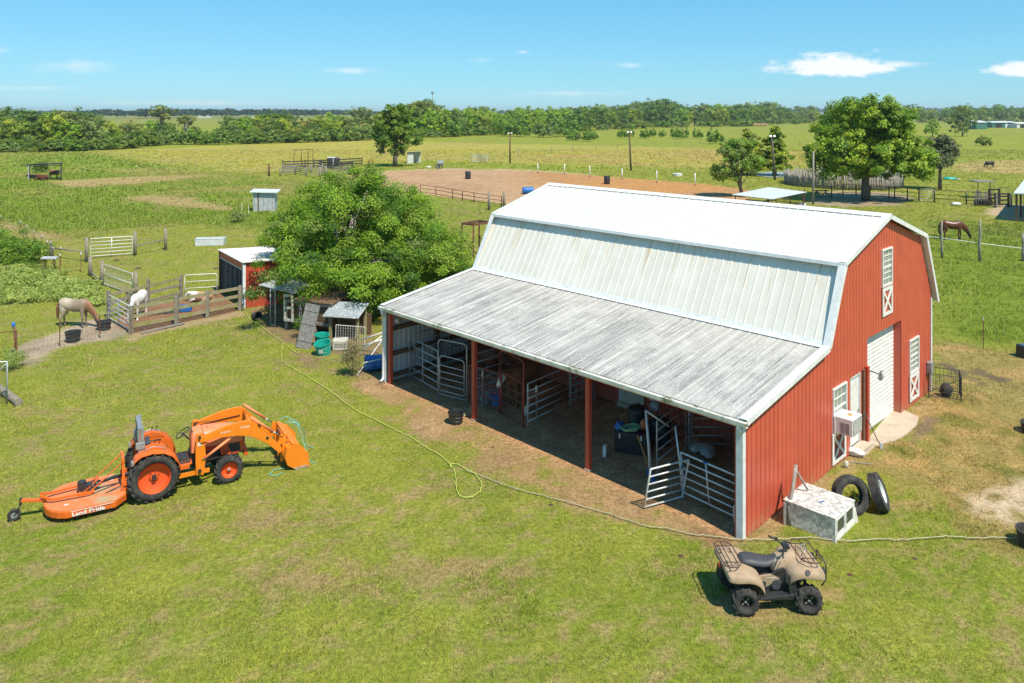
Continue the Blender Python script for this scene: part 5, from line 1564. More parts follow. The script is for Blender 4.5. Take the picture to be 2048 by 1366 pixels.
# rear wheels
for sy in (-1, 1):
    w = bpy.data.objects.new('rear_wheel', None); col.objects.link(w); w.parent = tr; w.location = (0, sy*.62, .625)
    tyre(.575, .375, .36, M['tyre_dusty'], w, (0, 0, 0), 20, .050, rot=(0, 0, pi if sy > 0 else 0))
    mb = MB(); mb.lathe([(.385, -.17), (.375, -.15), (.355, -.13), (.345, -.02), (.30, .0), (.12, .01), (.11, -.03), (.0, -.035)], 32, axis='y')
    rim = mb.build('rim', M['rim_orange'], w, (0, 0, 0), (0, 0, pi if sy > 0 else 0), smooth=True, autos=40)
    # mb2: hub, bolts and dished lugs
    h = MB(); h.lathe([(.0, -.10), (.055, -.10), (.06, -.02)], 14, axis='y')
    for k in range(6):
        a = 2*pi*k/6+.3; h.lathe([(.0, -.035), (.016, -.035), (.016, .0)], 6, c=(.105*cos(a), 0, .105*sin(a)), axis='y')
    h.build('hub', M['black_metal'], w, (0, 0, 0), (0, 0, pi if sy > 0 else 0))
for sy in (-1, 1):
    w = bpy.data.objects.new('front_wheel', None); col.objects.link(w); w.parent = tr; w.location = (1.83, sy*.56, .365)
    tyre(.345, .20, .24, M['tyre_dusty'], w, (0, 0, 0), 16, .036, rot=(0, 0, pi if sy > 0 else 0))
    mb = MB(); mb.lathe([(.205, -.11), (.195, -.09), (.185, -.03), (.15, .0), (.07, .0), (.065, -.05), (.0, -.055)], 24, axis='y')
    mb.build('rim', M['rim_orange'], w, (0, 0, 0), (0, 0, pi if sy > 0 else 0), smooth=True, autos=40)
    h = MB(); h.lathe([(.0, -.085), (.035, -.085), (.04, -.04)], 12, axis='y'); h.build('hub', M['grey_metal'], w, (0, 0, 0), (0, 0, pi if sy > 0 else 0), smooth=True)
# chassis
mb = MB(); mb.box((-.05, 0, .62), (.40, .42, .40)); mb.tube([(0, -.46, .625), (0, .46, .625)], .085, 10); mb.box((.45, 0, .58), (.8, .34, .32)); mb.build('gearbox', M['black_metal'], tr, bevel=.02)
mb = MB(); mb.box((1.45, 0, .70), (1.1, .36, .34)); mb.box((1.2, 0, .5), (.5, .26, .2)); mb.build('engine', M['black_metal'], tr, bevel=.015)
mb = MB(); mb.box((1.84, 0, .42), (.16, .86, .14)); mb.box((1.84, 0, .55), (.2, .22, .2)); mb.build('front_axle', M['black_metal'], tr, bevel=.01)
mb = MB(); mb.box((.86, -.44, .40), (1.0, .05, .10)); mb.box((.86, .44, .40), (1.0, .05, .10)); mb.build('side_rail', LO, tr)
mb = MB(); mb.box((.62, 0, .66), (.62, .84, .04)); mb.box((.62, -.38, .60), (.5, .1, .12)); mb.box((.62, .38, .60), (.5, .1, .12)); mb.build('floor', OR, tr, bevel=.01)
mb = MB(); mb.box((.62, 0, .684), (.56, .78, .008)); mb.build('floor_mat', M['rust_dark'], tr)
# hood
def ring(x, hw, z0, z1, rc=.10):
    return [(x, -hw, z0), (x, -hw*1.0, z1-rc), (x, -hw*.93, z1-rc*.35), (x, -hw*.70, z1), (x, 0, z1+.015), (x, hw*.70, z1), (x, hw*.93, z1-rc*.35), (x, hw, z1-rc), (x, hw, z0)]
mb = MB(); mb.loft([ring(1.22, .285, .96, 1.40), ring(1.6, .28, .95, 1.385), ring(2.0, .265, .93, 1.33), ring(2.18, .24, .92, 1.27), ring(2.27, .20, .92, 1.19)])
mb.build('hood', FA, tr, smooth=True, autos=50)
mb = MB(); mb.loft([ring(.93, .25, .86, 1.30), ring(.97, .28, .86, 1.39), ring(1.20, .29, .86, 1.42)])
mb.build('dashboard', FA, tr, smooth=True, autos=50)
for sy in (-1, 1):
    mb = MB(); mb.prism([(1.72, .58), (2.12, .62), (2.30, .66), (2.27, .92), (1.92, .93), (1.62, .93)], sy*.235-.012, sy*.235+.012); mb.build('side_panel', M['rim_orange'], tr)
    mb = MB(); mb.prism([(1.95, .66), (2.18, .68), (2.16, .91), (1.86, .91)], sy*.252-.006, sy*.252+.006); mb.build('side_grille', M['black_metal'], tr)
    mb = MB(); mb.prism([(1.24, .84), (1.60, .84), (1.60, .94), (1.24, .94)], sy*.262-.012, sy*.262+.012); mb.build('side_panel', M['red_plastic'], tr)
mb = MB(); mb.box((2.285, 0, .84), (.04, .42, .34)); mb.build('front_grille', M['black_metal'], tr, bevel=.01)
mb = MB(); mb.box((2.33, 0, .58), (.10, .5, .18)); mb.build('front_bumper', M['rim_orange'], tr, bevel=.015)
mb = MB(); mb.lathe([(0, 0), (.035, 0), (.035, .01)], 12); mb.build('fuel_cap', M['black_plastic'], tr, (1.33, -.06, 1.405))
mb = MB(); mb.box((.97, 0, 1.33), (.03, .32, .14)); mb.build('instrument_panel', M['black_plastic'], tr, rot=None)
# labels
mb = MB(); mb.box((1.42, -.2885, 1.318), (.36, .004, .075), rot=(radians(-12), 0, 0)); mb.build('hood_label', M['cream'], tr)
text_mesh('hood_lettering', 'Kubota', .085, M['white_paint'], tr, (1.27, -.299, 1.29), (radians(78), 0, 0), xs=1.2)
# steering wheel
sw = bpy.data.objects.new('steering_wheel', None); col.objects.link(sw); sw.parent = tr; sw.location = (.74, 0, 1.36); sw.rotation_euler = (0, radians(-32), 0)
mb = MB(); mb.tube([(.19*cos(a), .19*sin(a), 0) for a in [2*pi*k/24 for k in range(24)]], .014, 6, closed=True); mb.build('rim', M['black_plastic'], sw, smooth=True)
mb = MB()
for k in range(3): mb.tube([(0, 0, -.02), (.185*cos(2*pi*k/3), .185*sin(2*pi*k/3), 0)], .010, 5)
mb.lathe([(.0, .0), (.04, -.01), (.03, -.05)], 10); mb.tube([(0, 0, -.03), (.02, 0, -.26)], .02, 6); mb.build('spokes', M['black_plastic'], sw, smooth=True)
# seat
mb = MB(); mb.box((.16, 0, .98), (.46, .46, .11)); mb.box((-.09, 0, 1.18), (.12, .44, .40), rot=(0, radians(-10), 0)); mb.build('seat', M['seat_vinyl'], tr, bevel=.04)
mb = MB(); mb.box((.14, 0, .86), (.34, .3, .16)); mb.build('seat_base', M['black_metal'], tr)
for sy in (-1, 1):
    mb = MB(); mb.tube([(-.1, sy*.27, 1.0), (-.08, sy*.28, 1.2), (.22, sy*.28, 1.18)], .022, 6); mb.build('arm_rest', M['black_plastic'], tr, smooth=True)
# fenders: curved plate over each wheel with a flat inner console
for sy in (-1, 1):
    y0, y1 = (sy*.40, sy*.80) if sy > 0 else (sy*.80, sy*.40)
    vs = []
    prf = [(-.48, 1.08), (-.44, 1.16), (-.30, 1.255), (-.05, 1.285), (.22, 1.24), (.42, 1.12), (.56, .92), (.62, .72)]
    mb = MB(); rings = []
    for (x, z) in prf:
        rings.append([(x, y0, z-.02), (x, y1, z-.02), (x, y1, z+.004), (x, y1-.03*(1 if sy > 0 else 0), z+.02), (x, y0+.03*(1 if sy < 0 else 0), z+.02), (x, y0, z+.004)])
    mb.loft(rings); mb.build('fender', OR, tr, smooth=True, autos=45)
    mb = MB(); mb.prism([(-.42, .70), (-.42, 1.16), (-.28, 1.24), (-.05, 1.27), (.22, 1.22), (.42, 1.10), (.55, .90), (.60, .68)], sy*.40-.012, sy*.40+.012); mb.build('fender_side', OR, tr)
    mb = MB(); mb.prism([(-.28, 1.27), (-.18, 1.36), (.02, 1.40), (.24, 1.33), (.34, 1.20)], sy*.43-.05, sy*.43+.05); mb.build('console', OR, tr, bevel=.015)
    mb = MB(); mb.tube([(.30, sy*.62, 1.19), (.22, sy*.60, 1.31), (-.02, sy*.60, 1.38), (-.2, sy*.60, 1.34), (-.22, sy*.60, 1.26)], .014, 6); mb.build('grab_rail', M['grey_metal'], tr, smooth=True)
    mb = MB(); mb.box((-.50, sy*.62, 1.06), (.06, .16, .10)); mb.build('tail_light', M['grey_metal'], tr, bevel=.008)
    for k, x in enumerate((.0, .12)):
        mb = MB(); mb.tube([(x, sy*.46, 1.36), (x+.03, sy*.47, 1.47)], .008, 5); mb.lathe([(0, .03), (.02, .015), (.02, -.01), (0, -.02)], 8, c=(x+.03, sy*.47, 1.48)); mb.build('lever', M['black_plastic'], tr)
# folded roll bar
for sy in (-1, 1):
    mb = MB(); mb.box((-.27, sy*.47, 1.04), (.085, .06, .92)); mb.build('roll_bar_post', M['grey_metal'], tr, bevel=.006)
    mb = MB(); mb.box((-.34, sy*.47, 1.48), (.05, .05, .66), rot=(0, radians(-3), 0)); mb.box((-.27, sy*.47, 1.66), (.08, .055, .44)); mb.build('roll_bar_folded', M['grey_metal'], tr, bevel=.006)
    mb = MB(); mb.box((-.31, sy*.47, 1.42), (.22, .10, .16)); mb.build('hinge_plate', M['grey_metal'], tr, bevel=.01)
    mb = MB(); mb.box((-.31, sy*.503, 1.70), (.012, .006, .24)); mb.box((-.27, sy*.503, 1.2), (.010, .006, .22)); mb.build('warning_label', M['red_plastic'], tr)
mb = MB(); mb.box((-.31, 0, 1.84), (.12, .98, .06)); mb.build('roll_bar_top', M['grey_metal'], tr, bevel=.012)
mb = MB(); mb.box((-.29, 0, .72), (.12, .9, .10)); mb.build('roll_bar_base', M['black_metal'], tr)
# loader
ARM = [(1.10, 1.37), (1.10, 1.22), (1.55, 1.26), (2.05, 1.22), (2.42, 1.12), (2.85, .82), (3.16, .50), (3.27, .56), (3.18, .72), (2.78, 1.13), (2.46, 1.48), (2.36, 1.56), (2.20, 1.58), (1.75, 1.54)]
for sy in (-1, 1):
    mb = MB(); mb.prism([(1.02, .36), (1.20, .34), (1.26, .80), (1.24, 1.05), (1.18, 1.45), (1.04, 1.45), (1.0, 1.1), (1.0, .7)], sy*.50-.045, sy*.50+.045)
    mb.box((1.12, sy*.40, .42), (.26, .16, .12))
    mb.build('loader_mast', LO, tr, bevel=.008)
    mb = MB(); mb.prism([(x, z+.0) for x, z in ARM], sy*.555-.035, sy*.555+.035); arm = mb.build('loader_arm', LO, tr, bevel=.008)
    mb = MB(); mb.tube([(1.22, sy*.55, .78), (1.86, sy*.55, 1.17)], .038, 9); mb.build('lift_cylinder', FA, tr, smooth=True)
    mb = MB(); mb.tube([(1.16, sy*.55, .74), (1.24, sy*.55, .79)], .02, 7); mb.tube([(1.84, sy*.55, 1.155), (2.02, sy*.55, 1.26)], .018, 7); mb.build('piston_rod', M['chrome'], tr, smooth=True)
    mb = MB(); mb.tube([(2.40, sy*.52, 1.63), (3.00, sy*.52, 1.12)], .035, 9); mb.build('tilt_cylinder', FA, tr, smooth=True)
    mb = MB(); mb.tube([(2.98, sy*.52, 1.135), (3.26, sy*.52, .90)], .017, 7); mb.build('piston_rod', M['chrome'], tr, smooth=True)
    mb = MB(); mb.prism([(3.14, .72), (3.20, .98), (3.28, .98), (3.26, .70)], sy*.50-.02, sy*.50+.02); mb.bar((3.26, sy*.5, .92), (3.44, sy*.5, .74), .03, .05); mb.build('tilt_link', LO, tr, bevel=.005)
    mb = MB(); mb.tube([(1.1, sy*.43, .8), (1.0, sy*.44, 1.1), (1.12, sy*.44, 1.4), (1.6, sy*.50, 1.32), (2.3, sy*.50, 1.35)], .011, 5); mb.build('hydraulic_hose', M['black_plastic'], tr, smooth=True)
    for (x, z, r_) in ((1.10, 1.37, .035), (1.10, .48, .045), (2.84, 1.0, .04)):
        mb = MB(); mb.tube([(x, sy*.50-.105*1, z), (x, sy*.50+.105, z)], r_, 12); mb.build('pivot_pin', M['black_metal'], tr)
text_mesh('arm_lettering', 'Kubota', .075, M['white_paint'], tr, (1.62, -.592, 1.36), (radians(90), radians(-1), 0), xs=1.15)
text_mesh('arm_lettering', 'LA765', .085, M['white_paint'], tr, (2.12, -.592, 1.40), (radians(90), radians(4), 0), xs=1.1)
mb = MB(); mb.box((1.10, -.547, 1.18), (.10, .004, .09)); mb.build('warning_label', M['white_paint'], tr)
mb = MB(); mb.tube([(2.42, -.52, 1.42), (2.42, .52, 1.42)], .045, 10); mb.build('cross_tube', LO, tr, smooth=True)
# bucket, curled down
bk = [(3.30, .82), (3.42, .92), (3.62, .90), (3.90, .50), (4.00, .02), (3.93, .02), (3.80, .47)]
mb = MB()
outer = [(3.34, .30), (3.30, .60), (3.34, .80), (3.46, .90), (3.62, .88)]
inner = [(3.64, .85), (3.48, .865), (3.37, .78), (3.335, .60), (3.37, .31)]
# bucket shell: back and floor run from the cutting edge up round to the top lip
shell_o = [(3.60, .02), (3.34, .22), (3.27, .50), (3.33, .78), (3.50, .90), (3.66, .86)]
shell_i = [(3.65, .84), (3.50, .865), (3.36, .76), (3.30, .50), (3.37, .24), (3.62, .05)]
mb.prism(shell_o+shell_i, -.78, .78)
bkt = mb.build('bucket', LO, tr); bkt.scale = (1, .97, .84)
for sy in (-1, 1):
    mb = MB(); mb.prism([(3.60, .015), (3.345, .225), (3.275, .50), (3.335, .775), (3.50, .895), (3.665, .855), (3.92, .50), (3.95, .06)], sy*.79-.010, sy*.79+.010); mb.build('side_plate', LO, bkt)
for y in (-.42, 0, .42):
    mb = MB(); mb.prism([(3.24, .22), (3.24, .70), (3.34, .80), (3.37, .76), (3.285, .50), (3.36, .24)], y-.02, y+.02); mb.build('rib', LO, bkt)
mb = MB(); mb.bar((3.50, -.80, .905), (3.50, .80, .905), .10, .035); mb.build('top_lip', LO, bkt, bevel=.008)
M['worn_steel'] = pmat('worn_steel', (.30, .20, .12), (.42, .34, .26), 8, rough=.6)
for sy in (-1, 1):
    mb = MB(); mb.prism([(3.60, .0), (3.50, .10), (3.86, .12), (3.95, .05)], sy*.804-.006, sy*.804+.006); mb.build('wear_strip', M['worn_steel'], bkt)
mb = MB(); mb.box((3.77, 0, .035), (.40, 1.60, .025)); mb.build('cutting_edge', LO, bkt)
mb = MB(); mb.bar((3.36, -.5, .93), (3.36, .5, .93), .10, .06); mb.box((3.30, -.5, .62), (.08, .06, .5)); mb.box((3.30, .5, .62), (.08, .06, .5)); mb.build('quick_hitch', LO, tr, bevel=.005)
# teal rope wound round the bucket
rp_ = random.Random(3)
p0 = tr.matrix_world
t = thing('teal_rope', 'tangled teal rope trailing round the loader bucket', 'rope', (-9.52, 19.98, 0), TH)
for (pts) in ([(3.5, .83, .88), (3.7, .85, .9), (3.95, .7, .72), (4.05, .5, .35), (4.1, .1, .04), (4.0, -.4, .03), (4.15, -.7, .03)],
              [(3.6, .4, .92), (3.9, .3, .85), (4.1, .45, .5), (4.2, .6, .05), (4.35, .3, .03)],
              [(3.2, -.82, .03), (3.0, -.9, .03), (2.85, -.7, .03), (3.05, -.5, .03), (3.3, -.6, .04)],
              [(3.7, .6, .86), (3.9, .8, .8), (4.05, .85, .6), (4.0, .7, .55), (3.85, .7, .78)]):
    mb = MB()
    fine = []
    for a, b in zip(pts, pts[1:]):
        for k in range(4):
            q = Vector(a).lerp(Vector(b), k/4); fine.append(q+Vector((rp_.uniform(-.03, .03), rp_.uniform(-.03, .03), abs(rp_.uniform(0, .015)))))
    fine.append(Vector(pts[-1]))
    mb.tube(fine, .009, 5); mb.build('strand', M['teal_rope'] if 'teal_rope' in M else M.setdefault('teal_rope', pmat('teal_rope', (.12, .48, .42), (.2, .55, .5), 20, rough=.8)), t, smooth=True)

# ------------------------------------------------------------ rotary cutter hitched behind
mw = thing('rotary_cutter', 'orange rotary cutter deck hitched behind the tractor, with a small tail wheel', 'mower', (-9.52+.10*cos(TH), 19.98+.10*sin(TH), 0), TH)
deck = [(-.72, -.52), (-.98, -.82), (-1.90, -.84)]+[(-1.90-.66*sin(a), -.84*cos(a)) for a in [pi*k/12 for k in range(1, 12)]]+[(-1.90, .84), (-.98, .82), (-.72, .52)]
mb = MB(); mb.prism(deck, .13, .30, 'xy'); dk = mb.build('deck', OR, mw, bevel=.018)
M['dirty_deck'] = pmat('deck_top', (.66, .20, .07), (.60, .17, .05), 4, rough=.65, c3=(.42, .30, .17), s3=1.6, lo3=.46, hi3=.60)
ins_ = [(x*.985-.02, y*.965) for x, y in deck]
mb = MB(); mb.prism(ins_, .302, .310, 'xy'); mb.build('deck_top', M['dirty_deck'], mw)
mb = MB(); mb.box((-1.50, -.842, .285), (.92, .006, .012)); mb.build('white_stripe', M['white_paint'], mw)
mb = MB(); mb.box((-1.50, -.842, .150), (.92, .006, .010)); mb.build('black_stripe', M['black_metal'], mw)
lt = text_mesh('deck_lettering', 'Land Pride', .125, M['white_paint'], mw, (-1.93, -.8435, .172), (radians(90), 0, 0), xs=1.32, bold=.004)
def rot_deck_text(): pass
# stiffeners, gearbox, shaft, hitch
for sy in (-1, 1):
    mb = MB(); mb.bar((-.80, sy*.28, 1.02), (-1.55, sy*.28, .42), .05, .02); mb.bar((-1.55, sy*.28, .42), (-2.36, sy*.20, .40), .045, .05); mb.bar((-2.36, sy*.20, .40), (-2.62, sy*.06, .50), .045, .05); mb.build('brace_bar', OR, mw, bevel=.004)
    mb = MB(); mb.bar((-.78, sy*.34, .30), (-.80, sy*.22, 1.08), .06, .035); mb.box((-.76, sy*.38, .40), (.16, .03, .30)); mb.build('hitch_frame', OR, mw, bevel=.004)
    mb = MB(); mb.bar((-.80, sy*.38, .42), (-.15, sy*.34, .45), .05, .03); mb.build('lift_arm', M['black_metal'], mw)
    mb = MB(); mb.bar((-1.75, sy*.12, .33), (-1.35, sy*.05, .62), .04, .02); mb.build('strut', OR, mw)
mb = MB(); mb.bar((-.80, -.24, 1.06), (-.80, .24, 1.06), .07, .05); mb.build('hitch_top', OR, mw, bevel=.005)
mb = MB(); mb.bar((-.80, 0, 1.02), (-.30, 0, .86), .045); mb.build('top_link', M['black_metal'], mw)
mb = MB(); mb.box((-1.62, 0, .34), (.34, .30, .05)); mb.build('gearbox_plate', OR, mw)
mb = MB(); mb.box((-1.60, 0, .45), (.24, .20, .18)); mb.lathe([(.10, 0), (.10, .16), (.0, .17)], 12, c=(-1.72, .02, .46)); mb.build('gearbox', M['black_metal'], mw, bevel=.015)
mb = MB(); mb.tube([(-1.46, 0, .48), (-1.30, 0, .50)], [.10, .06], 12); mb.tube([(-1.30, 0, .50), (-.35, 0, .62)], .035, 10); mb.build('drive_shaft', M['black_plastic'], mw, smooth=True)
mb = MB(); mb.bar((-2.48, 0, .34), (-3.02, 0, .46), .11, .06); mb.build('tail_beam', OR, mw, bevel=.006)
mb = MB(); mb.tube([(-3.02, 0, .52), (-3.03, 0, .34)], .03, 8); mb.bar((-3.03, .05, .34), (-3.16, .05, .15), .05, .012); mb.bar((-3.03, -.05, .34), (-3.16, -.05, .15), .05, .012); mb.build('tail_fork', M['black_metal'], mw)
tw = tyre(.145, .07, .08, M['tyre_dusty'], mw, (-3.16, 0, .145), 0, name='tail_wheel', seg=24)
mb = MB(); mb.lathe([(.072, -.03), (.03, -.02), (0, -.035)], 14, axis='y'); mb.lathe([(.072, .03), (.03, .02), (0, .035)], 14, axis='y'); mb.build('rim', M['grey_metal'], tw, smooth=True)
for (x, y) in ((-2.05, -.45), (-1.95, .5), (-1.05, .42)):
    mb = MB(); mb.box((x, y, .3125), (.11, .05, .004)); mb.build('warning_label', M['white_paint'], mw)
mb = MB(); mb.tube([(-1.2, -.30, .315), (-.9, -.18, .36), (-.5, -.1, .55)], .014, 5); mb.build('cable', M['black_plastic'], mw, smooth=True)
mb = MB(); mb.tube([(-3.05, -.02, .03), (-2.7, -.25, .02)], .01, 4)

# ------------------------------------------------------------ tan quad bike
q = thing('quad_bike', 'tan four-wheeled quad bike with black seat and brown racks on the lawn', 'quad bike', (5.27, 15.52, 0), radians(1.5))
TB = M['tan_body']; BP = M['black_plastic']; RK = M['rack_brown']
for (x, w_) in ((-.64, .26), (.64, .23)):
    for sy in (-1, 1):
        w = bpy.data.objects.new('wheel', None); col.objects.link(w); w.parent = q; w.location = (x, sy*.455, .265)
        if x > 0: w.rotation_euler = (0, 0, radians(-7))
        tyre(.255, .125, w_, M['tyre_dusty'], w, (0, 0, 0), 13, .024, rot=(0, 0, pi if sy > 0 else 0), seg=30)
        mb = MB(); mb.lathe([(.13, -.10), (.12, -.07), (.11, .0), (.06, .01), (.05, -.03), (.0, -.035)], 20, axis='y')
        mb.build('rim', M['black_metal'], w, (0, 0, 0), (0, 0, pi if sy > 0 else 0), smooth=True, autos=40)
        mb = MB()
        for k in range(4):
            a = pi/4+k*pi/2; mb.box((.075*cos(a), -.03, .075*sin(a)), (.04, .02, .022), rot=(0, -a, 0))
        mb.lathe([(0, -.06), (.025, -.055), (.028, -.02)], 10, axis='y'); mb.build('hub', M['grey_metal'], w, (0, 0, 0), (0, 0, pi if sy > 0 else 0))
mb = MB(); mb.box((0, 0, .42), (1.15, .26, .20)); mb.tube([(-.64, -.4, .27), (-.64, .4, .27)], .035, 8); mb.tube([(.64, -.4, .27), (.64, .4, .27)], .03, 8)
for sy in (-1, 1):
    mb.tube([(.5, sy*.12, .3), (.64, sy*.36, .28)], .016, 6); mb.tube([(.68, sy*.14, .62), (.64, sy*.33, .33)], .035, 8)
    mb.tube([(-.72, sy*.14, .62), (-.64, sy*.33, .33)], .035, 8)
mb.build('chassis', M['black_metal'], q)
# engine with round covers
mb = MB(); mb.box((.0, 0, .42), (.42, .42, .28)); mb.lathe([(.0, -.27), (.10, -.27), (.13, -.24), (.135, -.1)], 22, c=(.07, 0, .45), axis='y'); mb.lathe([(.0, -.25), (.09, -.25), (.12, -.22), (.12, -.1)], 20, c=(-.13, 0, .47), axis='y')
mb.lathe([(.0, .27), (.10, .27), (.13, .24), (.135, .1)], 22, c=(.07, 0, .45), axis='y')
mb.build('engine', M['seat_vinyl'], q, smooth=True, autos=35)
# rear body: fender shell
def shell(name, rings, mat, sub=2):
    mb = MB(); mb.loft(rings); return mb.build(name, mat, q, smooth=True, sub=sub)
def fring(x, zt, hw, zedge, tw=.16, th=.03, dip=0):
    """cross-section of a mudguard plate across the bike: flat centre, drooping sides"""
    top = [(-hw, zedge), (-hw*.97, (zedge+zt)/2+.02), (-hw*.86, zt-.01), (-tw, zt-dip), (0, zt-dip), (tw, zt-dip), (hw*.86, zt-.01), (hw*.97, (zedge+zt)/2+.02), (hw, zedge)]
    bot = [(y*.96, z-th) for y, z in reversed(top)]
    return [(x, y, z) for y, z in top+bot]
shell('rear_fender', [fring(-1.00, .80, .50, .70), fring(-.96, .83, .56, .68), fring(-.80, .845, .58, .66), fring(-.60, .83, .58, .68), fring(-.42, .77, .57, .64), fring(-.32, .70, .53, .54), fring(-.25, .60, .48, .42), fring(-.20, .48, .44, .30)], TB)
shell('front_fender', [fring(.24, .70, .36, .46), fring(.30, .80, .46, .60), fring(.42, .87, .53, .72), fring(.62, .89, .56, .74), fring(.82, .86, .55, .70), fring(.96, .80, .50, .66), fring(1.02, .74, .42, .62)], TB)
def tring(x, hw, z0, z1):
    return [(x, -hw*.9, z0), (x, -hw, (z0+z1)/2), (x, -hw*.7, z1-.01), (x, 0, z1+.01), (x, hw*.7, z1-.01), (x, hw, (z0+z1)/2), (x, hw*.9, z0)]
shell('tank_cover', [tring(.0, .17, .60, .80), tring(.10, .20, .58, .88), tring(.25, .21, .58, .955), tring(.38, .19, .62, .99), tring(.50, .15, .70, .97), tring(.58, .12, .74, .92)], TB)
for sy in (-1, 1):
    mb = MB(); mb.prism([(-.32, .62), (-.02, .66), (.16, .58), (-.04, .46), (-.20, .36), (-.28, .44)], sy*.245-.02, sy*.245+.02); mb.build('side_panel', TB, q, bevel=.012)
    mb = MB(); mb.prism([(-.05, .66), (.22, .78), (.34, .62), (.30, .40), (.22, .30), (.16, .56)], sy*.24-.025, sy*.24+.025); mb.build('inner_panel', BP, q, bevel=.012)
    mb = MB(); mb.prism([(-.36, .26), (.36, .26), (.42, .33), (.38, .36), (-.30, .30)], sy*.27, sy*.46) if sy > 0 else mb.prism([(-.36, .26), (.36, .26), (.42, .33), (.38, .36), (-.30, .30)], -.46, -.27)
    mb.build('foot_well', BP, q, bevel=.01)
    mb = MB(); mb.prism([(.24, .72), (.42, .70), (.42, .32), (.36, .28), (.28, .34)], sy*.40-.02, sy*.40+.02); mb.build('mud_flap', BP, q, bevel=.01)
    mb = MB(); mb.prism([(-.30, .62), (-.20, .60), (-.24, .30), (-.36, .26), (-.38, .34)], sy*.42-.02, sy*.42+.02); mb.build('mud_flap', BP, q, bevel=.01)
    mb = MB(); mb.lathe([(0, -.04), (.055, -.03), (.06, .02)], 16, axis='x'); mb.build('headlight', M['glass_dark'], q, (1.02, sy*.27, .72), (0, 0, 0) if sy > 0 else (0, 0, 0), smooth=True)
    mb = MB(); mb.lathe([(0, 0), (.05, 0), (.05, .012)], 16); mb.build('fender_badge', BP, q, (.60, sy*.52, .835), (radians(-sy*55), 0, 0))
# seat
def sring(x, hw, z0, z1): return [(x, -hw, z0), (x, -hw*1.02, (z0+z1)/2), (x, -hw*.8, z1), (x, 0, z1+.015), (x, hw*.8, z1), (x, hw*1.02, (z0+z1)/2), (x, hw, z0)]
mb = MB(); mb.loft([sring(-.62, .10, .80, .86), sring(-.58, .17, .79, .895), sring(-.44, .205, .77, .91), sring(-.24, .205, .73, .87), sring(-.06, .18, .71, .835), sring(.08, .13, .74, .865), sring(.17, .08, .84, .92)])
mb.build('seat', M['seat_vinyl'], q, smooth=True, sub=2)
# handlebar
hb = bpy.data.objects.new('handlebar', None); col.objects.link(hb); hb.parent = q; hb.location = (.30, 0, 1.02)
mb = MB(); mb.tube([(-.14, -.38, .05), (-.08, -.24, .07), (.03, -.08, .03), (.03, .08, .03), (-.08, .24, .07), (-.14, .38, .05)], .013, 7); mb.tube([(.02, 0, .02), (.06, 0, -.15)], .025, 8); mb.build('bar', M['black_metal'], hb, smooth=True)
for sy in (-1, 1):
    mb = MB(); mb.tube([(-.15, sy*.39, .05), (-.105, sy*.27, .062)], .02, 8); mb.build('grip', BP, hb, smooth=True)
    mb = MB(); mb.tube([(-.03, sy*.27, .06), (-.07, sy*.38, .05)], .007, 5); mb.build('brake_lever', M['galv'], hb, smooth=True)
    mb = MB(); mb.box((-.06, sy*.21, .085), (.06, .05, .05)); mb.build('switch_box', BP, hb, bevel=.006)
mb = MB(); mb.box((.05, 0, .06), (.13, .17, .10), rot=(0, radians(-25), 0)); mb.build('instrument_pod', BP, hb, bevel=.02)
mb = MB(); mb.box((.02, 0, .115), (.07, .12, .008), rot=(0, radians(-25), 0)); mb.build('display', M['glass_dark'], hb)
# racks
def rack(x0, x1, hw, z, name, chx):
    mb = MB(); r_ = .0125
    a = [(x0, -hw+.08, z), (x0, hw-.08, z), (x0+.08*chx, hw, z), (x1-.12*chx, hw, z), (x1, hw-.14, z), (x1, -hw+.14, z), (x1-.12*chx, -hw, z), (x0+.08*chx, -hw, z)]
    mb.tube(a, r_, 6, closed=True)
    rk = mb.build(name, RK, q, smooth=True)
    for f in (.42,):
        x = x0+(x1-x0)*f
        mb = MB(); mb.tube([(x, -hw+.01, z), (x, hw-.01, z)], r_*.85, 6); mb.build('bar', RK, rk, smooth=True)
    for y in (-hw*.62, hw*.62):
        mb = MB(); mb.tube([(x0+.005*chx, y, z), (x1-.005*chx, y, z)], r_*.75, 6); mb.build('bar', RK, rk, smooth=True)
    for y in (-hw*.5, hw*.5):
        for x in (x0+(x1-x0)*.25, x0+(x1-x0)*.8):
            mb = MB(); mb.tube([(x, y, z), (x, y*.8, z-.09)], r_*.85, 6); mb.build('stay', RK, rk, smooth=True)
    return rk
rack(-1.02, -.66, .46, .93, 'rear_rack', 1)
rack(.96, .56, .43, .97, 'front_rack', -1)
mb = MB(); mb.tube([(.98, -.28, .42), (1.08, -.26, .52), (1.10, -.22, .80), (1.06, -.15, .90), (1.06, .15, .90), (1.10, .22, .80), (1.08, .26, .52), (.98, .28, .42)], .014, 7); mb.tube([(1.08, -.26, .52), (1.08, .26, .52)], .012, 6); mb.build('bull_bar', BP, q, smooth=True)
mb = MB(); mb.box((-1.02, 0, .70), (.02, .14, .06)); mb.build('tail_light', M['red_plastic'], q, bevel=.006)
mb = MB(); mb.tube([(.7, -.1, .99), (.8, .05, 1.0), (.72, .16, .99), (.85, .2, 1.0)], .009, 5); mb.build('strap', M['galv'], q, smooth=True)
mb = MB(); mb.tube([(-.75, .18, .52), (-1.0, .18, .55)], .05, 10); mb.build('exhaust', M['black_metal'], q, smooth=True)
for sy in (-1, 1):
    mb = MB(); mb.tube([(-.14+i*.013, sy*.268, .59+.012*sin(i*1.9)+.006*sin(i*.7)) for i in range(16)], .0045, 4); mb.build('side_script', M['white_paint'], q)
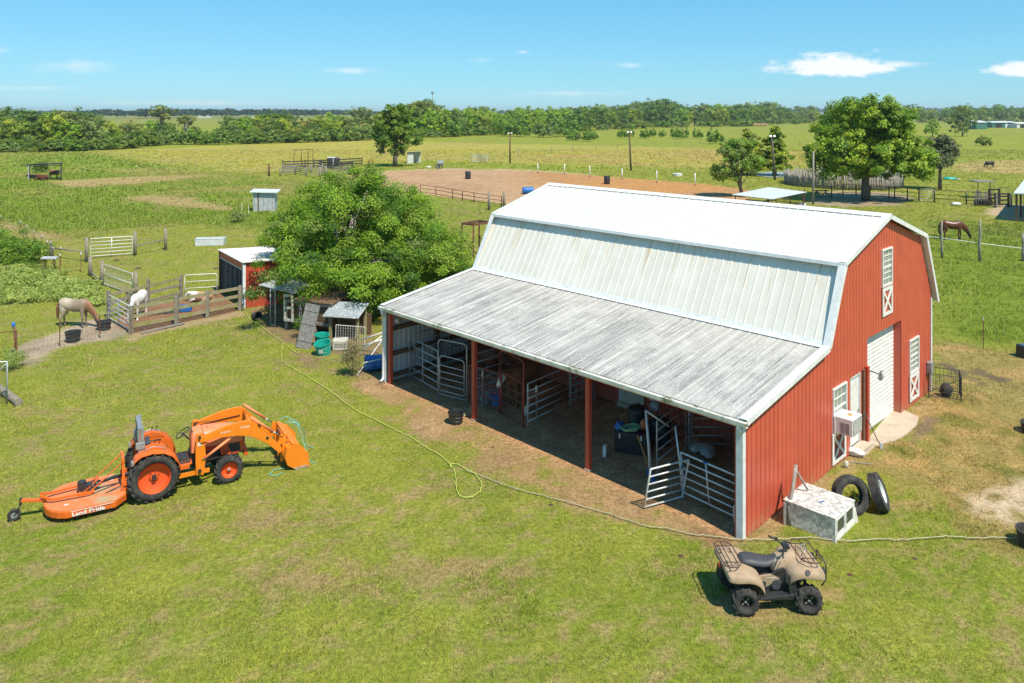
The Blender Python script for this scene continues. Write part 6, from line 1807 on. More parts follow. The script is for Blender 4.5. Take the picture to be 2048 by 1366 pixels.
# ------------------------------------------------------------ things around the barn
def disc_tub(name, label, loc, r0, r1, h, mat, cat, rim=.02, group=None, rot=None, inner=None, fill=None):
    t = thing(name, label, cat, loc, 0, group)
    if rot: t.rotation_euler = rot
    mb = MB(); mb.lathe([(0, 0), (r0, 0), (r1, h), (r1+rim, h), (r1+rim, h+.025), (r1-.015, h+.02), (r1-.02, h-.01), (r0-.015, .03), (0, .03)], 26)
    mb.build('body', mat, t, smooth=True, autos=50)
    for k in (.35, .7):
        rr_ = r0+(r1-r0)*k
        mb = MB(); mb.tube([(rr_*cos(a)*1.01, rr_*sin(a)*1.01, h*k) for a in [2*pi*i/26 for i in range(26)]], .007, 4, closed=True); mb.build('rib', mat, t)
    if fill:
        mb = MB(); mb.lathe([(0, h*.55), ((r0+r1)/2-.02, h*.55)], 20); mb.build('contents', M[fill], t)
    return t
def handle(t, r, z, drop=.5):
    mb = MB(); mb.tube([(r*cos(a), -.02-r*.3*sin(a), z-abs(sin(a))*r*drop) for a in [pi*i/12 for i in range(13)]], .006, 5); mb.build('handle', M['galv'], t, smooth=True)
# black muck tub before the red post
b_ = disc_tub('muck_tub', 'black tub with rope handles on the grass before the left red post', P(912, 846), .20, .25, .34, M['black_plastic'], 'tub')
mb = MB(); mb.tube([(.24, -.06, .30), (.29, -.04, .24), (.29, .04, .24), (.24, .06, .30)], .012, 6); mb.build('rope_handle', M['hose_tan'], b_, smooth=True)
disc_tub('feed_tub', 'black ribbed tub the roan horse is eating from', P(196+12, 659), .26, .31, .36, M['black_plastic'], 'tub', fill='hay')
disc_tub('feed_tub', 'empty black ribbed tub standing before the roan horse', P(146, 683), .26, .31, .42, M['black_plastic'], 'tub')
t = thing('feed_trough', 'blue plastic trough inside the plank pen', 'trough', P(372, 622), .3)
mb = MB(); mb.prism([(-.32, .30), (-.25, .02), (.25, .02), (.32, .30), (.29, .30), (.22, .05), (-.22, .05), (-.29, .30)], -.22, .22); mb.box((0, -.22, .16), (.5, .02, .26)); mb.box((0, .22, .16), (.5, .02, .26)); mb.build('body', M['blue_plastic'], t, bevel=.01)
mb = MB(); mb.box((0, 0, .17), (.44, .42, .01)); mb.build('water', M['glass'], t)
t = thing('rubber_mat', 'dark rubber mat lying in the plank pen', 'mat', P(330, 626), .35)
mb = MB(); mb.box((0, 0, .03), (1.5, .5, .05)); mb.build('mat', M['rubber'], t, bevel=.01)
t = thing('loose_board', 'long grey board lying along the foot of the plank pen', 'board', P(282, 668), 0)
e_ = P(367, 649)-P(282, 668)
mb = MB(); mb.bar((0, 0, .04), (e_.x, e_.y, .06), .14, .04); mb.build('plank', M['wood_grey'], t)
# small table-like feeder in the weeds
t = thing('bird_table', 'small grey flat-topped feeder standing in the weed bank', 'feeder', P(99, 540), .3)
mb = MB(); mb.box((0, 0, .78), (.85, .6, .04), rot=(.05, .05, 0)); mb.build('top', M['tin'], t)
for x, y in ((-.25, -.18), (.25, -.18), (.25, .18), (-.25, .18)):
    mb = MB(); mb.box((x, y, .38), (.05, .05, .78)); mb.build('leg', M['wood_dark'], t)
t = thing('stock_tank', 'long pale metal stock tank in the paddock behind the shed', 'trough', P(421, 490), .12)
mb = MB(); mb.prism([(-1.05, .52), (-1.0, 0), (1.0, 0), (1.05, .52), (1.0, .52), (.95, .06), (-.95, .06), (-1.0, .52)], -.35, .35); mb.box((0, -.35, .26), (2.0, .02, .5)); mb.box((0, .35, .26), (2.0, .02, .5)); mb.build('body', M['tin_roof'], t)
mb = MB(); mb.tube([(-1.05, -.36, .52), (1.05, -.36, .52), (1.05, .36, .52), (-1.05, .36, .52)], .025, 6, closed=True); mb.build('rim', M['tin_roof'], t)

# --- red loafing shed
o = P(488, 617)
sh = thing('loafing_shed', 'small open-fronted red metal shed with white roof at the end of the plank pen', 'shed', (o.x, o.y, 0), atan2(42.1-38.4, -16.3+13.6))
# local x along the open front (towards upper left), local -y to the back right
Ls, Ds, Hs = 4.4, 3.4, 2.42
def shp(x, y, z): return (x, y, z)
def ribbed(name, par, w, h, mat, thick=.02, sp=.23):
    pr = []
    n = max(1, int(w/sp))
    for i in range(n):
        g = w*(i+.5)/n; pr += [(g-.04, 0), (g-.015, .022), (g+.015, .022), (g+.04, 0)]
    pr = [(0, 0)]+pr+[(w, 0)]
    vs = []; fs = []
    for (x, d) in pr: vs += [(x, -d, 0), (x, -d, h), (x, -d+thick*0+.012, 0), (x, -d+.012, h)]
    for i in range(len(pr)-1):
        a = i*4; b = a+4
        fs += [(a, b, b+1, a+1), (a+2, a+3, b+3, b+2), (a+1, b+1, b+3, a+3)]
    mb = MB(); mb.add(vs, fs); return mb.build(name, mat, par)
w1 = ribbed('end_wall', sh, Ds, Hs-.12, M['red_steel']); w1.rotation_euler = (0, 0, -pi/2); w1.location = (0, 0, 0)
w2 = ribbed('end_wall', sh, Ds, Hs-.12, M['grey_metal']); w2.rotation_euler = (0, 0, -pi/2); w2.location = (Ls, 0, 0)
w3 = ribbed('back_wall', sh, Ls, Hs-.30, M['grey_metal']); w3.location = (0, -Ds, 0)
mb = MB(); mb.box((Ls/2, .015, Hs-.30), (Ls, .03, .34)); mb.build('header', M['red_steel'], sh)
mb = MB(); mb.box((Ls/2, .02, Hs-.11), (Ls+.1, .05, .06)); mb.build('roof_trim', M['white_trim'], sh)
mb = MB(); mb.box((Ls/2, .02, Hs-.48), (Ls, .045, .04)); mb.build('header_trim', M['white_trim'], sh)
mb = MB(); mb.box((.02, .0, Hs/2-.06), (.16, .14, Hs-.12)); mb.build('corner_trim', M['white_trim'], sh)
mb = MB(); mb.box((Ls-.04, 0, Hs/2-.06), (.10, .12, Hs-.12)); mb.build('corner_trim', M['wood_dark'], sh)
for x in (Ls*.5,):
    mb = MB(); mb.box((x, -Ds+.1, Hs/2), (.12, .1, Hs-.4)); mb.build('inner_post', M['wood_dark'], sh)
for z in (.5, 1.3):
    mb = MB(); mb.box((Ls/2, -Ds+.05, z), (Ls-.1, .05, .12)); mb.build('girt', M['wood_dark'], sh)
n = 5; wR = (Ls+.3)/n
for i in range(n):
    pr = [(0, 0)]
    for k in range(3): yk = wR/6+wR/3*k; pr += [(yk-.03, 0), (yk-.012, .022), (yk+.012, .022), (yk+.03, 0)]
    pr += [(wR, 0)]
    vs = []; fs = []
    for (x, h) in pr:
        for (yy_, zz_) in ((.12, Hs-.05), (-Ds-.15, Hs-.25)): vs += [(x, yy_, zz_+h), (x, yy_, zz_+h-.012)]
    for k in range(len(pr)-1):
        a = k*4; b = a+4; fs += [(a, b, b+2, a+2), (a+1, a+3, b+3, b+1), (a, a+1, b+1, b)]
    mb = MB(); mb.add(vs, fs); mb.build('roof_panel', M['roof_upper'], sh, (-.15+i*wR, 0, 0))
fence('wire_fence', 'rusty square-mesh wire panel against the red end wall of the small shed', [(492, 617), (541, 612)], 1.1, 'tee', .02, 'rust', None, (1.1,), rmat='rust', mesh_panel=(.05, 1.05, .14))

# --- chicken coop and its clutter under the tree
cp = thing('chicken_coop', 'ramshackle wooden chicken coop half hidden under the big bright tree', 'coop', P(575, 662), radians(-24))
mb = MB(); mb.box((1.0, 1.1, .75), (2.6, 1.6, 1.0)); mb.build('hutch', M['wood_dark'], cp)
for x in (-.25, .55, 1.4, 2.3):
    mb = MB(); mb.box((x, .22, .72), (.09, .09, 1.44)); mb.build('post', M['wood_grey'], cp)
mb = MB(); mb.box((1.0, .22, .45), (2.6, .06, .12)); mb.box((1.0, .22, 1.33), (2.6, .06, .14)); mb.build('rail', M['wood_grey'], cp)
mb = MB(); mb.box((1.0, .9, 1.50), (2.7, 1.5, .05), rot=(radians(8), 0, 0)); mb.build('roof', M['wood_dark'], cp)
dr = MB(); 
for c_, d_ in (((0, 0, .05), (.62, .05, .12)), ((0, 0, .60), (.62, .05, .10)), ((0, 0, 1.15), (.62, .05, .12)), ((-.27, 0, .6), (.09, .045, 1.2)), ((.27, 0, .6), (.09, .045, 1.2))): dr.box(c_, d_)
dr.build('screen_door', M['cream'], cp, (-.02, .1, .42), (radians(-3), radians(-5), radians(-10)))
t = thing('grey_door', 'weathered grey plank door leaning against the chicken coop', 'door', P(606, 697), radians(-18))
t.rotation_euler = (radians(-15), radians(6), radians(-18))
for k in range(5):
    mb = MB(); mb.box((-.28+k*.14, 0, .92), (.132, .03, 1.84)); mb.build('plank', M['wood_grey'], t)
for z in (.35, 1.05, 1.6):
    mb = MB(); mb.box((0, -.025, z), (.68, .02, .12)); mb.build('batten', M['wood_grey'], t)
t = thing('chain_link_kennel', 'chain link kennel with a dark tin roof beside the red shed', 'kennel', P(541, 652), radians(-30))
K = [(-.9, .9), (0, 0), (.42, -.1), (1.6, .9), (.5, 1.9)]
for i, (x, y) in enumerate(K):
    mb = MB(); mb.tube([(x, y, 0), (x, y, 1.75)], .024, 7); mb.build('post', M['galv'], t, smooth=True)
for a, b in ((K[0], K[1]), (K[1], K[2])):
    for z in (.08, 1.72):
        mb = MB(); mb.tube([(a[0], a[1], z), (b[0], b[1], z)], .018, 6); mb.build('rail', M['galv'], t)
mb = MB()
for a, b in ((K[0], K[1]), (K[1], K[2])):
    n = int(hypot(b[0]-a[0], b[1]-a[1])/.09)
    for i in range(n):
        x0, y0 = a[0]+(b[0]-a[0])*i/n, a[1]+(b[1]-a[1])*i/n; mb.tube([(x0, y0, .1), (x0, y0, 1.7)], .003, 3, cap=False)
    for k in range(18): mb.tube([(a[0], a[1], .1+k*.09), (b[0], b[1], .1+k*.09)], .003, 3, cap=False)
mb.build('wire_mesh', M['wire'], t)
mb = MB(); mb.box((.35, .85, 1.82), (2.3, 1.7, .03), rot=(radians(4), radians(3), 0)); mb.build('roof', M['tin'], t)
t = thing('lean_shelter', 'corrugated iron roof on wooden posts in front of the bright tree', 'shelter', P(661, 678), radians(-12))
mb = MB()
vs = []; fs = []; nC = 22
for i in range(nC*2+1):
    x = -.30+1.7*i/(nC*2); d = .02*(1 if i % 2 else -1)
    for (y, z) in ((-.25, 1.05), (.95, 1.42)): vs += [(x, y, z+d), (x, y, z+d-.012)]
for i in range(nC*2):
    a = i*4; b = a+4; fs += [(a, b, b+2, a+2), (a+1, a+3, b+3, b+1), (a, a+1, b+1, b)]
mb.add(vs, fs); mb.build('roof', pmat('corrugated_grey', (.34,.38,.40), (.22,.25,.26), 6, rough=.5, c3=(.62,.65,.66), s3=6, lo3=.56, hi3=.64), t, smooth=True)
for x, y, h in ((0, 0, 1.05), (1.25, .05, 1.05), (0, .9, 1.35), (1.25, .9, 1.35)):
    mb = MB(); mb.box((x, y, h/2), (.11, .11, h)); mb.build('post', M['wood_mossy'], t)
mb = MB(); mb.bar((-.2, 0, .98), (1.35, 0, .98), .06, .12); mb.build('beam', M['wood_dark'], t)
mb = MB(); mb.box((.75, 1.0, .5), (1.5, .05, .9)); mb.build('back_board', M['wood_dark'], t)
for i, (u, v, sc_, lab, rr_) in enumerate(((648, 708, 1.0, 'teal plastic bin with a white label, tipped in front of the coop', (radians(10), radians(-6), 0)), (643, 690, .92, 'teal plastic bin half behind the labelled one', (radians(4), radians(4), 0)))):
    t = disc_tub('plastic_bin', lab, P(u, v), .27*sc_, .33*sc_, .48*sc_, M['teal_plastic'], 'bin', rot=rr_, group='teal bins by the coop')
    mb = MB(); mb.box((-.02, -.305*sc_, .26), (.16, .012, .16), rot=(radians(7), 0, 0)); mb.build('label', M['white_paint'], t) if i == 0 else None
t = thing('pet_crate', 'off-white slotted plastic pet crate beside the teal bins', 'pet crate', P(680, 702), radians(8))
mb = MB(); mb.box((0, .25, .22), (.62, .5, .42)); mb.build('body', M['offwhite'], t, bevel=.03)
for k in range(6):
    for z in (.18, .28): mb = MB(); mb.box((-.2+k*.08, -.006, z), (.03, .02, .07)); mb.build('slot', M['black_plastic'], t)
t = thing('wire_grid', 'white wire grid panel leaning behind the pet crate', 'wire panel', P(698, 696), radians(35)); t.rotation_euler = (radians(-32), radians(12), radians(28))
mb = MB(); mb.tube([(-.6, 0, 0), (-.6, 0, .95), (.7, 0, .95), (.7, 0, 0)], .016, 6, closed=True); mb.build('frame', M['pvc'], t)
mb = MB()
for i in range(13): mb.tube([(-.6+i*.108, 0, 0), (-.6+i*.108, 0, .95)], .005, 3)
for i in range(9): mb.tube([(-.6, .004, i*.118), (.7, .004, i*.118)], .005, 3)
mb.build('wire_mesh', M['offwhite'], t)
# PVC pipes propped on the end of the barn
base_ = P(742, 750)
for i, ((u0, v0, z0), (u1, v1, z1), r_, lab) in enumerate((((722, 693, .35), (767, 678, .8), .035, 'thick white pipe, lowest of the bundle against the barn corner'),
        ((723, 680, .5), (768, 664, 1.0), .03, 'thick white pipe lying across the top of the bundle'), ((725, 700, .3), (770, 668, .95), .028, 'white pipe between the two thick ones of the bundle'),
        ((714, 751, .0), (768, 674, .9), .02, 'thin white pipe slanting steeply from the ground to the barn corner'), ((735, 712, .1), (769, 680, .8), .018, 'thin white pipe inside the bundle at the barn corner'),
        ((726, 726, .45), (771, 716, .55), .022, 'white pipe lying level across the blue barrel'))):
    a = P(u0, v0, z0); b = P(u1, v1, z1)
    mb = MB(); mb.tube([(0, 0, 0), tuple(b-a)], r_, 8); tag(mb.build('pvc_pipe', M['pvc'], None, a, smooth=True), lab, 'pipe', 'white pipes propped on the barn corner')
def barrel(label, loc, rz, mat, r=.29, h=.88, lying=False, name='barrel', group=None):
    t = thing(name, label, 'barrel', loc, rz, group)
    prof = [(0, 0), (r*.9, 0), (r*.97, .03), (r, .08), (r, h*.31), (r*1.03, h*.33), (r, h*.35), (r, h*.64), (r*1.03, h*.66), (r, h*.68), (r, h-.08), (r*.97, h-.03), (r*.9, h), (r*.86, h-.01), (0, h-.015)]
    mb = MB(); mb.lathe(prof, 24)
    o_ = mb.build('body', mat, t, smooth=True, autos=50)
    mb = MB(); mb.lathe([(0, 0), (.035, 0), (.035, .015), (0, .02)], 10); mb.build('bung', M['black_plastic'], t, (r*.5, 0, h-.012))
    if lying:
        t.rotation_euler = (0, radians(90), rz); t.location = (loc[0], loc[1], r*1.02)
    return t
barrel('blue plastic barrel lying behind the dry shrub at the barn corner', P(752, 742)+Vector((-.45, 0, 0)), radians(15), M['blue_plastic'], lying=True)
t = disc_tub('bucket', 'dark bucket tipped on its side by the coop end of the plank pen', P(508, 640), .17, .20, .3, M['rubber'], 'bucket', rot=(radians(80), 0, 1.0))
t.location.z = .19
tp_ = thing('water_tap', 'hose tap post wrapped in white by the shed corner', 'tap', P(487, 622))
mb = MB(); mb.tube([(0, 0, 0), (0, 0, .75), (.1, -.05, .78)], .03, 8); mb.build('pipe', M['pvc'], tp_, smooth=True)
mb = MB(); mb.lathe([(0, 0), (.06, .02), (.08, .12), (.03, .22)], 10); mb.build('wrap', M['fabric_grey'], tp_, (0, 0, .3), smooth=True)
mb = MB(); mb.tube([(.02, -.05, .72), (.04, -.10, .5), (.02, -.12, .3)], .02, 6); mb.build('blue_rope', M['blue_plastic'], tp_, smooth=True)
# dry shrub
def shrub(label, u, v, h, w, cols, seed, n=60, per=40, leaf=.05, name='shrub', cr=.22, jag=.4):
    p = P(u, v)
    cm, C = crown_mesh('foliage', [(0, 0, h*.55, w, w, h*.48)], n, per, leaf, seed, cols, cr, .9, jag, .4)
    t = thing(name, label, 'shrub', (p.x, p.y, 0)); link('foliage', cm, t); link('stem', trunk_mesh(C, h*.7, .03, seed, M['bark'], .05, 20, name='stem'), t)
    return t
shrub('dry brown-grey shrub between the pet crate and the barn corner', 704, 752, 1.25, .42, [(.16, .13, .075), (.24, .20, .11), (.14, .16, .06)], 71, 70, 46, .05)
shrub('leafy green climber growing round the legs of the coop', 608, 676, 1.0, .35, [(.06, .12, .015), (.12, .22, .02)], 72, 22, 30, .09)
shrub('vine scrambling at the back corner of the lean-to beside the tree', 742, 648, 2.2, .6, [(.045, .09, .015), (.09, .17, .02)], 73, 60, 40, .10, cr=.35)
shrub('broad bright bush filling the space between the tree and the lean-to roof', 800, 600, 2.5, 1.6, [(.07, .14, .015), (.16, .26, .02), (.21, .30, .03)], 74, 150, 90, .12, cr=.42)
shrub('yellow-green bush at the rusty stand behind the barn end', 905, 572, 2.3, 1.35, [(.11, .18, .018), (.2, .28, .02), (.25, .31, .04)], 75, 110, 80, .11, cr=.40)
shrub('weed clump at the foot of the rusty blue-capped corner post', 22, 738, .7, .5, [(.12, .18, .03), (.22, .28, .08)], 76, 40, 40, .05)

# --- hoses
def hose(label, pts, r, mat, name='hose', wig=.02, part=None):
    p0 = P(*pts[0]); rr_ = random.Random(len(pts)); out = []
    W = [P(*q) for q in pts]
    for i in range(len(W)-1):
        a = W[max(0, i-1)]; b = W[i]; c = W[i+1]; d = W[min(len(W)-1, i+2)]
        for k in range(6):
            t = k/6; q = 0.5*((2*b)+(c-a)*t+(2*a-5*b+4*c-d)*t*t+(3*b-a-3*c+d)*t**3)
            out.append(Vector((q.x-p0.x+rr_.uniform(-wig, wig), q.y-p0.y+rr_.uniform(-wig, wig), .045+rr_.uniform(-.01, .015))))
    mb = MB(); mb.tube(out, r, 6)
    return tag(mb.build(name, M[mat], None, (p0.x, p0.y, 0), smooth=True), label, 'hose')
hose('yellow-green garden hose snaking from the shed tap across the lawn to a loop', [(488, 622), (500, 640), (525, 656), (545, 672), (565, 688), (562, 712), (569, 728), (592, 742), (615, 755), (657, 782), (707, 820), (740, 836), (787, 861), (820, 876), (845, 893), (882, 914), (898, 930), (908, 943), (912, 962), (913, 982), (921, 995), (940, 998), (955, 990), (963, 975), (958, 960), (940, 945), (918, 933), (905, 930), (899, 937)], .012, 'hose_green')
hose('short loose end of yellow-green hose in front of the coop', [(565, 688), (576, 694), (586, 703), (598, 708), (594, 700), (588, 706)], .010, 'hose_green')
hose('tan hose running along the front of the barn and past the quad bike', [(930, 943), (975, 960), (1000, 970), (1040, 983), (1080, 993), (1130, 1006), (1180, 1020), (1237, 1037), (1270, 1049), (1300, 1057), (1340, 1062), (1380, 1071), (1430, 1077), (1470, 1081), (1530, 1083), (1575, 1081), (1620, 1079), (1660, 1083), (1700, 1085), (1760, 1082), (1800, 1083), (1850, 1080), (1900, 1077), (1950, 1080), (1990, 1078), (2048, 1083), (2110, 1086)], .0125, 'hose_tan')

# --- near corner: white hutch, tyres, pole
B0 = P(1669, 1086); C0 = P(1707, 1048)
ang = atan2(C0.y-B0.y, C0.x-B0.x); wB = (C0-B0).length
ht = thing('animal_hutch', 'silver-painted peeling box with two dark screened windows at the near barn corner', 'hutch', (B0.x, B0.y, 0), ang)
LB = 1.20; HB = .56
mb = MB(); mb.box((wB/2, LB/2, HB/2), (wB, LB, HB)); mb.build('box', M['silver_peel'], ht, bevel=.012)
mb = MB(); mb.box((wB/2, LB/2-.0, HB+.012), (wB+.06, LB+.06, .022), rot=(0, radians(0), 0)); mb.build('lid', M['silver_peel'], ht, bevel=.006)
for x in (wB*.27, wB*.73):
    f = MB(); w_ = wB*.40; z0, z1 = .14, .50
    f.box((x-w_/2, -.012, (z0+z1)/2), (.045, .03, z1-z0+.05)); f.box((x+w_/2, -.012, (z0+z1)/2), (.045, .03, z1-z0+.05)); f.box((x, -.012, z0), (w_, .028, .045)); f.box((x, -.012, z1), (w_, .028, .045))
    d = f.build('window_frame', M['white_paint'], ht)
    mb = MB(); mb.box((x, -.004, (z0+z1)/2), (w_-.045, .006, z1-z0-.045)); mb.build('screen', M['glass_dark'], d)
    mb = MB(); mb.tube([(x+(w_*.42 if x < wB/2 else -w_*.42), -.03, .30), (x+(w_*.42 if x < wB/2 else -w_*.42), -.045, .34)], .008, 6); mb.build('latch', M['galv'], d)
mb = MB(); mb.box((wB/2, -.014, .05), (wB, .02, .09)); mb.build('kick_board', M['white_paint'], ht)
for x in (.02, wB-.02):
    mb = MB(); mb.box((x, -.012, HB/2), (.045, .02, HB)); mb.build('corner_post', M['white_paint'], ht)
pl = thing('pliers', 'blue-handled pliers and a bit of scrap lying on the silver box', 'tool', ht.matrix_world @ Vector((0, 0, 0)) if False else (B0.x+cos(ang)*wB*.45-sin(ang)*LB*.42, B0.y+sin(ang)*wB*.45+cos(ang)*LB*.42, HB+.035), .4)
mb = MB(); mb.tube([(-.09, -.03, 0), (0, 0, 0), (.06, .012, 0)], .008, 5); mb.tube([(-.09, .03, 0), (0, 0, 0), (.06, -.012, 0)], .008, 5); mb.build('handle', M['blue_plastic'], pl)
mb = MB(); mb.tube([(.02, .0, 0), (.09, 0, 0)], .009, 5); mb.build('jaw', M['grey_metal'], pl)
# forked timber pole beside the hutch
a = P(1579, 1050)
t = thing('timber_pole', 'weathered forked timber pole leaning to the barn wall behind the silver box', 'pole', a)
tx = P(1592, 930, 1.25)-a
mb = MB(); mb.tube([(0, 0, -.05), (.0, .02, .45), (tx.x*.45, tx.y*.4, .8), tuple(tx)], [.05, .05, .045, .05], 8); mb.build('pole', M['bark_pale'], t, smooth=True)
mb = MB(); mb.tube([tuple(Vector((tx.x, tx.y, tx.z))*.93), (tx.x+.30, tx.y+.02, .62)], [.03, .025], 7); mb.build('branch', M['bark_pale'], t, smooth=True)
mb = MB(); mb.box((-.09, .04, .26), (.09, .03, .52)); mb.box((-.02, .12, .26), (.05, .03, .5)); mb.build('batten', M['wood_grey'], t)
# tyres
def big_tyre(label, loc, rot, R=.46, rw=.27, w=.27, rim=False, lugs=0):
    t = thing('tyre', label, 'tyre', loc, 0, 'old tyres by the silver box'); t.rotation_euler = rot
    mb = MB(); s_ = w/2
    prof = [(rw, -s_*.60), (rw+.03, -s_*.85), ((R+rw)/2, -s_), (R-.05, -s_*.92), (R-.012, -s_*.74), (R, -s_*.70)]
    for k in range(5):
        y = -s_*.66+k*s_*.33
        prof += [(R, y-.02+.005), (R-.012, y-.004), (R-.012, y+.004), (R, y+.02)]
    prof += [(R-.012, s_*.74), (R-.05, s_*.92), ((R+rw)/2, s_), (rw+.03, s_*.85), (rw, s_*.60), (rw+.02, s_*.5), (R-.05, s_*.6), (R-.03, 0), (R-.05, -s_*.6), (rw+.02, -s_*.5)]
    mb.lathe(prof, 40, axis='y', closed=True)
    b = mb.build('tread', M['tyre_dusty'], t, smooth=True, autos=50)
    if rim:
        mb = MB(); mb.lathe([(rw+.01, -s_*.75), (rw-.02, -s_*.7), (rw-.04, -s_*.2), (.12, -s_*.1), (.06, -.07), (0, -.07)], 30, axis='y'); mb.build('rim', M['galv_bright'], t, smooth=True, autos=40)
    return t
p = P(1716, 1034)
big_tyre('upright tyre without a rim just behind the silver box', (p.x-.08, p.y+.22, .43), (radians(-14), 0, radians(8)), .46, .27, .26)
p = P(1764, 1030)
big_tyre('tyre with a silver wheel tilted against its neighbour', (p.x+.06, p.y+.30, .42), (radians(-22), 0, radians(62)), .45, .26, .26, rim=True)
shrub('weeds growing up inside the rimless tyre', 1706, 1014, .42, .16, [(.10, .18, .02), (.18, .28, .03)], 78, 14, 26, .04, cr=.1)
t = thing('offcut_board', 'small pale offcut board leaning on the end of the silver box', 'board', P(1711, 1046), .8); t.rotation_euler = (radians(-16), 0, radians(20))
mb = MB(); mb.box((0, 0, .17), (.16, .02, .34)); mb.build('plank', M['offwhite'], t)
# long-handled lawn edger leaning by the door
t = thing('lawn_edger', 'long-handled tool with a pale head leaning beside the overhead door', 'garden tool', P(1761, 897))
top_ = P(1716, 797, 1.35)-P(1761, 897)
mb = MB(); mb.tube([(.0, 0, .12), (-.05, .05, .20), tuple(top_)], .014, 7); mb.build('handle', M['black_plastic'], t, smooth=True)
mb = MB(); mb.tube([tuple(top_*.86), tuple(top_)], .022, 7); mb.build('grip', M['red_steel'], t, smooth=True)
mb = MB(); mb.box((.02, 0, .09), (.09, .05, .2)); mb.build('head', M['tin'], t, bevel=.015)
t = thing('white_sack', 'crumpled white sack on the small concrete pad by the walk door', 'sack', P(1706, 909), radians(-40))
def blob(name, parent, loc, dims, mat, seed, n=14, amp=.18):
    q_ = random.Random(seed); mb = MB(); rings = []
    for i in range(1, 9):
        th = pi*i/9; rg = []
        for k in range(n):
            ph = 2*pi*k/n; rr_ = 1+amp*(q_.random()-.5)*2
            rg.append((loc[0]+dims[0]*sin(th)*cos(ph)*rr_, loc[1]+dims[1]*sin(th)*sin(ph)*rr_, loc[2]-dims[2]*cos(th)*(1+amp*(q_.random()-.5))))
        rings.append(rg)
    mb.loft(rings); return mb.build(name, mat, parent, smooth=True)
blob('fabric', t, (0, 0, .09), (.34, .16, .11), M['white_paint'], 4)
blob('fold', t, (-.27, .05, .17), (.13, .11, .12), M['white_paint'], 5)
mb = MB(); a = P(1698, 925); b = P(1744, 931); mb.tube([(0, 0, .03), (b.x-a.x, b.y-a.y, .04)], .012, 6); tag(mb.build('pipe', M['grey_metal'], None, a), 'thin grey pipe lying in the grass below the white sack', 'pipe')
t = thing('white_rock', 'pale lump on the grass below the white cross shutter', 'stone', P(1692, 935)); blob('stone', t, (0, 0, .09), (.07, .06, .11), M['stone'], 9)
# wire cage at the far corner
p = P(1855, 795)
t = thing('wire_cage', 'black welded wire cage standing at the far corner of the gable', 'cage', (p.x+.05, p.y, 0), radians(-26))
w_, d_, h_ = .98, .8, .85
for x in (0, w_):
    for y in (0, d_):
        mb = MB(); mb.tube([(x, y, 0), (x, y, h_)], .018, 6); mb.build('post', M['black_metal'], t)
for z in (.08, h_):
    mb = MB(); mb.tube([(0, 0, z), (w_, 0, z), (w_, d_, z), (0, d_, z)], .014, 5, closed=True); mb.build('rail', M['black_metal'], t)
mb = MB()
for i in range(9):
    for y in (0, d_): mb.tube([(w_*i/8, y, .08), (w_*i/8, y, h_)], .006, 4)
for i in range(7):
    for x in (0, w_): mb.tube([(x, d_*i/6, .08), (x, d_*i/6, h_)], .006, 4)
for k in range(4):
    mb.tube([(0, 0, .25+k*.18), (w_, 0, .25+k*.18)], .005, 4); mb.tube([(w_, 0, .25+k*.18), (w_, d_, .25+k*.18)], .005, 4)
mb.tube([(0, 0, .2), (w_, 0, .8)], .012, 5)
mb.build('wire_mesh', M['black_metal'], t)
blob('old_bag', t, (.55, .4, .2), (.2, .16, .28), M['rubber'], 12)
t = thing('black_trough', 'dark trough cut by the right edge of the picture', 'trough', P(2060, 714), .2)
mb = MB(); mb.box((0, 0, .25), (.9, .5, .5)); mb.build('body', M['black_plastic'], t, bevel=.04)
mb = MB(); mb.box((0, 0, .505), (.8, .4, .012)); mb.build('water', M['glass_dark'], t)
disc_tub('dark_edge_form', 'black rubber tub at the right edge, the one on the dry mown ground', P(2064, 866), .26, .3, .3, M['rubber'], 'tub')
disc_tub('dark_edge_form', 'added black tub standing in for a dark round patch at the right edge below the gravel', P(2066, 1092), .28, .33, .34, M['rubber'], 'tub')  # tub shape added in place of a dark round patch on the ground

# --- clutter in the near bay of the lean-to
o = BW(1.75, 4.15)
t = thing('storage_tote', 'large black plastic tote in the near bay heaped with ropes and tools', 'storage box', BW(1.98, 4.62), PHI+radians(28))
mb = MB(); mb.box((0, 0, .30), (.62, .95, .58), taper=1.06); mb.build('body', M['black_plastic'], t, bevel=.02)
for k in range(5): mb = MB(); mb.box((-.32, -.36+k*.18, .30), (.02, .05, .5)); mb.build('rib', M['black_plastic'], t)
mb = MB(); mb.box((0, 0, .60), (.68, 1.0, .04)); mb.build('lid', M['black_plastic'], t, bevel=.012)
for y in (-.3, .33): mb = MB(); mb.box((-.35, y, .52), (.015, .04, .13)); mb.build('latch', M['white_paint'], t)
L0 = t
def on_tote(dx, dy, z=.635): 
    c_, s_ = cos(PHI+radians(28)), sin(PHI+radians(28)); b = BW(1.98, 4.62); return (b.x+dx*c_-dy*s_, b.y+dx*s_+dy*c_, z)
t = thing('coiled_rope', 'coil of teal and yellow rope hanging over the black tote', 'rope', on_tote(-.15, .05))
for k in range(6):
    mb = MB(); r0_ = .16+.02*k; mb.tube([(r0_*cos(a)*1.2, r0_*sin(a)*.8, .02+.018*k+.02*sin(a*3+k)) for a in [2*pi*i/18 for i in range(18)]], .014, 5, closed=True); mb.build('strand', M['teal_rope'] if k % 2 else M['hose_green'], t, smooth=True)
mb = MB(); mb.tube([(-.2, .05, .05), (-.28, .08, .0), (-.32, .10, -.25), (-.34, .06, -.58)], .016, 6); mb.build('strand', M['teal_rope'], t, smooth=True)
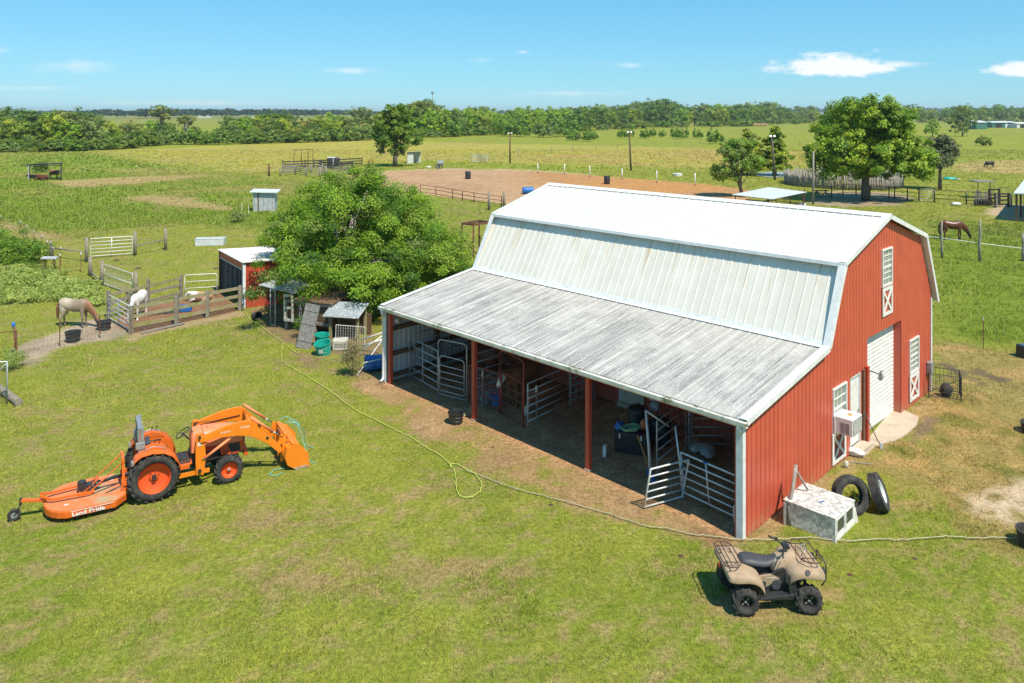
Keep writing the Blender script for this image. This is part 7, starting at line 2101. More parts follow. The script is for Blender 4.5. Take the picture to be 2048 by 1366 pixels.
t = thing('feed_scoop', 'orange-red plastic jug on the black tote', 'jug', on_tote(.1, -.30), .4); mb = MB(); mb.lathe([(0, 0), (.10, .0), (.115, .08), (.10, .17), (.05, .23), (.045, .27), (0, .27)], 16); mb.build('body', M['orange_plastic'], t, smooth=True); mb = MB(); mb.tube([(.1, 0, .06), (.17, 0, .10), (.13, 0, .2)], .014, 6); mb.build('handle', M['orange_plastic'], t, smooth=True)
t = thing('blue_box', 'small blue box tilted on the left end of the black tote', 'box', on_tote(-.1, .42), .9); t.rotation_euler = (radians(25), 0, .9); mb = MB(); mb.box((0, 0, .11), (.24, .16, .2)); mb.build('box', M['blue_plastic'], t, bevel=.01); mb = MB(); mb.box((0, -.083, .12), (.12, .006, .09)); mb.build('label', M['white_paint'], t)
t = thing('hand_tool', 'rust-red hand tool standing behind the blue box', 'tool', on_tote(.15, .35), 1.2); mb = MB(); mb.tube([(0, 0, 0), (.12, .03, .32)], .012, 6); mb.build('handle', M['yellow_wood'], t); mb = MB(); mb.box((.13, .03, .33), (.14, .03, .07)); mb.build('head', M['rust'], t)
# black barrel smoker / drums
for (x, y, r_, h_, lab) in ((2.75, 5.0, .30, .85, 'black drum with a domed lid behind the tote'), (3.0, 4.35, .30, .6, 'lower black drum right of the domed one')):
    t = thing('black_drum', lab, 'drum', BW(x, y)); mb = MB(); mb.lathe([(0, 0), (r_, 0), (r_, h_*.3), (r_+.01, h_*.32), (r_, h_*.34), (r_, h_*.66), (r_+.01, h_*.68), (r_, h_*.7), (r_, h_), (0, h_)], 24); mb.build('body', M['black_plastic'], t, smooth=True, autos=50)
    mb = MB(); mb.lathe([(r_+.02, h_), (r_+.02, h_+.03), (r_*.8, h_+.12), (r_*.3, h_+.18), (0, h_+.19)], 24); l_ = mb.build('lid', M['black_plastic'], t, smooth=True, autos=50)
    mb = MB(); mb.tube([(-.06, 0, h_+.18), (-.05, 0, h_+.24), (.05, 0, h_+.24), (.06, 0, h_+.18)], .012, 6); mb.build('lid_handle', M['chrome'], l_, smooth=True)
t = thing('saddle_blanket', 'pink and white patterned blanket heaped on a rack by the back wall', 'blanket', BW(3.40, 4.85), PHI)
mb = MB(); mb.tube([(0, -.4, 0), (0, -.05, 1.0), (0, .3, 0)], .02, 6); mb.tube([(.4, -.4, 0), (.4, -.05, 1.0), (.4, .3, 0)], .02, 6); mb.tube([(0, -.05, 1.0), (.4, -.05, 1.0)], .02, 6); mb.build('rack', M['wood_dark'], t)
blob('blanket', t, (.2, 0, 1.12), (.34, .30, .20), M['fabric_pink'], 21, 16, .16); blob('lining', t, (-.10, -.10, .90), (.16, .16, .16), M['fabric_grey'], 22, 14, .15)
t = thing('feed_sack', 'pale sacks lying behind the near-bay panels', 'sack', BW(3.3, 2.9), PHI+.5)
blob('sack', t, (0, 0, .14), (.42, .24, .15), M['fabric_grey'], 23); blob('sack', t, (.2, .35, .13), (.36, .22, .14), M['offwhite'], 24)
t = thing('push_broom', 'blue push broom with a yellow handle lying against the short silver panel', 'broom', BW(.95, 3.25, 0), PHI+radians(50))
mb = MB(); mb.box((0, 0, .07), (.5, .10, .13)); mb.build('bristles', M['blue_plastic'], t, bevel=.01); mb = MB(); mb.tube([(0, 0, .12), (.05, .35, 1.15)], .013, 6); mb.build('handle', M['yellow_wood'], t)
t = thing('white_carton', 'small white carton with blue print standing on the dirt in the near bay', 'carton', BW(1.08, 4.95), PHI+.5)
mb = MB(); mb.box((0, 0, .16), (.14, .09, .32)); mb.build('carton', M['white_paint'], t); mb = MB(); mb.box((-.0, -.047, .22), (.08, .004, .06)); mb.build('print', M['blue_plastic'], t); mb = MB(); mb.box((0, -.047, .12), (.09, .004, .02)); mb.build('print', M['blue_plastic'], t)
t = thing('hose_loop', 'loop of pale hose hanging by the near corner post', 'hose', BW(.35, .3)); mb = MB(); mb.tube([(0, 0, .75), (-.12, -.02, .5), (-.10, -.04, .2), (.08, -.02, .08), (.22, .0, .2)], .02, 6); mb.build('hose', M['pvc'], t, smooth=True)
disc_tub('water_bucket', 'grey bucket inside the red mesh panel', BW(1.25, 10.3), .15, .18, .34, M['grey_metal'], 'bucket')
disc_tub('water_bucket', 'blue-grey bucket hanging by the stall gate', BW(1.5, 10.0), .14, .17, .3, M['blue_plastic'], 'bucket')
# litter of straw on the dirt
r = np.random.default_rng(5); mb = MB()
V = []; 
for k in range(2600):
    lx = r.uniform(.1, 4.3); ly = r.uniform(.3, 14) if k % 3 else r.normal(3.2, 1.2)
    if not .2 < ly < 14.2: continue
    c = BW(lx, ly); a = r.uniform(0, 6.28); l_ = r.uniform(.04, .12); w_ = .006
    dx, dy = cos(a)*l_, sin(a)*l_; z = r.uniform(.005, .03)
    mb.add([(c.x-dx, c.y-dy, z), (c.x+dx, c.y+dy, z+.01), (c.x+dx-dy*.1, c.y+dy+dx*.1, z+.01)], [(0, 1, 2)])
tag(mb.build('straw_litter', M['hay']), 'loose straw trodden into the dirt under the lean-to', 'straw', kind='stuff')
# ------------------------------------------------------------ animals: lofted parts fused into one skin
def sweep(mb, pts, n=12):
    """pts: (x, y, z, half width across, half depth) along a limb or trunk"""
    rings = []
    N = len(pts)
    for i, (x, y, z, a, b) in enumerate(pts):
        p = Vector((x, y, z))
        q0 = Vector(pts[max(0, i-1)][:3]); q1 = Vector(pts[min(N-1, i+1)][:3])
        t = (q1-q0).normalized()
        side = t.cross(Vector((0, 0, 1))) if abs(t.z) < .93 else Vector((0, 1, 0))
        if side.y < 0: side = -side
        side = (side-t*side.dot(t)).normalized()
        up = side.cross(t).normalized()
        rings.append([tuple(p+side*(a*cos(2*pi*k/n))+up*(b*sin(2*pi*k/n))) for k in range(n)])
    mb.loft(rings)
def fuse(mb, voxel, name):
    me = mb.mesh('tmp_skin', [])
    o = bpy.data.objects.new('tmp', me); col.objects.link(o)
    md = o.modifiers.new('remesh', 'REMESH'); md.mode = 'VOXEL'; md.voxel_size = voxel; md.use_smooth_shade = True
    sm_ = o.modifiers.new('smooth', 'SMOOTH'); sm_.factor = .6; sm_.iterations = 4
    dg = bpy.context.evaluated_depsgraph_get(); dg.update()
    out = bpy.data.meshes.new_from_object(o.evaluated_get(dg)); out.name = name
    bpy.data.objects.remove(o)
    out.polygons.foreach_set('use_smooth', [True]*len(out.polygons))
    return out
def coat(name, base, alt, marks, rough=.65):
    """marks: list of (axis, from, to, colour) blends along local coordinates with ragged edges"""
    m, nt, b = new_mat(name)
    v = coords(nt, 'Object')
    no = noise(nt, v, 5, 5, .6)
    c = mixc(nt, ramp(nt, no, .35, .65), base, alt)
    sp = nn(nt, 'ShaderNodeSeparateXYZ'); nt.links.new(v, sp.inputs[0])
    for (ax, lo_, hi_, cc, amp) in marks:
        ad = nn(nt, 'ShaderNodeMath', operation='MULTIPLY_ADD'); nt.links.new(no, ad.inputs[0]); ad.inputs[1].default_value = amp; nt.links.new(sp.outputs[ax], ad.inputs[2])
        mr = nn(nt, 'ShaderNodeMapRange'); mr.interpolation_type = 'SMOOTHSTEP'; mr.inputs['From Min'].default_value = lo_; mr.inputs['From Max'].default_value = hi_
        nt.links.new(ad.outputs[0], mr.inputs['Value']); c = mixc(nt, mr.outputs[0], c, cc)
    nt.links.new(c, b.inputs['Base Color']); b.inputs['Roughness'].default_value = rough
    return m
def horse(name, label, loc, rz, mat, dark, s_=1.0, mane=None, neck='graze', cat='horse', walk=0.0):
    t = thing(name, label, cat, loc, rz); t.scale = (s_, s_, s_)
    mb = MB()
    sweep(mb, [(-.84, 0, 1.16, .08, .14), (-.76, 0, 1.20, .20, .24), (-.58, 0, 1.20, .27, .30), (-.36, 0, 1.16, .28, .30), (-.08, 0, 1.10, .30, .32), (.20, 0, 1.10, .29, .33), (.42, 0, 1.14, .25, .35), (.58, 0, 1.12, .20, .29), (.70, 0, 1.06, .11, .17)], 16)
    if neck == 'graze':
        sweep(mb, [(.42, 0, 1.26, .15, .24), (.66, 0, 1.10, .125, .235), (.88, 0, .86, .10, .185), (1.03, 0, .64, .085, .15), (1.10, 0, .52, .08, .12)], 12)
        hd = [(1.06, 0, .60, .075, .10), (1.10, 0, .50, .095, .135), (1.16, 0, .38, .088, .125), (1.22, 0, .24, .062, .088), (1.255, 0, .14, .058, .070), (1.27, 0, .07, .045, .050)]
        poll = Vector((1.03, 0, .66)); ed = Vector((-.02, 0, .13))
    else:
        sweep(mb, [(.46, 0, 1.24, .15, .24), (.68, 0, 1.38, .12, .22), (.84, 0, 1.56, .095, .17), (.92, 0, 1.68, .08, .13)], 12)
        hd = [(.88, 0, 1.72, .075, .10), (.97, 0, 1.68, .095, .13), (1.08, 0, 1.60, .085, .12), (1.22, 0, 1.48, .062, .085), (1.32, 0, 1.40, .058, .07), (1.38, 0, 1.36, .045, .05)]
        poll = Vector((.88, 0, 1.76)); ed = Vector((0, 0, .14))
    sweep(mb, hd, 12)
    for sy in (-1, 1):
        w = walk*sy
        sweep(mb, [(.46, sy*.13, 1.10, .10, .17), (.45+w*.05, sy*.15, .86, .085, .115), (.46+w*.10, sy*.15, .64, .060, .075), (.47+w*.14, sy*.15, .46, .052, .058), (.46+w*.12, sy*.15, .30, .036, .040), (.46+w*.10, sy*.15, .14, .046, .050), (.49+w*.10, sy*.15, .06, .050, .06), (.50+w*.10, sy*.15, .0, .058, .07)], 10)
        w = -walk*sy
        sweep(mb, [(-.60, sy*.12, 1.12, .14, .24), (-.56+w*.04, sy*.15, .88, .115, .18), (-.60+w*.08, sy*.15, .68, .072, .10), (-.73+w*.12, sy*.15, .50, .052, .072), (-.72+w*.10, sy*.15, .32, .038, .044), (-.71+w*.08, sy*.15, .14, .048, .052), (-.67+w*.08, sy*.15, .06, .052, .062), (-.66+w*.08, sy*.15, .0, .060, .072)], 10)
        e = poll+Vector((.0, sy*.06, 0))
        mb.tube([e, e+ed*.5+Vector((0, sy*.02, 0)), e+ed+Vector((0, sy*.025, 0))], [.036, .034, .008], 7)
    me = fuse(mb, .022, 'body'); me.materials.append(mat); link('body', me, t)
    tb = MB(); tb.tube([(-.83, 0, 1.26), (-.93, 0, 1.16), (-.97, 0, .86), (-.96, 0, .52), (-.95, 0, .38)], [.05, .065, .085, .06, .015], 9); tb.build('tail', dark, t, smooth=True)
    mn = MB()
    if neck == 'graze': crest = [(.42, 0, 1.50), (.62, 0, 1.36), (.84, 0, 1.10), (1.02, 0, .84), (1.10, 0, .68), (1.15, 0, .54)]
    else: crest = [(.46, 0, 1.50), (.62, 0, 1.60), (.78, 0, 1.74), (.88, 0, 1.82), (.98, 0, 1.80)]
    q_ = random.Random(4)
    for sy in (-1, 1):
        for a, b in zip(crest, crest[1:]):
            for k in range(3):
                p = Vector(a).lerp(Vector(b), (k+.5)/3)
                mn.tube([p, p+Vector((.02, sy*.07, -.05)), p+Vector((q_.uniform(0, .06), sy*.11, -.20+q_.uniform(-.04, .04)))], [.022, .03, .006], 5)
    mn.build('mane', dark if mane is None else mane, t, smooth=True)
    for sy in (-1, 1):
        x, y, z, a, b = hd[1]; ex = MB(); ex.lathe([(0, -.016), (.016, 0), (0, .016)], 8, c=(x+.015 if neck == 'graze' else x+.03, sy*(a+.002)*.95, z-.03 if neck == 'graze' else z+.03)); ex.build('eye', M['black_plastic'], t)
    return t
def cow(name, label, loc, rz, mat, face, s_=1.0, pose='stand', headturn=0.0, cat='cow'):
    t = thing(name, label, cat, loc, rz); t.scale = (s_, s_, s_)
    mb = MB(); dz = 0 if pose != 'lie' else -.55
    sweep(mb, [(-.86, 0, 1.14+dz, .12, .14), (-.78, 0, 1.10+dz, .24, .26), (-.55, 0, 1.04+dz, .30, .32), (-.2, 0, .98+dz, .35, .36), (.15, 0, .97+dz, .35, .37), (.45, 0, 1.0+dz, .30, .37), (.66, 0, 1.02+dz, .22, .30), (.78, 0, 1.04+dz, .13, .18)], 16)
    if pose == 'graze':
        sweep(mb, [(.58, 0, 1.12, .17, .25), (.82, 0, .86, .14, .20), (.98, 0, .60, .11, .15)], 12)
        hd = [(.94, 0, .64, .10, .11), (1.03, 0, .50, .125, .13), (1.10, 0, .34, .10, .11), (1.15, 0, .16, .085, .085), (1.17, 0, .08, .07, .06)]
    else:
        hx = .12*abs(headturn)
        sweep(mb, [(.58, 0, 1.12+dz, .17, .26), (.82, headturn*.12, 1.16+dz, .14, .20), (1.0, headturn*.28, 1.22+dz, .11, .14)], 12)
        hd = [(.98-hx, headturn*.28, 1.26+dz, .11, .11), (1.08-hx, headturn*.38, 1.20+dz, .13, .13), (1.20-hx*1.6, headturn*.50, 1.10+dz, .105, .11), (1.34-hx*2.2, headturn*.62, .98+dz, .088, .085), (1.39-hx*2.4, headturn*.66, .93+dz, .07, .06)]
    sweep(mb, hd, 12)
    e0 = Vector(hd[0][:3])
    for sy in (-1, 1):
        mb.tube([e0+Vector((0, sy*.09, .02)), e0+Vector((-.02, sy*.19, .02)), e0+Vector((-.03, sy*.27, -.02))], [.03, .045, .012], 7)
        if pose != 'lie':
            sweep(mb, [(.50, sy*.15, .96, .12, .17), (.50, sy*.17, .72, .085, .11), (.50, sy*.17, .50, .060, .07), (.51, sy*.17, .36, .056, .062), (.50, sy*.17, .20, .040, .046), (.50, sy*.17, .10, .05, .055), (.52, sy*.17, .0, .062, .075)], 10)
            sweep(mb, [(-.62, sy*.15, 1.0, .15, .22), (-.60, sy*.17, .76, .115, .16), (-.66, sy*.17, .56, .07, .09), (-.74, sy*.17, .42, .055, .068), (-.72, sy*.17, .24, .042, .048), (-.70, sy*.17, .10, .05, .055), (-.68, sy*.17, .0, .062, .075)], 10)
        else:
            sweep(mb, [(.50, sy*.22, .30, .12, .16), (.72, sy*.26, .14, .085, .09), (.95, sy*.24, .08, .06, .06), (.72, sy*.20, .06, .05, .05)], 10)
            sweep(mb, [(-.60, sy*.25, .34, .16, .22), (-.34, sy*.36, .20, .12, .14), (-.10, sy*.38, .10, .07, .08), (-.35, sy*.42, .06, .05, .05)], 10)
    me = fuse(mb, .026, 'body'); me.materials.append(mat); link('body', me, t)
    if face:
        fm = MB(); f2 = [(x+.004, y, z+.006, a*1.04, b*1.05) for (x, y, z, a, b) in hd[1:]]
        sweep(fm, f2, 12); fme = fuse(fm, .02, 'face'); fme.materials.append(face); link('face', fme, t)
    x, y, z, a, b = hd[-1]
    mz = MB(); mz.lathe([(0, -.03), (.06, -.02), (.07, .015), (.0, .05)], 10, c=(x, y, z-.01)); mz.build('muzzle', pmat_m, t, smooth=True)
    tb = MB(); tb.tube([(-.86, 0, 1.22+dz), (-.95, .0, 1.10+dz), (-.97, 0, max(.1, .62+dz)), (-.97, .04, max(.05, .42+dz))], [.035, .03, .022, .04], 7); tb.build('tail', mat, t, smooth=True)
    for sy in (-1, 1):
        x, y, z, a, b = hd[1]; ex = MB(); ex.lathe([(0, -.018), (.018, 0), (0, .018)], 8, c=(x+.02, y+sy*a*1.0, z+.03)); ex.build('eye', M['black_plastic'], t)
    return t
pmat_m = pmat('muzzle', (.42, .30, .25), (.35, .24, .20), 9, rough=.5)
C_BAY = coat('bay_coat', (.125, .040, .018), (.095, .030, .014), [('Z', .55, .30, (.02, .014, .012), .1), ('X', 1.02, 1.18, (.03, .018, .014), .1)], .38)
C_ROAN = coat('roan_coat', (.40, .32, .235), (.50, .43, .33), [('X', -.20, .30, (.25, .19, .135), .35), ('X', .55, .80, (.26, .12, .06), .12), ('Z', .62, .42, (.14, .09, .06), .15), ('X', -.62, -.92, (.55, .48, .38), .1)], .6)
C_WHITE = coat('white_coat', (.72, .70, .66), (.60, .57, .53), [], .6)
C_PINTO = coat('pinto_coat', (.46, .29, .18), (.40, .25, .15), [('X', .40, .62, (.72, .68, .62), .5)], .6)
C_RED = coat('red_coat', (.26, .095, .040), (.20, .075, .032), [], .6)
C_REDDK = coat('dark_red_coat', (.13, .035, .018), (.09, .025, .014), [], .6)
C_BLACK = coat('black_coat', (.012, .011, .011), (.02, .018, .017), [], .5)
C_FACE = coat('pale_face', (.66, .58, .48), (.55, .46, .36), [], .6)
C_DARKHAIR = pmat('dark_hair', (.025, .016, .012), (.04, .025, .018), 12, rough=.7)
C_RUSTHAIR = pmat('rust_hair', (.20, .085, .04), (.14, .06, .03), 12, rough=.7)
p = P(132, 657)
horse('horse', 'pale roan horse with rusty mane eating from the black tub', (p.x+.28, p.y+.28, 0), radians(-4), C_ROAN, C_RUSTHAIR, .90)
p = P(250, 650)
horse('horse', 'white horse standing inside the left end of the plank pen', (p.x+.05, p.y+1.15, 0), radians(-86), C_WHITE, M['fabric_grey'], .86, neck='graze')
p = P(1912, 479)
horse('horse', 'glossy brown horse grazing in the right paddock', (p.x-.25, p.y, 0), radians(-12), C_BAY, C_DARKHAIR, 1.02, walk=.9)
p = P(404, 601)
cow('horse', 'tan and white animal lying behind the plank pen by the arched gate', (p.x+.1, p.y-.3, 0), radians(172), C_PINTO, None, .68, 'lie', cat='horse')
# cattle in the lean-to
c = BW(2.30, 9.55)
cow('cow', 'red cow with a white face looking out past the red bow gate', c, PHI+pi+radians(6), C_RED, C_FACE, .98, 'stand', .10)
c = BW(1.9, 8.62)
cow('calf', 'smaller red animal with a pale muzzle lowering its head behind the red gate', (c.x+.35, c.y+.1, 0), PHI+pi+radians(-8), C_RED, C_FACE, .66, 'graze', cat='calf')
c = BW(2.9, 12.1)
cow('cow', 'dark cow with white ear marks in the shade of the leftmost stall', c, PHI-radians(100), C_REDDK, None, .95, 'stand', .3)
# far cattle
p = P(84, 361)
cow('cow', 'dark red cow lying under the cattle shelter', p, radians(170), C_REDDK, None, 1.1, 'lie')
p = P(109, 357)
cow('calf', 'red calf with a pale face standing at the right end of the cattle shelter', p, radians(-10), C_RED, C_FACE, .95, 'stand', -.5, cat='calf')
p = P(76, 358)
cow('calf', 'black calf lying behind the dark red cow under the shelter', (p.x-1, p.y+.5, 0), radians(190), C_BLACK, None, .8, 'lie', cat='calf')
p = P(1979, 336)
cow('cow', 'black cow grazing in the straw coloured field at the right', p, radians(184), C_BLACK, None, .92, 'graze')
# ------------------------------------------------------------ buildings and gear further out
def simple_box(name, lo_, hi_, mat, par, bev=0):
    mb = MB(); mb.box([(a+b)/2 for a, b in zip(lo_, hi_)], [b-a for a, b in zip(lo_, hi_)]); return mb.build(name, mat, par, bevel=bev)
# cattle shelter on the left
p = P(57, 362); q = P(122, 361)
w = (q-p).length
t = thing('cattle_shelter', 'dark flat-topped cattle shelter frame in the left pasture', 'shelter', p, atan2(q.y-p.y, q.x-p.x))
for x, y, h, m_ in ((0, 0, 2.25, 'tin'), (w, 0, 2.4, 'black_metal'), (-1.0, 2.8, 2.2, 'black_metal'), (w-1.0, 2.8, 2.35, 'black_metal')):
    mb = MB(); mb.tube([(x, y, 0), (x, y, h)], .07, 7); mb.build('post', M[m_], t)
mb = MB(); mb.bar((-1.1, 0, 2.26), (w+.2, 0, 2.44), .10, .10); mb.bar((-1.4, 2.8, 2.2), (w-.8, 2.8, 2.38), .10, .10); mb.build('beam', M['black_metal'], t)
mb = MB(); mb.bar((-1.0, 1.4, 2.02), (w-.3, 1.4, 2.12), .06, .08); mb.build('rail', M['black_metal'], t)
mb = MB(); mb.add([(1.1, -.1, 2.35), (w+.2, -.1, 2.50), (w-.7, 2.9, 2.48), (.3, 2.9, 2.32), (1.1, -.1, 2.31), (w+.2, -.1, 2.46), (w-.7, 2.9, 2.44), (.3, 2.9, 2.28)], [(0, 1, 2, 3), (7, 6, 5, 4), (0, 4, 5, 1), (1, 5, 6, 2), (2, 6, 7, 3), (3, 7, 4, 0)]); mb.build('roof', M['rubber'], t)
blob('tarpaulin', t, (1.3, .8, 2.42), (.8, .6, .10), M['rubber'], 31)
shrub('dark weed clump behind the cattle shelter', 82, 345, 1.5, 1.0, [(.05, .10, .015), (.09, .16, .02)], 81, 30, 26, .3, cr=.5, name='weed_clump')
# tin outhouse
p = P(506, 424)
t = thing('tin_outhouse', 'small weathered tin outhouse in the left field', 'outhouse', p, radians(8))
simple_box('wall', (0, 0, 0), (2.1, 1.6, 1.95), M['tin'], t)
for k in range(5): simple_box('wall_seam', (.1+k*.45, -.02, .05), (.13+k*.45, -.002, 1.93), M['grey_metal'], t)
simple_box('rust_strip', (.45, -.035, .05), (.56, -.022, 1.92), M['rust'], t)
simple_box('door', (-.03, .2, .05), (-.005, 1.3, 1.8), M['grey_metal'], t)
mb = MB(); mb.box((1.05, .8, 2.02), (2.7, 2.2, .05), rot=(radians(3), radians(2), 0)); mb.build('roof', M['tin_roof'], t)
for (u, v) in ((484, 424), (497, 430)):
    tpost(u, v, .9, 'short white-tipped stake before the tin outhouse' if u < 490 else 'white-tipped stake at the foot of the tin outhouse', 'white_paint')
shrub('rough weeds growing before the tin outhouse', 476, 445, 1.0, .8, [(.13, .17, .04), (.22, .26, .08)], 82, 40, 30, .12, cr=.35, name='weed_clump')
# tin shed by the tall arena tree
p = P(814, 327)
t = thing('tin_shed', 'white tin shed with an open diagonal-braced front beside the tall arena tree', 'shed', p, radians(-4))
simple_box('wall', (0, 1.9, 0), (2.3, 2.0, 2.15), M['white_trim'], t); simple_box('wall', (0, 0, 0), (.08, 1.9, 2.1), M['tin'], t); simple_box('wall', (0, .0, .0), (1.25, .06, 2.0), M['white_trim'], t)
for x in (1.3, 2.25): simple_box('post', (x, 0, 0), (x+.1, .1, 2.1), M['wood_dark'], t)
mb = MB(); mb.bar((1.3, .05, 1.8), (2.3, .05, .4), .06); mb.build('brace', M['wood_dark'], t)
mb = MB(); mb.box((1.15, 1.0, 2.2), (2.7, 2.5, .06), rot=(radians(-4), radians(-3), 0)); mb.build('roof', M['tin_roof'], t)
# feed cart
p = P(879, 337)
t = thing('feed_cart', 'grey drum cart on two wheels at the far rim of the arena', 'cart', p)
mb = MB(); mb.lathe([(0, -.55), (.45, -.5), (.5, .5), (0, .55)], 16, c=(.2, 0, .95), axis='x'); mb.build('drum', M['grey_metal'], t, smooth=True, autos=40)
for sy in (-1, 1):
    w_ = tyre(.36, .22, .12, M['rubber'], t, (-.25, sy*.5, .36), name='wheel', seg=20); mb = MB(); mb.lathe([(.22, 0), (0, .01)], 12, axis='y'); mb.build('rim', M['grey_metal'], w_)
mb = MB(); mb.tube([(.2, 0, .6), (-.9, 0, .75)], .05, 6); mb.tube([(.4, -.4, .6), (.5, -.45, 0)], .04, 6); mb.tube([(.4, .4, .6), (.5, .45, 0)], .04, 6); mb.build('frame', M['black_metal'], t)
t = thing('white_tub', 'small white tub on the grass left of the feed cart', 'tub', P(857, 337)); mb = MB(); mb.lathe([(0, 0), (.35, 0), (.5, .35), (.48, .37), (.3, .05), (0, .05)], 14); mb.build('body', M['white_paint'], t, smooth=True)
# arena barrels
barrel('black barrel standing in the left half of the arena', P(936, 358), 0, M['black_plastic'], .42, 1.15)
barrel('black barrel standing in the right half of the arena', P(1214, 368), 0, M['black_plastic'], .42, 1.15)
p = P(1045, 388); barrel('blue barrel lying on its side at the near rim of the arena', p, radians(8), M['blue_plastic'], .42, 1.35, lying=True)
# gates in the field beyond the arena
for i, (u0, u1) in enumerate(((943, 961), (957, 977))):
    panel('tube_gate', ['left of two overlapping grey gate panels in the field beyond the arena', 'right of two overlapping grey gate panels in the field beyond the arena'][i], P(u0, 326-i), P(u1, 325+i), .2, 1.6, 6, 'galv', (.5,), feet=False, rad=.08, r=.05, cat='gate')
# light poles
def light_pole(label, u, v, tp, lean=0, mat='wood_dark', head=True, r=.15):
    p = P(u, v); h = ZH(tp, p.y)
    t = thing('light_pole' if head else 'timber_pole', label, 'pole', p, 0)
    mb = MB(); mb.tube([(0, 0, -.2), (lean*.5, 0, h*.5), (lean, 0, h)], [r*1.15, r, r*.8], 9); mb.build('shaft', M[mat], t, smooth=True)
    if head:
        for sx in (-1, 1):
            mb = MB(); mb.box((lean+sx*.28, -.15, h-.05), (.35, .3, .28), rot=(radians(-25), 0, 0)); mb.build('floodlight', M['galv'], t, bevel=.03)
        mb = MB(); mb.bar((lean-.4, 0, h-.15), (lean+.4, 0, h-.15), .06); mb.build('cross_arm', M['grey_metal'], t)
light_pole('left arena light pole with twin floodlights', 1020, 327, 266)
light_pole('middle arena light pole, nearest the scattered bushes', 1262, 341, 264, -.3)
light_pole('tall leaning light pole in front of the right cypress', 1550, 360, 272, -.45, 'bark')
light_pole('bare grey timber pole standing before the big round tree', 1626, 408, 303, .05, 'bark_pale', False, .11)
# low shelter with pens behind the barn
A0 = P(1494, 393, 0); 
zr = 2.1
c4 = [P(1463, 389, zr), P(1544, 398, zr-.15), P(1614, 384, zr), P(1537, 374, zr+.15)]
o = Vector((c4[0].x, c4[0].y, 0))
t = thing('low_shelter', 'low steel-roofed shelter on rusty pipe legs just behind the barn ridge', 'shelter', o)
L4 = [c-o for c in c4]
nR = 6
for k in range(nR):
    a = L4[0].lerp(L4[1], k/nR); b = L4[0].lerp(L4[1], (k+1)/nR); c = L4[3].lerp(L4[2], (k+1)/nR); d = L4[3].lerp(L4[2], k/nR)
    u_ = Vector((0, 0, .03)); g_ = (b-a)*.03
    mb = MB(); mb.add([a+g_, b-g_*.2, c-g_*.2, d+g_, a+g_-u_, b-g_*.2-u_, c-g_*.2-u_, d+g_-u_], [(0, 1, 2, 3), (7, 6, 5, 4), (0, 4, 5, 1), (1, 5, 6, 2), (2, 6, 7, 3), (3, 7, 4, 0)])
    mb.build('roof_panel', M['tin_roof'], t)
ins = [L4[0].lerp(L4[2], .05), L4[1].lerp(L4[3], .05), L4[2].lerp(L4[0], .05), L4[3].lerp(L4[1], .05)]
for c in ins:
    mb = MB(); mb.tube([(c.x, c.y, 0), (c.x, c.y, c.z-.03)], .05, 7); mb.build('leg', M['rust_dark'], t)
for a, b in zip(ins, ins[1:]+ins[:1]):
    mb = MB(); mb.tube([(a.x, a.y, a.z-.08), (b.x, b.y, b.z-.08)], .04, 6); mb.build('beam', M['rust_dark'], t)
    for z in (.5, .95):
        mb = MB(); mb.tube([(a.x, a.y, z), (b.x, b.y, z)], .03, 6); mb.build('rail', M['rust_dark'], t)
s0 = ins[0].lerp(ins[1], .30); s1 = ins[0].lerp(ins[1], .96)
mb = MB(); mb.bar((s0.x, s0.y+.2, .95), (s1.x, s1.y+.2, .90), .05, 1.5); mb.build('back_board', M['wood_dark'], t)
fence('pipe_pen', 'rusty pipe pen attached to the right of the low shelter', [(1535, 420), (1552, 418), (1580, 415), (1606, 418), (1610, 405)], 1.5, 'round', .05, 'rust_dark', None, (.5, .95, 1.4), 'rust_dark', .03, rail_part='rail', cat='pen')
t = thing('small_trough', 'pale blue trough in the rusty pipe pen', 'trough', P(1595, 416), .2); simple_box('body', (0, 0, 0), (1.0, .5, .45), M['tin_roof'], t)
# picnic table under the big tree
t = thing('picnic_table', 'dark picnic table in the shade left of the big round tree', 'table', P(1642, 393), .2)
simple_box('table_top', (-.9, -.35, .70), (.9, .35, .75), M['wood_dark'], t)
for sy in (-1, 1): simple_box('bench', (-.9, sy*.7-.13, .42), (.9, sy*.7+.13, .46), M['wood_dark'], t)
for x in (-.6, .6):
    mb = MB(); mb.bar((x, -.75, 0), (x, .2, .72), .06, .09); mb.bar((x+.06, .75, 0), (x+.06, -.2, .72), .06, .09); mb.build('leg', M['wood_dark'], t)
# round palisade pen
cx, cy, rp2 = 45.5, 104.0, 7.4
t = thing('palisade_pen', 'round pen of grey upright pickets half hidden behind the big tree', 'pen', (cx, cy, 0))
pk = []
for k in range(4):
    q_ = random.Random(90+k); mb = MB(); h = 1.75+q_.uniform(-.2, .25); mb.tube([(0, 0, -.05), (q_.uniform(-.05, .05), 0, h*.5), (q_.uniform(-.10, .10), q_.uniform(-.05, .05), h)], [.105, .10, .06], 6); pk.append(mb.mesh('picket', [M['bark_pale']], True))
n = 240
for i in range(n):
    a = 2*pi*i/n
    link('picket', pk[i % 4 if i % 3 else (i*7) % 4], t, ((rp2+random.uniform(-.06, .06))*cos(a), (rp2+random.uniform(-.06, .06))*sin(a), random.uniform(-.15, .05)), (random.uniform(-.06, .06), random.uniform(-.06, .06), a))
for z in (.5, 1.3):
    mb = MB(); mb.tube([(rp2*cos(2*pi*i/40)*1.012, rp2*sin(2*pi*i/40)*1.012, z) for i in range(40)], .03, 5, closed=True); mb.build('rail', M['wood_grey'], t)
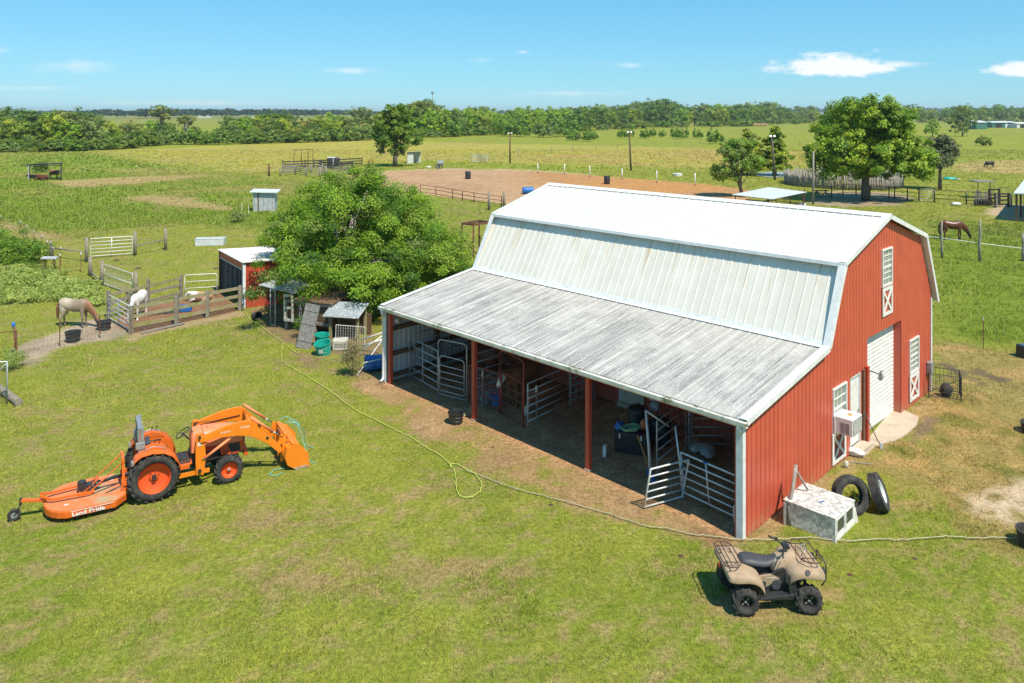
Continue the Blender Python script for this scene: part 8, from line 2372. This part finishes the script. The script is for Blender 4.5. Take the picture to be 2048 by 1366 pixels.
for k, (dx) in enumerate((-4.6, -2.2, 0, 2.4)):
    mb = MB(); y = -2+k*.6; mb.tube([(dx, y, 0), (dx, y, 2.9)], .06, 6); mb.build('inner_post', M['wood_grey'], t)
mb = MB(); pts = []
for k in range(3):
    for i in range(6):
        f = i/6; pts.append((-4.6+2.35*(k+f), -2+.6*(k+f), 2.85-.7*4*f*(1-f)*.5))
mb.tube(pts, .04, 5); mb.build('slack_rope', M['offwhite'], t)
# pond
pl = [P(u, v) for u, v in ((1508, 350), (1520, 346), (1545, 343.5), (1575, 345), (1590, 350), (1575, 355), (1540, 355.5), (1518, 353))]
mb = MB(); mb.add([(q.x, q.y, .06) for q in pl], [tuple(range(len(pl)))])
wm, nt, b = new_mat('pond_water'); b.inputs['Base Color'].default_value = (.30, .33, .32, 1); b.inputs['Roughness'].default_value = .45
o = mb.build('pond', wm); o['kind'] = 'structure'
# pens left of the arena
pb = [(566, 336), (600, 335), (640, 333), (680, 333)]
fence('board_pen', 'black board pen rails before the tall arena tree', [(565, 338), (610, 336), (655, 334), (724, 330)], 1.5, 'square', .06, 'black_metal', 5.0, (.35, .8, 1.25), 'black_metal', .11, rail_part='rail', cat='pen')
fence('board_pen', 'nearer black board pen rails running down to the weathered pens', [(628, 334), (650, 339), (682, 341), (705, 340)], 1.5, 'square', .06, 'black_metal', 5.0, (.35, .8, 1.25), 'black_metal', .11, rail_part='rail', cat='pen')
fence('pipe_arch', 'tall thin pipe arches standing over the black pens', [(588, 331), (603, 330), (616, 329), (626, 329)], 3.0, 'round', .06, 'rust_dark', None, (2.9,), 'rust_dark', .05, rail_part='rail', cat='frame')
fence('weathered_pen', 'weathered grey pole pens with many rails left of the big bright tree', [(560, 352), (590, 350), (612, 353), (640, 354), (650, 349), (700, 349)], 1.45, 'round', .09, 'wood_grey', 3.2, (.3, .6, .9, 1.2), 'wood_grey', .05, rail_part='rail', cat='pen')
fence('weathered_pen', 'inner row of the weathered pole pens', [(566, 346), (600, 344), (622, 346), (645, 345)], 1.45, 'round', .08, 'wood_grey', 3.2, (.3, .6, .9, 1.2), 'wood_grey', .05, rail_part='rail', cat='pen')
for k, (u, v) in enumerate(((640, 357), (652, 357), (538, 352))):
    p = P(u, v); t = thing('wooden_post', ['left thick pale post of the weathered pens', 'right thick pale post of the weathered pens', 'reddish corner post at the left of the weathered pens'][k], 'fence post', p); link('shaft', unit_post('round', 1.8, .16, 'wood_old' if k < 2 else 'rust'), t)
p = P(667, 334)
t = thing('stock_box', 'black boxy stock trailer body with a white top edge by the pens', 'trailer', p, .2)
simple_box('body', (-1.1, 0, .35), (1.1, 1.8, 1.65), M['black_metal'], t, .15)
simple_box('roof', (-1.15, -.05, 1.66), (.3, 1.85, 1.74), M['tin_roof'], t)
simple_box('door_edge', (-.1, -.03, .4), (.0, .0, 1.6), M['white_trim'], t)
for sx in (-1, 1): tyre(.33, .2, .2, M['rubber'], t, (sx*.6, .1, .33), name='wheel', seg=16)
for (u, v, lab) in ((738, 335, 'rusty drum stand right of the black pens'), (745, 334, 'thin post beside the rusty drum stand')):
    p = P(u, v); t = thing('stand_post', lab, 'post', p); link('shaft', unit_post('round', 1.4, .12, 'rust'), t)
# rusty tank stand behind the barn end
zt = 2.85
c4 = [P(924, 447, zt), P(947, 449.5, zt), P(982, 445, zt), P(958, 441.5, zt)]
o = Vector((c4[0].x, c4[0].y, 0)); t = thing('tank_stand', 'rusty angle-iron stand behind the far end of the barn', 'stand', o)
L4 = [c-o for c in c4]
for c in L4:
    mid = sum(L4, Vector())/4; f = c+(c-mid)*.16
    mb = MB(); mb.bar((f.x, f.y, 0), tuple(c), .10); mb.build('leg', M['rust'], t)
for a, b in zip(L4, L4[1:]+L4[:1]):
    mb = MB(); mb.bar(tuple(a), tuple(b), .09, .12); mb.build('beam', M['rust'], t)
    mb = MB(); mb.bar((a.x, a.y, .5), tuple(b-Vector((0, 0, .9))), .05); mb.build('brace', M['rust_dark'], t)
for f in (.33, .66):
    a = L4[0].lerp(L4[3], f); b = L4[1].lerp(L4[2], f); mb = MB(); mb.bar(tuple(a), tuple(b), .06); mb.build('cross_bar', M['rust'], t)
# far tower
p = Vector(((865-1024)/FPX*900, 900, 0)); h = ZH(183, 900)
t = thing('radio_mast', 'thin lattice mast with a dark head on the skyline', 'mast', p)
mb = MB(); mb.tube([(0, 0, 0), (0, 0, h)], .35, 5); mb.build('mast', M['grey_metal'], t)
mb = MB(); mb.lathe([(0, h-3), (1.5, h-2.5), (1.8, h-.5), (0, h)], 8); mb.build('head', M['grey_metal'], t)
# big barn edge at far right with its eave and posts
e0 = Vector((46.1, 69.0, 0)); d1 = Vector((.635, .772, 0)); d2 = Vector((.772, -.635, 0))
t = thing('pole_barn', 'corner of a pale-roofed pole barn cut by the right edge', 'barn', e0, atan2(d1.y, d1.x))
mb = MB(); mb.add([(-.3, .2, 2.60), (14, .2, 3.6), (14, -9, 3.9), (-.3, -9, 2.9), (-.3, .2, 2.52), (14, .2, 3.52), (14, -9, 3.82), (-.3, -9, 2.82)], [(0, 3, 2, 1), (4, 5, 6, 7), (0, 1, 5, 4), (1, 2, 6, 5), (2, 3, 7, 6), (3, 0, 4, 7)]); mb.build('roof', M['tin_roof'], t)
for x in (.0, 3.4, 6.8, 10.2, 13.6):
    mb = MB(); mb.box((x, 0, (2.5+x*.07)/2), (.16, .16, 2.5+x*.07)); mb.build('post', M['wood_dark'], t)
mb = MB(); mb.bar((-.2, 0, 2.42), (13.8, 0, 3.40), .08, .2); mb.build('beam', M['black_metal'], t)
simple_box('end_wall', (13.4, -8.8, 0), (13.5, -.2, 3.3), M['black_metal'], t)
fence('yard_fence', 'wire yard fence running under the pole barn roof at the right edge', [(2037, 436), (2070, 433)], 1.4, 'tee', .03, 'galv', None, (.7, 1.3))
# chute, pickets and tyres left of it
t = thing('loading_chute', 'dark timber cattle chute panels left of the pole barn', 'cattle chute', P(1992, 415), radians(12))
for x0, x1, y, hh in ((0, 1.55, 0, 1.5), (.75, 2.0, 1.6, 1.8)):
    for x in (x0, x1): simple_box('post', (x-.08, y-.08, 0), (x+.08, y+.08, hh), M['black_metal'], t)
    for z in (.3, .75, 1.15, hh-.1): simple_box('rail', (x0, y-.03, z-.08), (x1, y+.03, z+.08), M['black_metal'], t)
for x in (-.15, 1.7, 2.35):
    mb = MB(); mb.tube([(x, -.2, 0), (x, -.2, 1.45)], .10, 7); mb.build('pole', M['bark_pale'], t)
t = thing('picket_panel', 'leaning grey pickets behind the row of tyres', 'fence', P(1949, 408), radians(2))
for k in range(14):
    mb = MB(); mb.box((k*.145, random.uniform(-.05, .05), .72), (.075, .04, 1.4+random.uniform(-.2, .15)), rot=(0, random.uniform(-.12, .12), 0)); mb.build('picket', M['wood_grey'], t)
for k in range(6):
    p = P(1953+k*5.6, 411)
    big_tyre('%s tyre in the row standing against the grey pickets' % ['first', 'second', 'third', 'fourth', 'fifth', 'last'][k], (p.x, p.y, .34), (radians(-8), 0, radians(28)), .36, .2, .22)
t = thing('awning', 'small thatched-looking canopy on two thin legs', 'canopy', P(1956, 397))
e_ = P(1980, 397)-P(1956, 397)
for x in (0, e_.x): mb = MB(); mb.tube([(x, 0, 0), (x, 0, 1.9)], .05, 6); mb.build('leg', M['black_metal'], t)
mb = MB(); mb.box((e_.x/2, .4, 1.98), (e_.x+.8, 1.5, .12)); mb.build('roof', M['wood_grey'], t)
t = thing('teal_boat', 'upturned teal plastic hull with a white edge in the green field', 'hull', P(1900, 359), radians(-12))
mb = MB(); mb.loft([[(x, w*cos(a), h*max(0, sin(a))) for a in [pi*k/8 for k in range(9)]] for x, w, h in ((-1.6, .1, .3), (-1.2, .7, .62), (0, .85, .7), (1.1, .75, .6), (1.6, .2, .2))]); mb.build('hull', M['teal_plastic'], t, smooth=True)
mb = MB(); mb.box((1.9, -.2, .2), (.8, .5, .2), rot=(0, .3, .2)); mb.build('flap', M['white_paint'], t); t.scale = (.58, .58, .58)
t = thing('white_rock', 'white block lying on the grass below the dark pipe fence', 'block', P(1912, 411)); blob('block', t, (0, 0, .16), (.5, .3, .2), M['white_paint'], 41)
t = thing('water_tub', 'pale low tub on the grass beyond the white arena posts', 'tub', P(1355, 352)); mb = MB(); mb.lathe([(0, 0), (.7, 0), (.75, .4), (0, .38)], 14); mb.build('body', M['white_paint'], t, smooth=True, autos=40)
# hay bales in a row before the wood
p0 = P(1490, 252.3)
bal = MB(); bal.lathe([(0, -.7), (.75, -.7), (.8, 0), (.75, .7), (0, .7)], 14, axis='y'); bm_ = bal.mesh('roll', [M['hay']], True)
for i in range(10):
    q = P(1489+i*4.8, 252.3); t = thing('hay_bale', 'round hay bale, number %s from the left in the row under the far wood' % ['one', 'two', 'three', 'four', 'five', 'six', 'seven', 'eight', 'nine', 'ten'][i], 'hay bale', (q.x, q.y, .8), 0, 'hay bales under the far wood')
    link('roll', bm_, t).scale = (1.15, 1.15, 1.6)
# far farm buildings at the right
def farmshed(label, u0, u1, v, top, mat_w, mat_r, dep=12, rz=0, doors=0):
    p = P(u0, v); q = P(u1, v); w = (q-p).length; h = ZH(top, p.y)
    t = thing('farm_building', label, 'building', p, atan2(q.y-p.y, q.x-p.x)+rz)
    simple_box('wall', (0, 0, 0), (w, dep, h*.82), mat_w, t)
    mb = MB(); mb.prism([(-.4, h*.80), (dep/2, h), (dep+.4, h*.80), (dep+.4, h*.84), (dep/2, h*1.04), (-.4, h*.84)], -.3, w+.3, 'yz'); mb.build('roof', mat_r, t)
    for k in range(doors): simple_box('door', (w*(.15+.4*k), -.05, 0), (w*(.4+.4*k), .0, h*.62), M['white_trim'] if k else M['black_metal'], t)
    for k in range(int(w/2.5)): simple_box('wall_seam', (k*2.5+1, -.03, .1), (k*2.5+1.1, 0, h*.8), M['grey_metal'], t)
    return t
farmshed('pale green farm building, leftmost of the far group at the right', 1953, 1976, 258.5, 242, M['green_steel'], M['tin_roof'], 10, .1)
farmshed('green farm building with dark door behind the first at the right', 1984, 2032, 255.5, 243, M['green_steel'], M['tin_roof'], 10, 0, 2)
farmshed('long white-roofed building at the right edge of the horizon', 2034, 2075, 256, 245, M['white_trim'], M['white_paint'], 12, 0, 1)
for k, (u0, u1, v, tp) in enumerate(((395, 420, 236, 232.5), (492, 500, 236, 232), (505, 511, 236, 232.5))):
    farmshed(['long pale building far off before the left horizon wood', 'small white house far off, left of a pair', 'small white house far off, right of a pair'][k], u0, u1, v, tp, M['white_trim'], M['tin_roof'], 10)
# cowpats and stones scattered on the lawn and paddock
q_ = random.Random(77)
mb = MB(); mb.lathe([(0, .05), (.06, .045), (.11, .02), (.13, 0)], 9); pat = mb.mesh('clod', [M['rust_dark']], True)
for i, (u, v) in enumerate(((233, 521), (276, 537), (432, 538), (845, 500), (1102, 1010), (985, 895), (1830, 1118), (1362, 1112), (1700, 1150))):
    t = thing('clod', ['dark clod in the left paddock below the field gate', 'dark clod in the left paddock by the mesh gate', 'dark clod in the paddock before the red shed', 'dark clod in the small paddock behind the barn', 'dark clod beside the tan hose on the lawn', 'dark clod on the bare strip before the lean-to', 'small clod on the lawn right of the quad bike', 'small clod on the lawn left of the quad bike', 'small clod below the silver box'][i], 'clod', P(u, v), q_.uniform(0, 6)); t.scale = ((1.6,)*3 if v < 600 else (.5,)*3)
    link('lump', pat, t)
# ------------------------------------------------------------ thin summer haze
hx0, hx1, hy0, hy1 = gx[0]-20, gx[-1]+20, gy[0]-20, gy[-1]+20
mb = MB(); mb.box(((hx0+hx1)/2, (hy0+hy1)/2, 21), (hx1-hx0, hy1-hy0, 44))
hm = bpy.data.materials.new('haze'); hm.use_nodes = True
nt = hm.node_tree; nt.nodes.clear()
ho = nt.nodes.new('ShaderNodeOutputMaterial'); hv = nt.nodes.new('ShaderNodeVolumePrincipled')
hv.inputs['Color'].default_value = (.80, .90, 1.0, 1); hv.inputs['Density'].default_value = .00013
hv.inputs['Anisotropy'].default_value = .2
nt.links.new(hv.outputs[0], ho.inputs['Volume'])
o = mb.build('haze', hm); o['kind'] = 'stuff'; o['label'] = 'thin bluish haze softening the far woods'
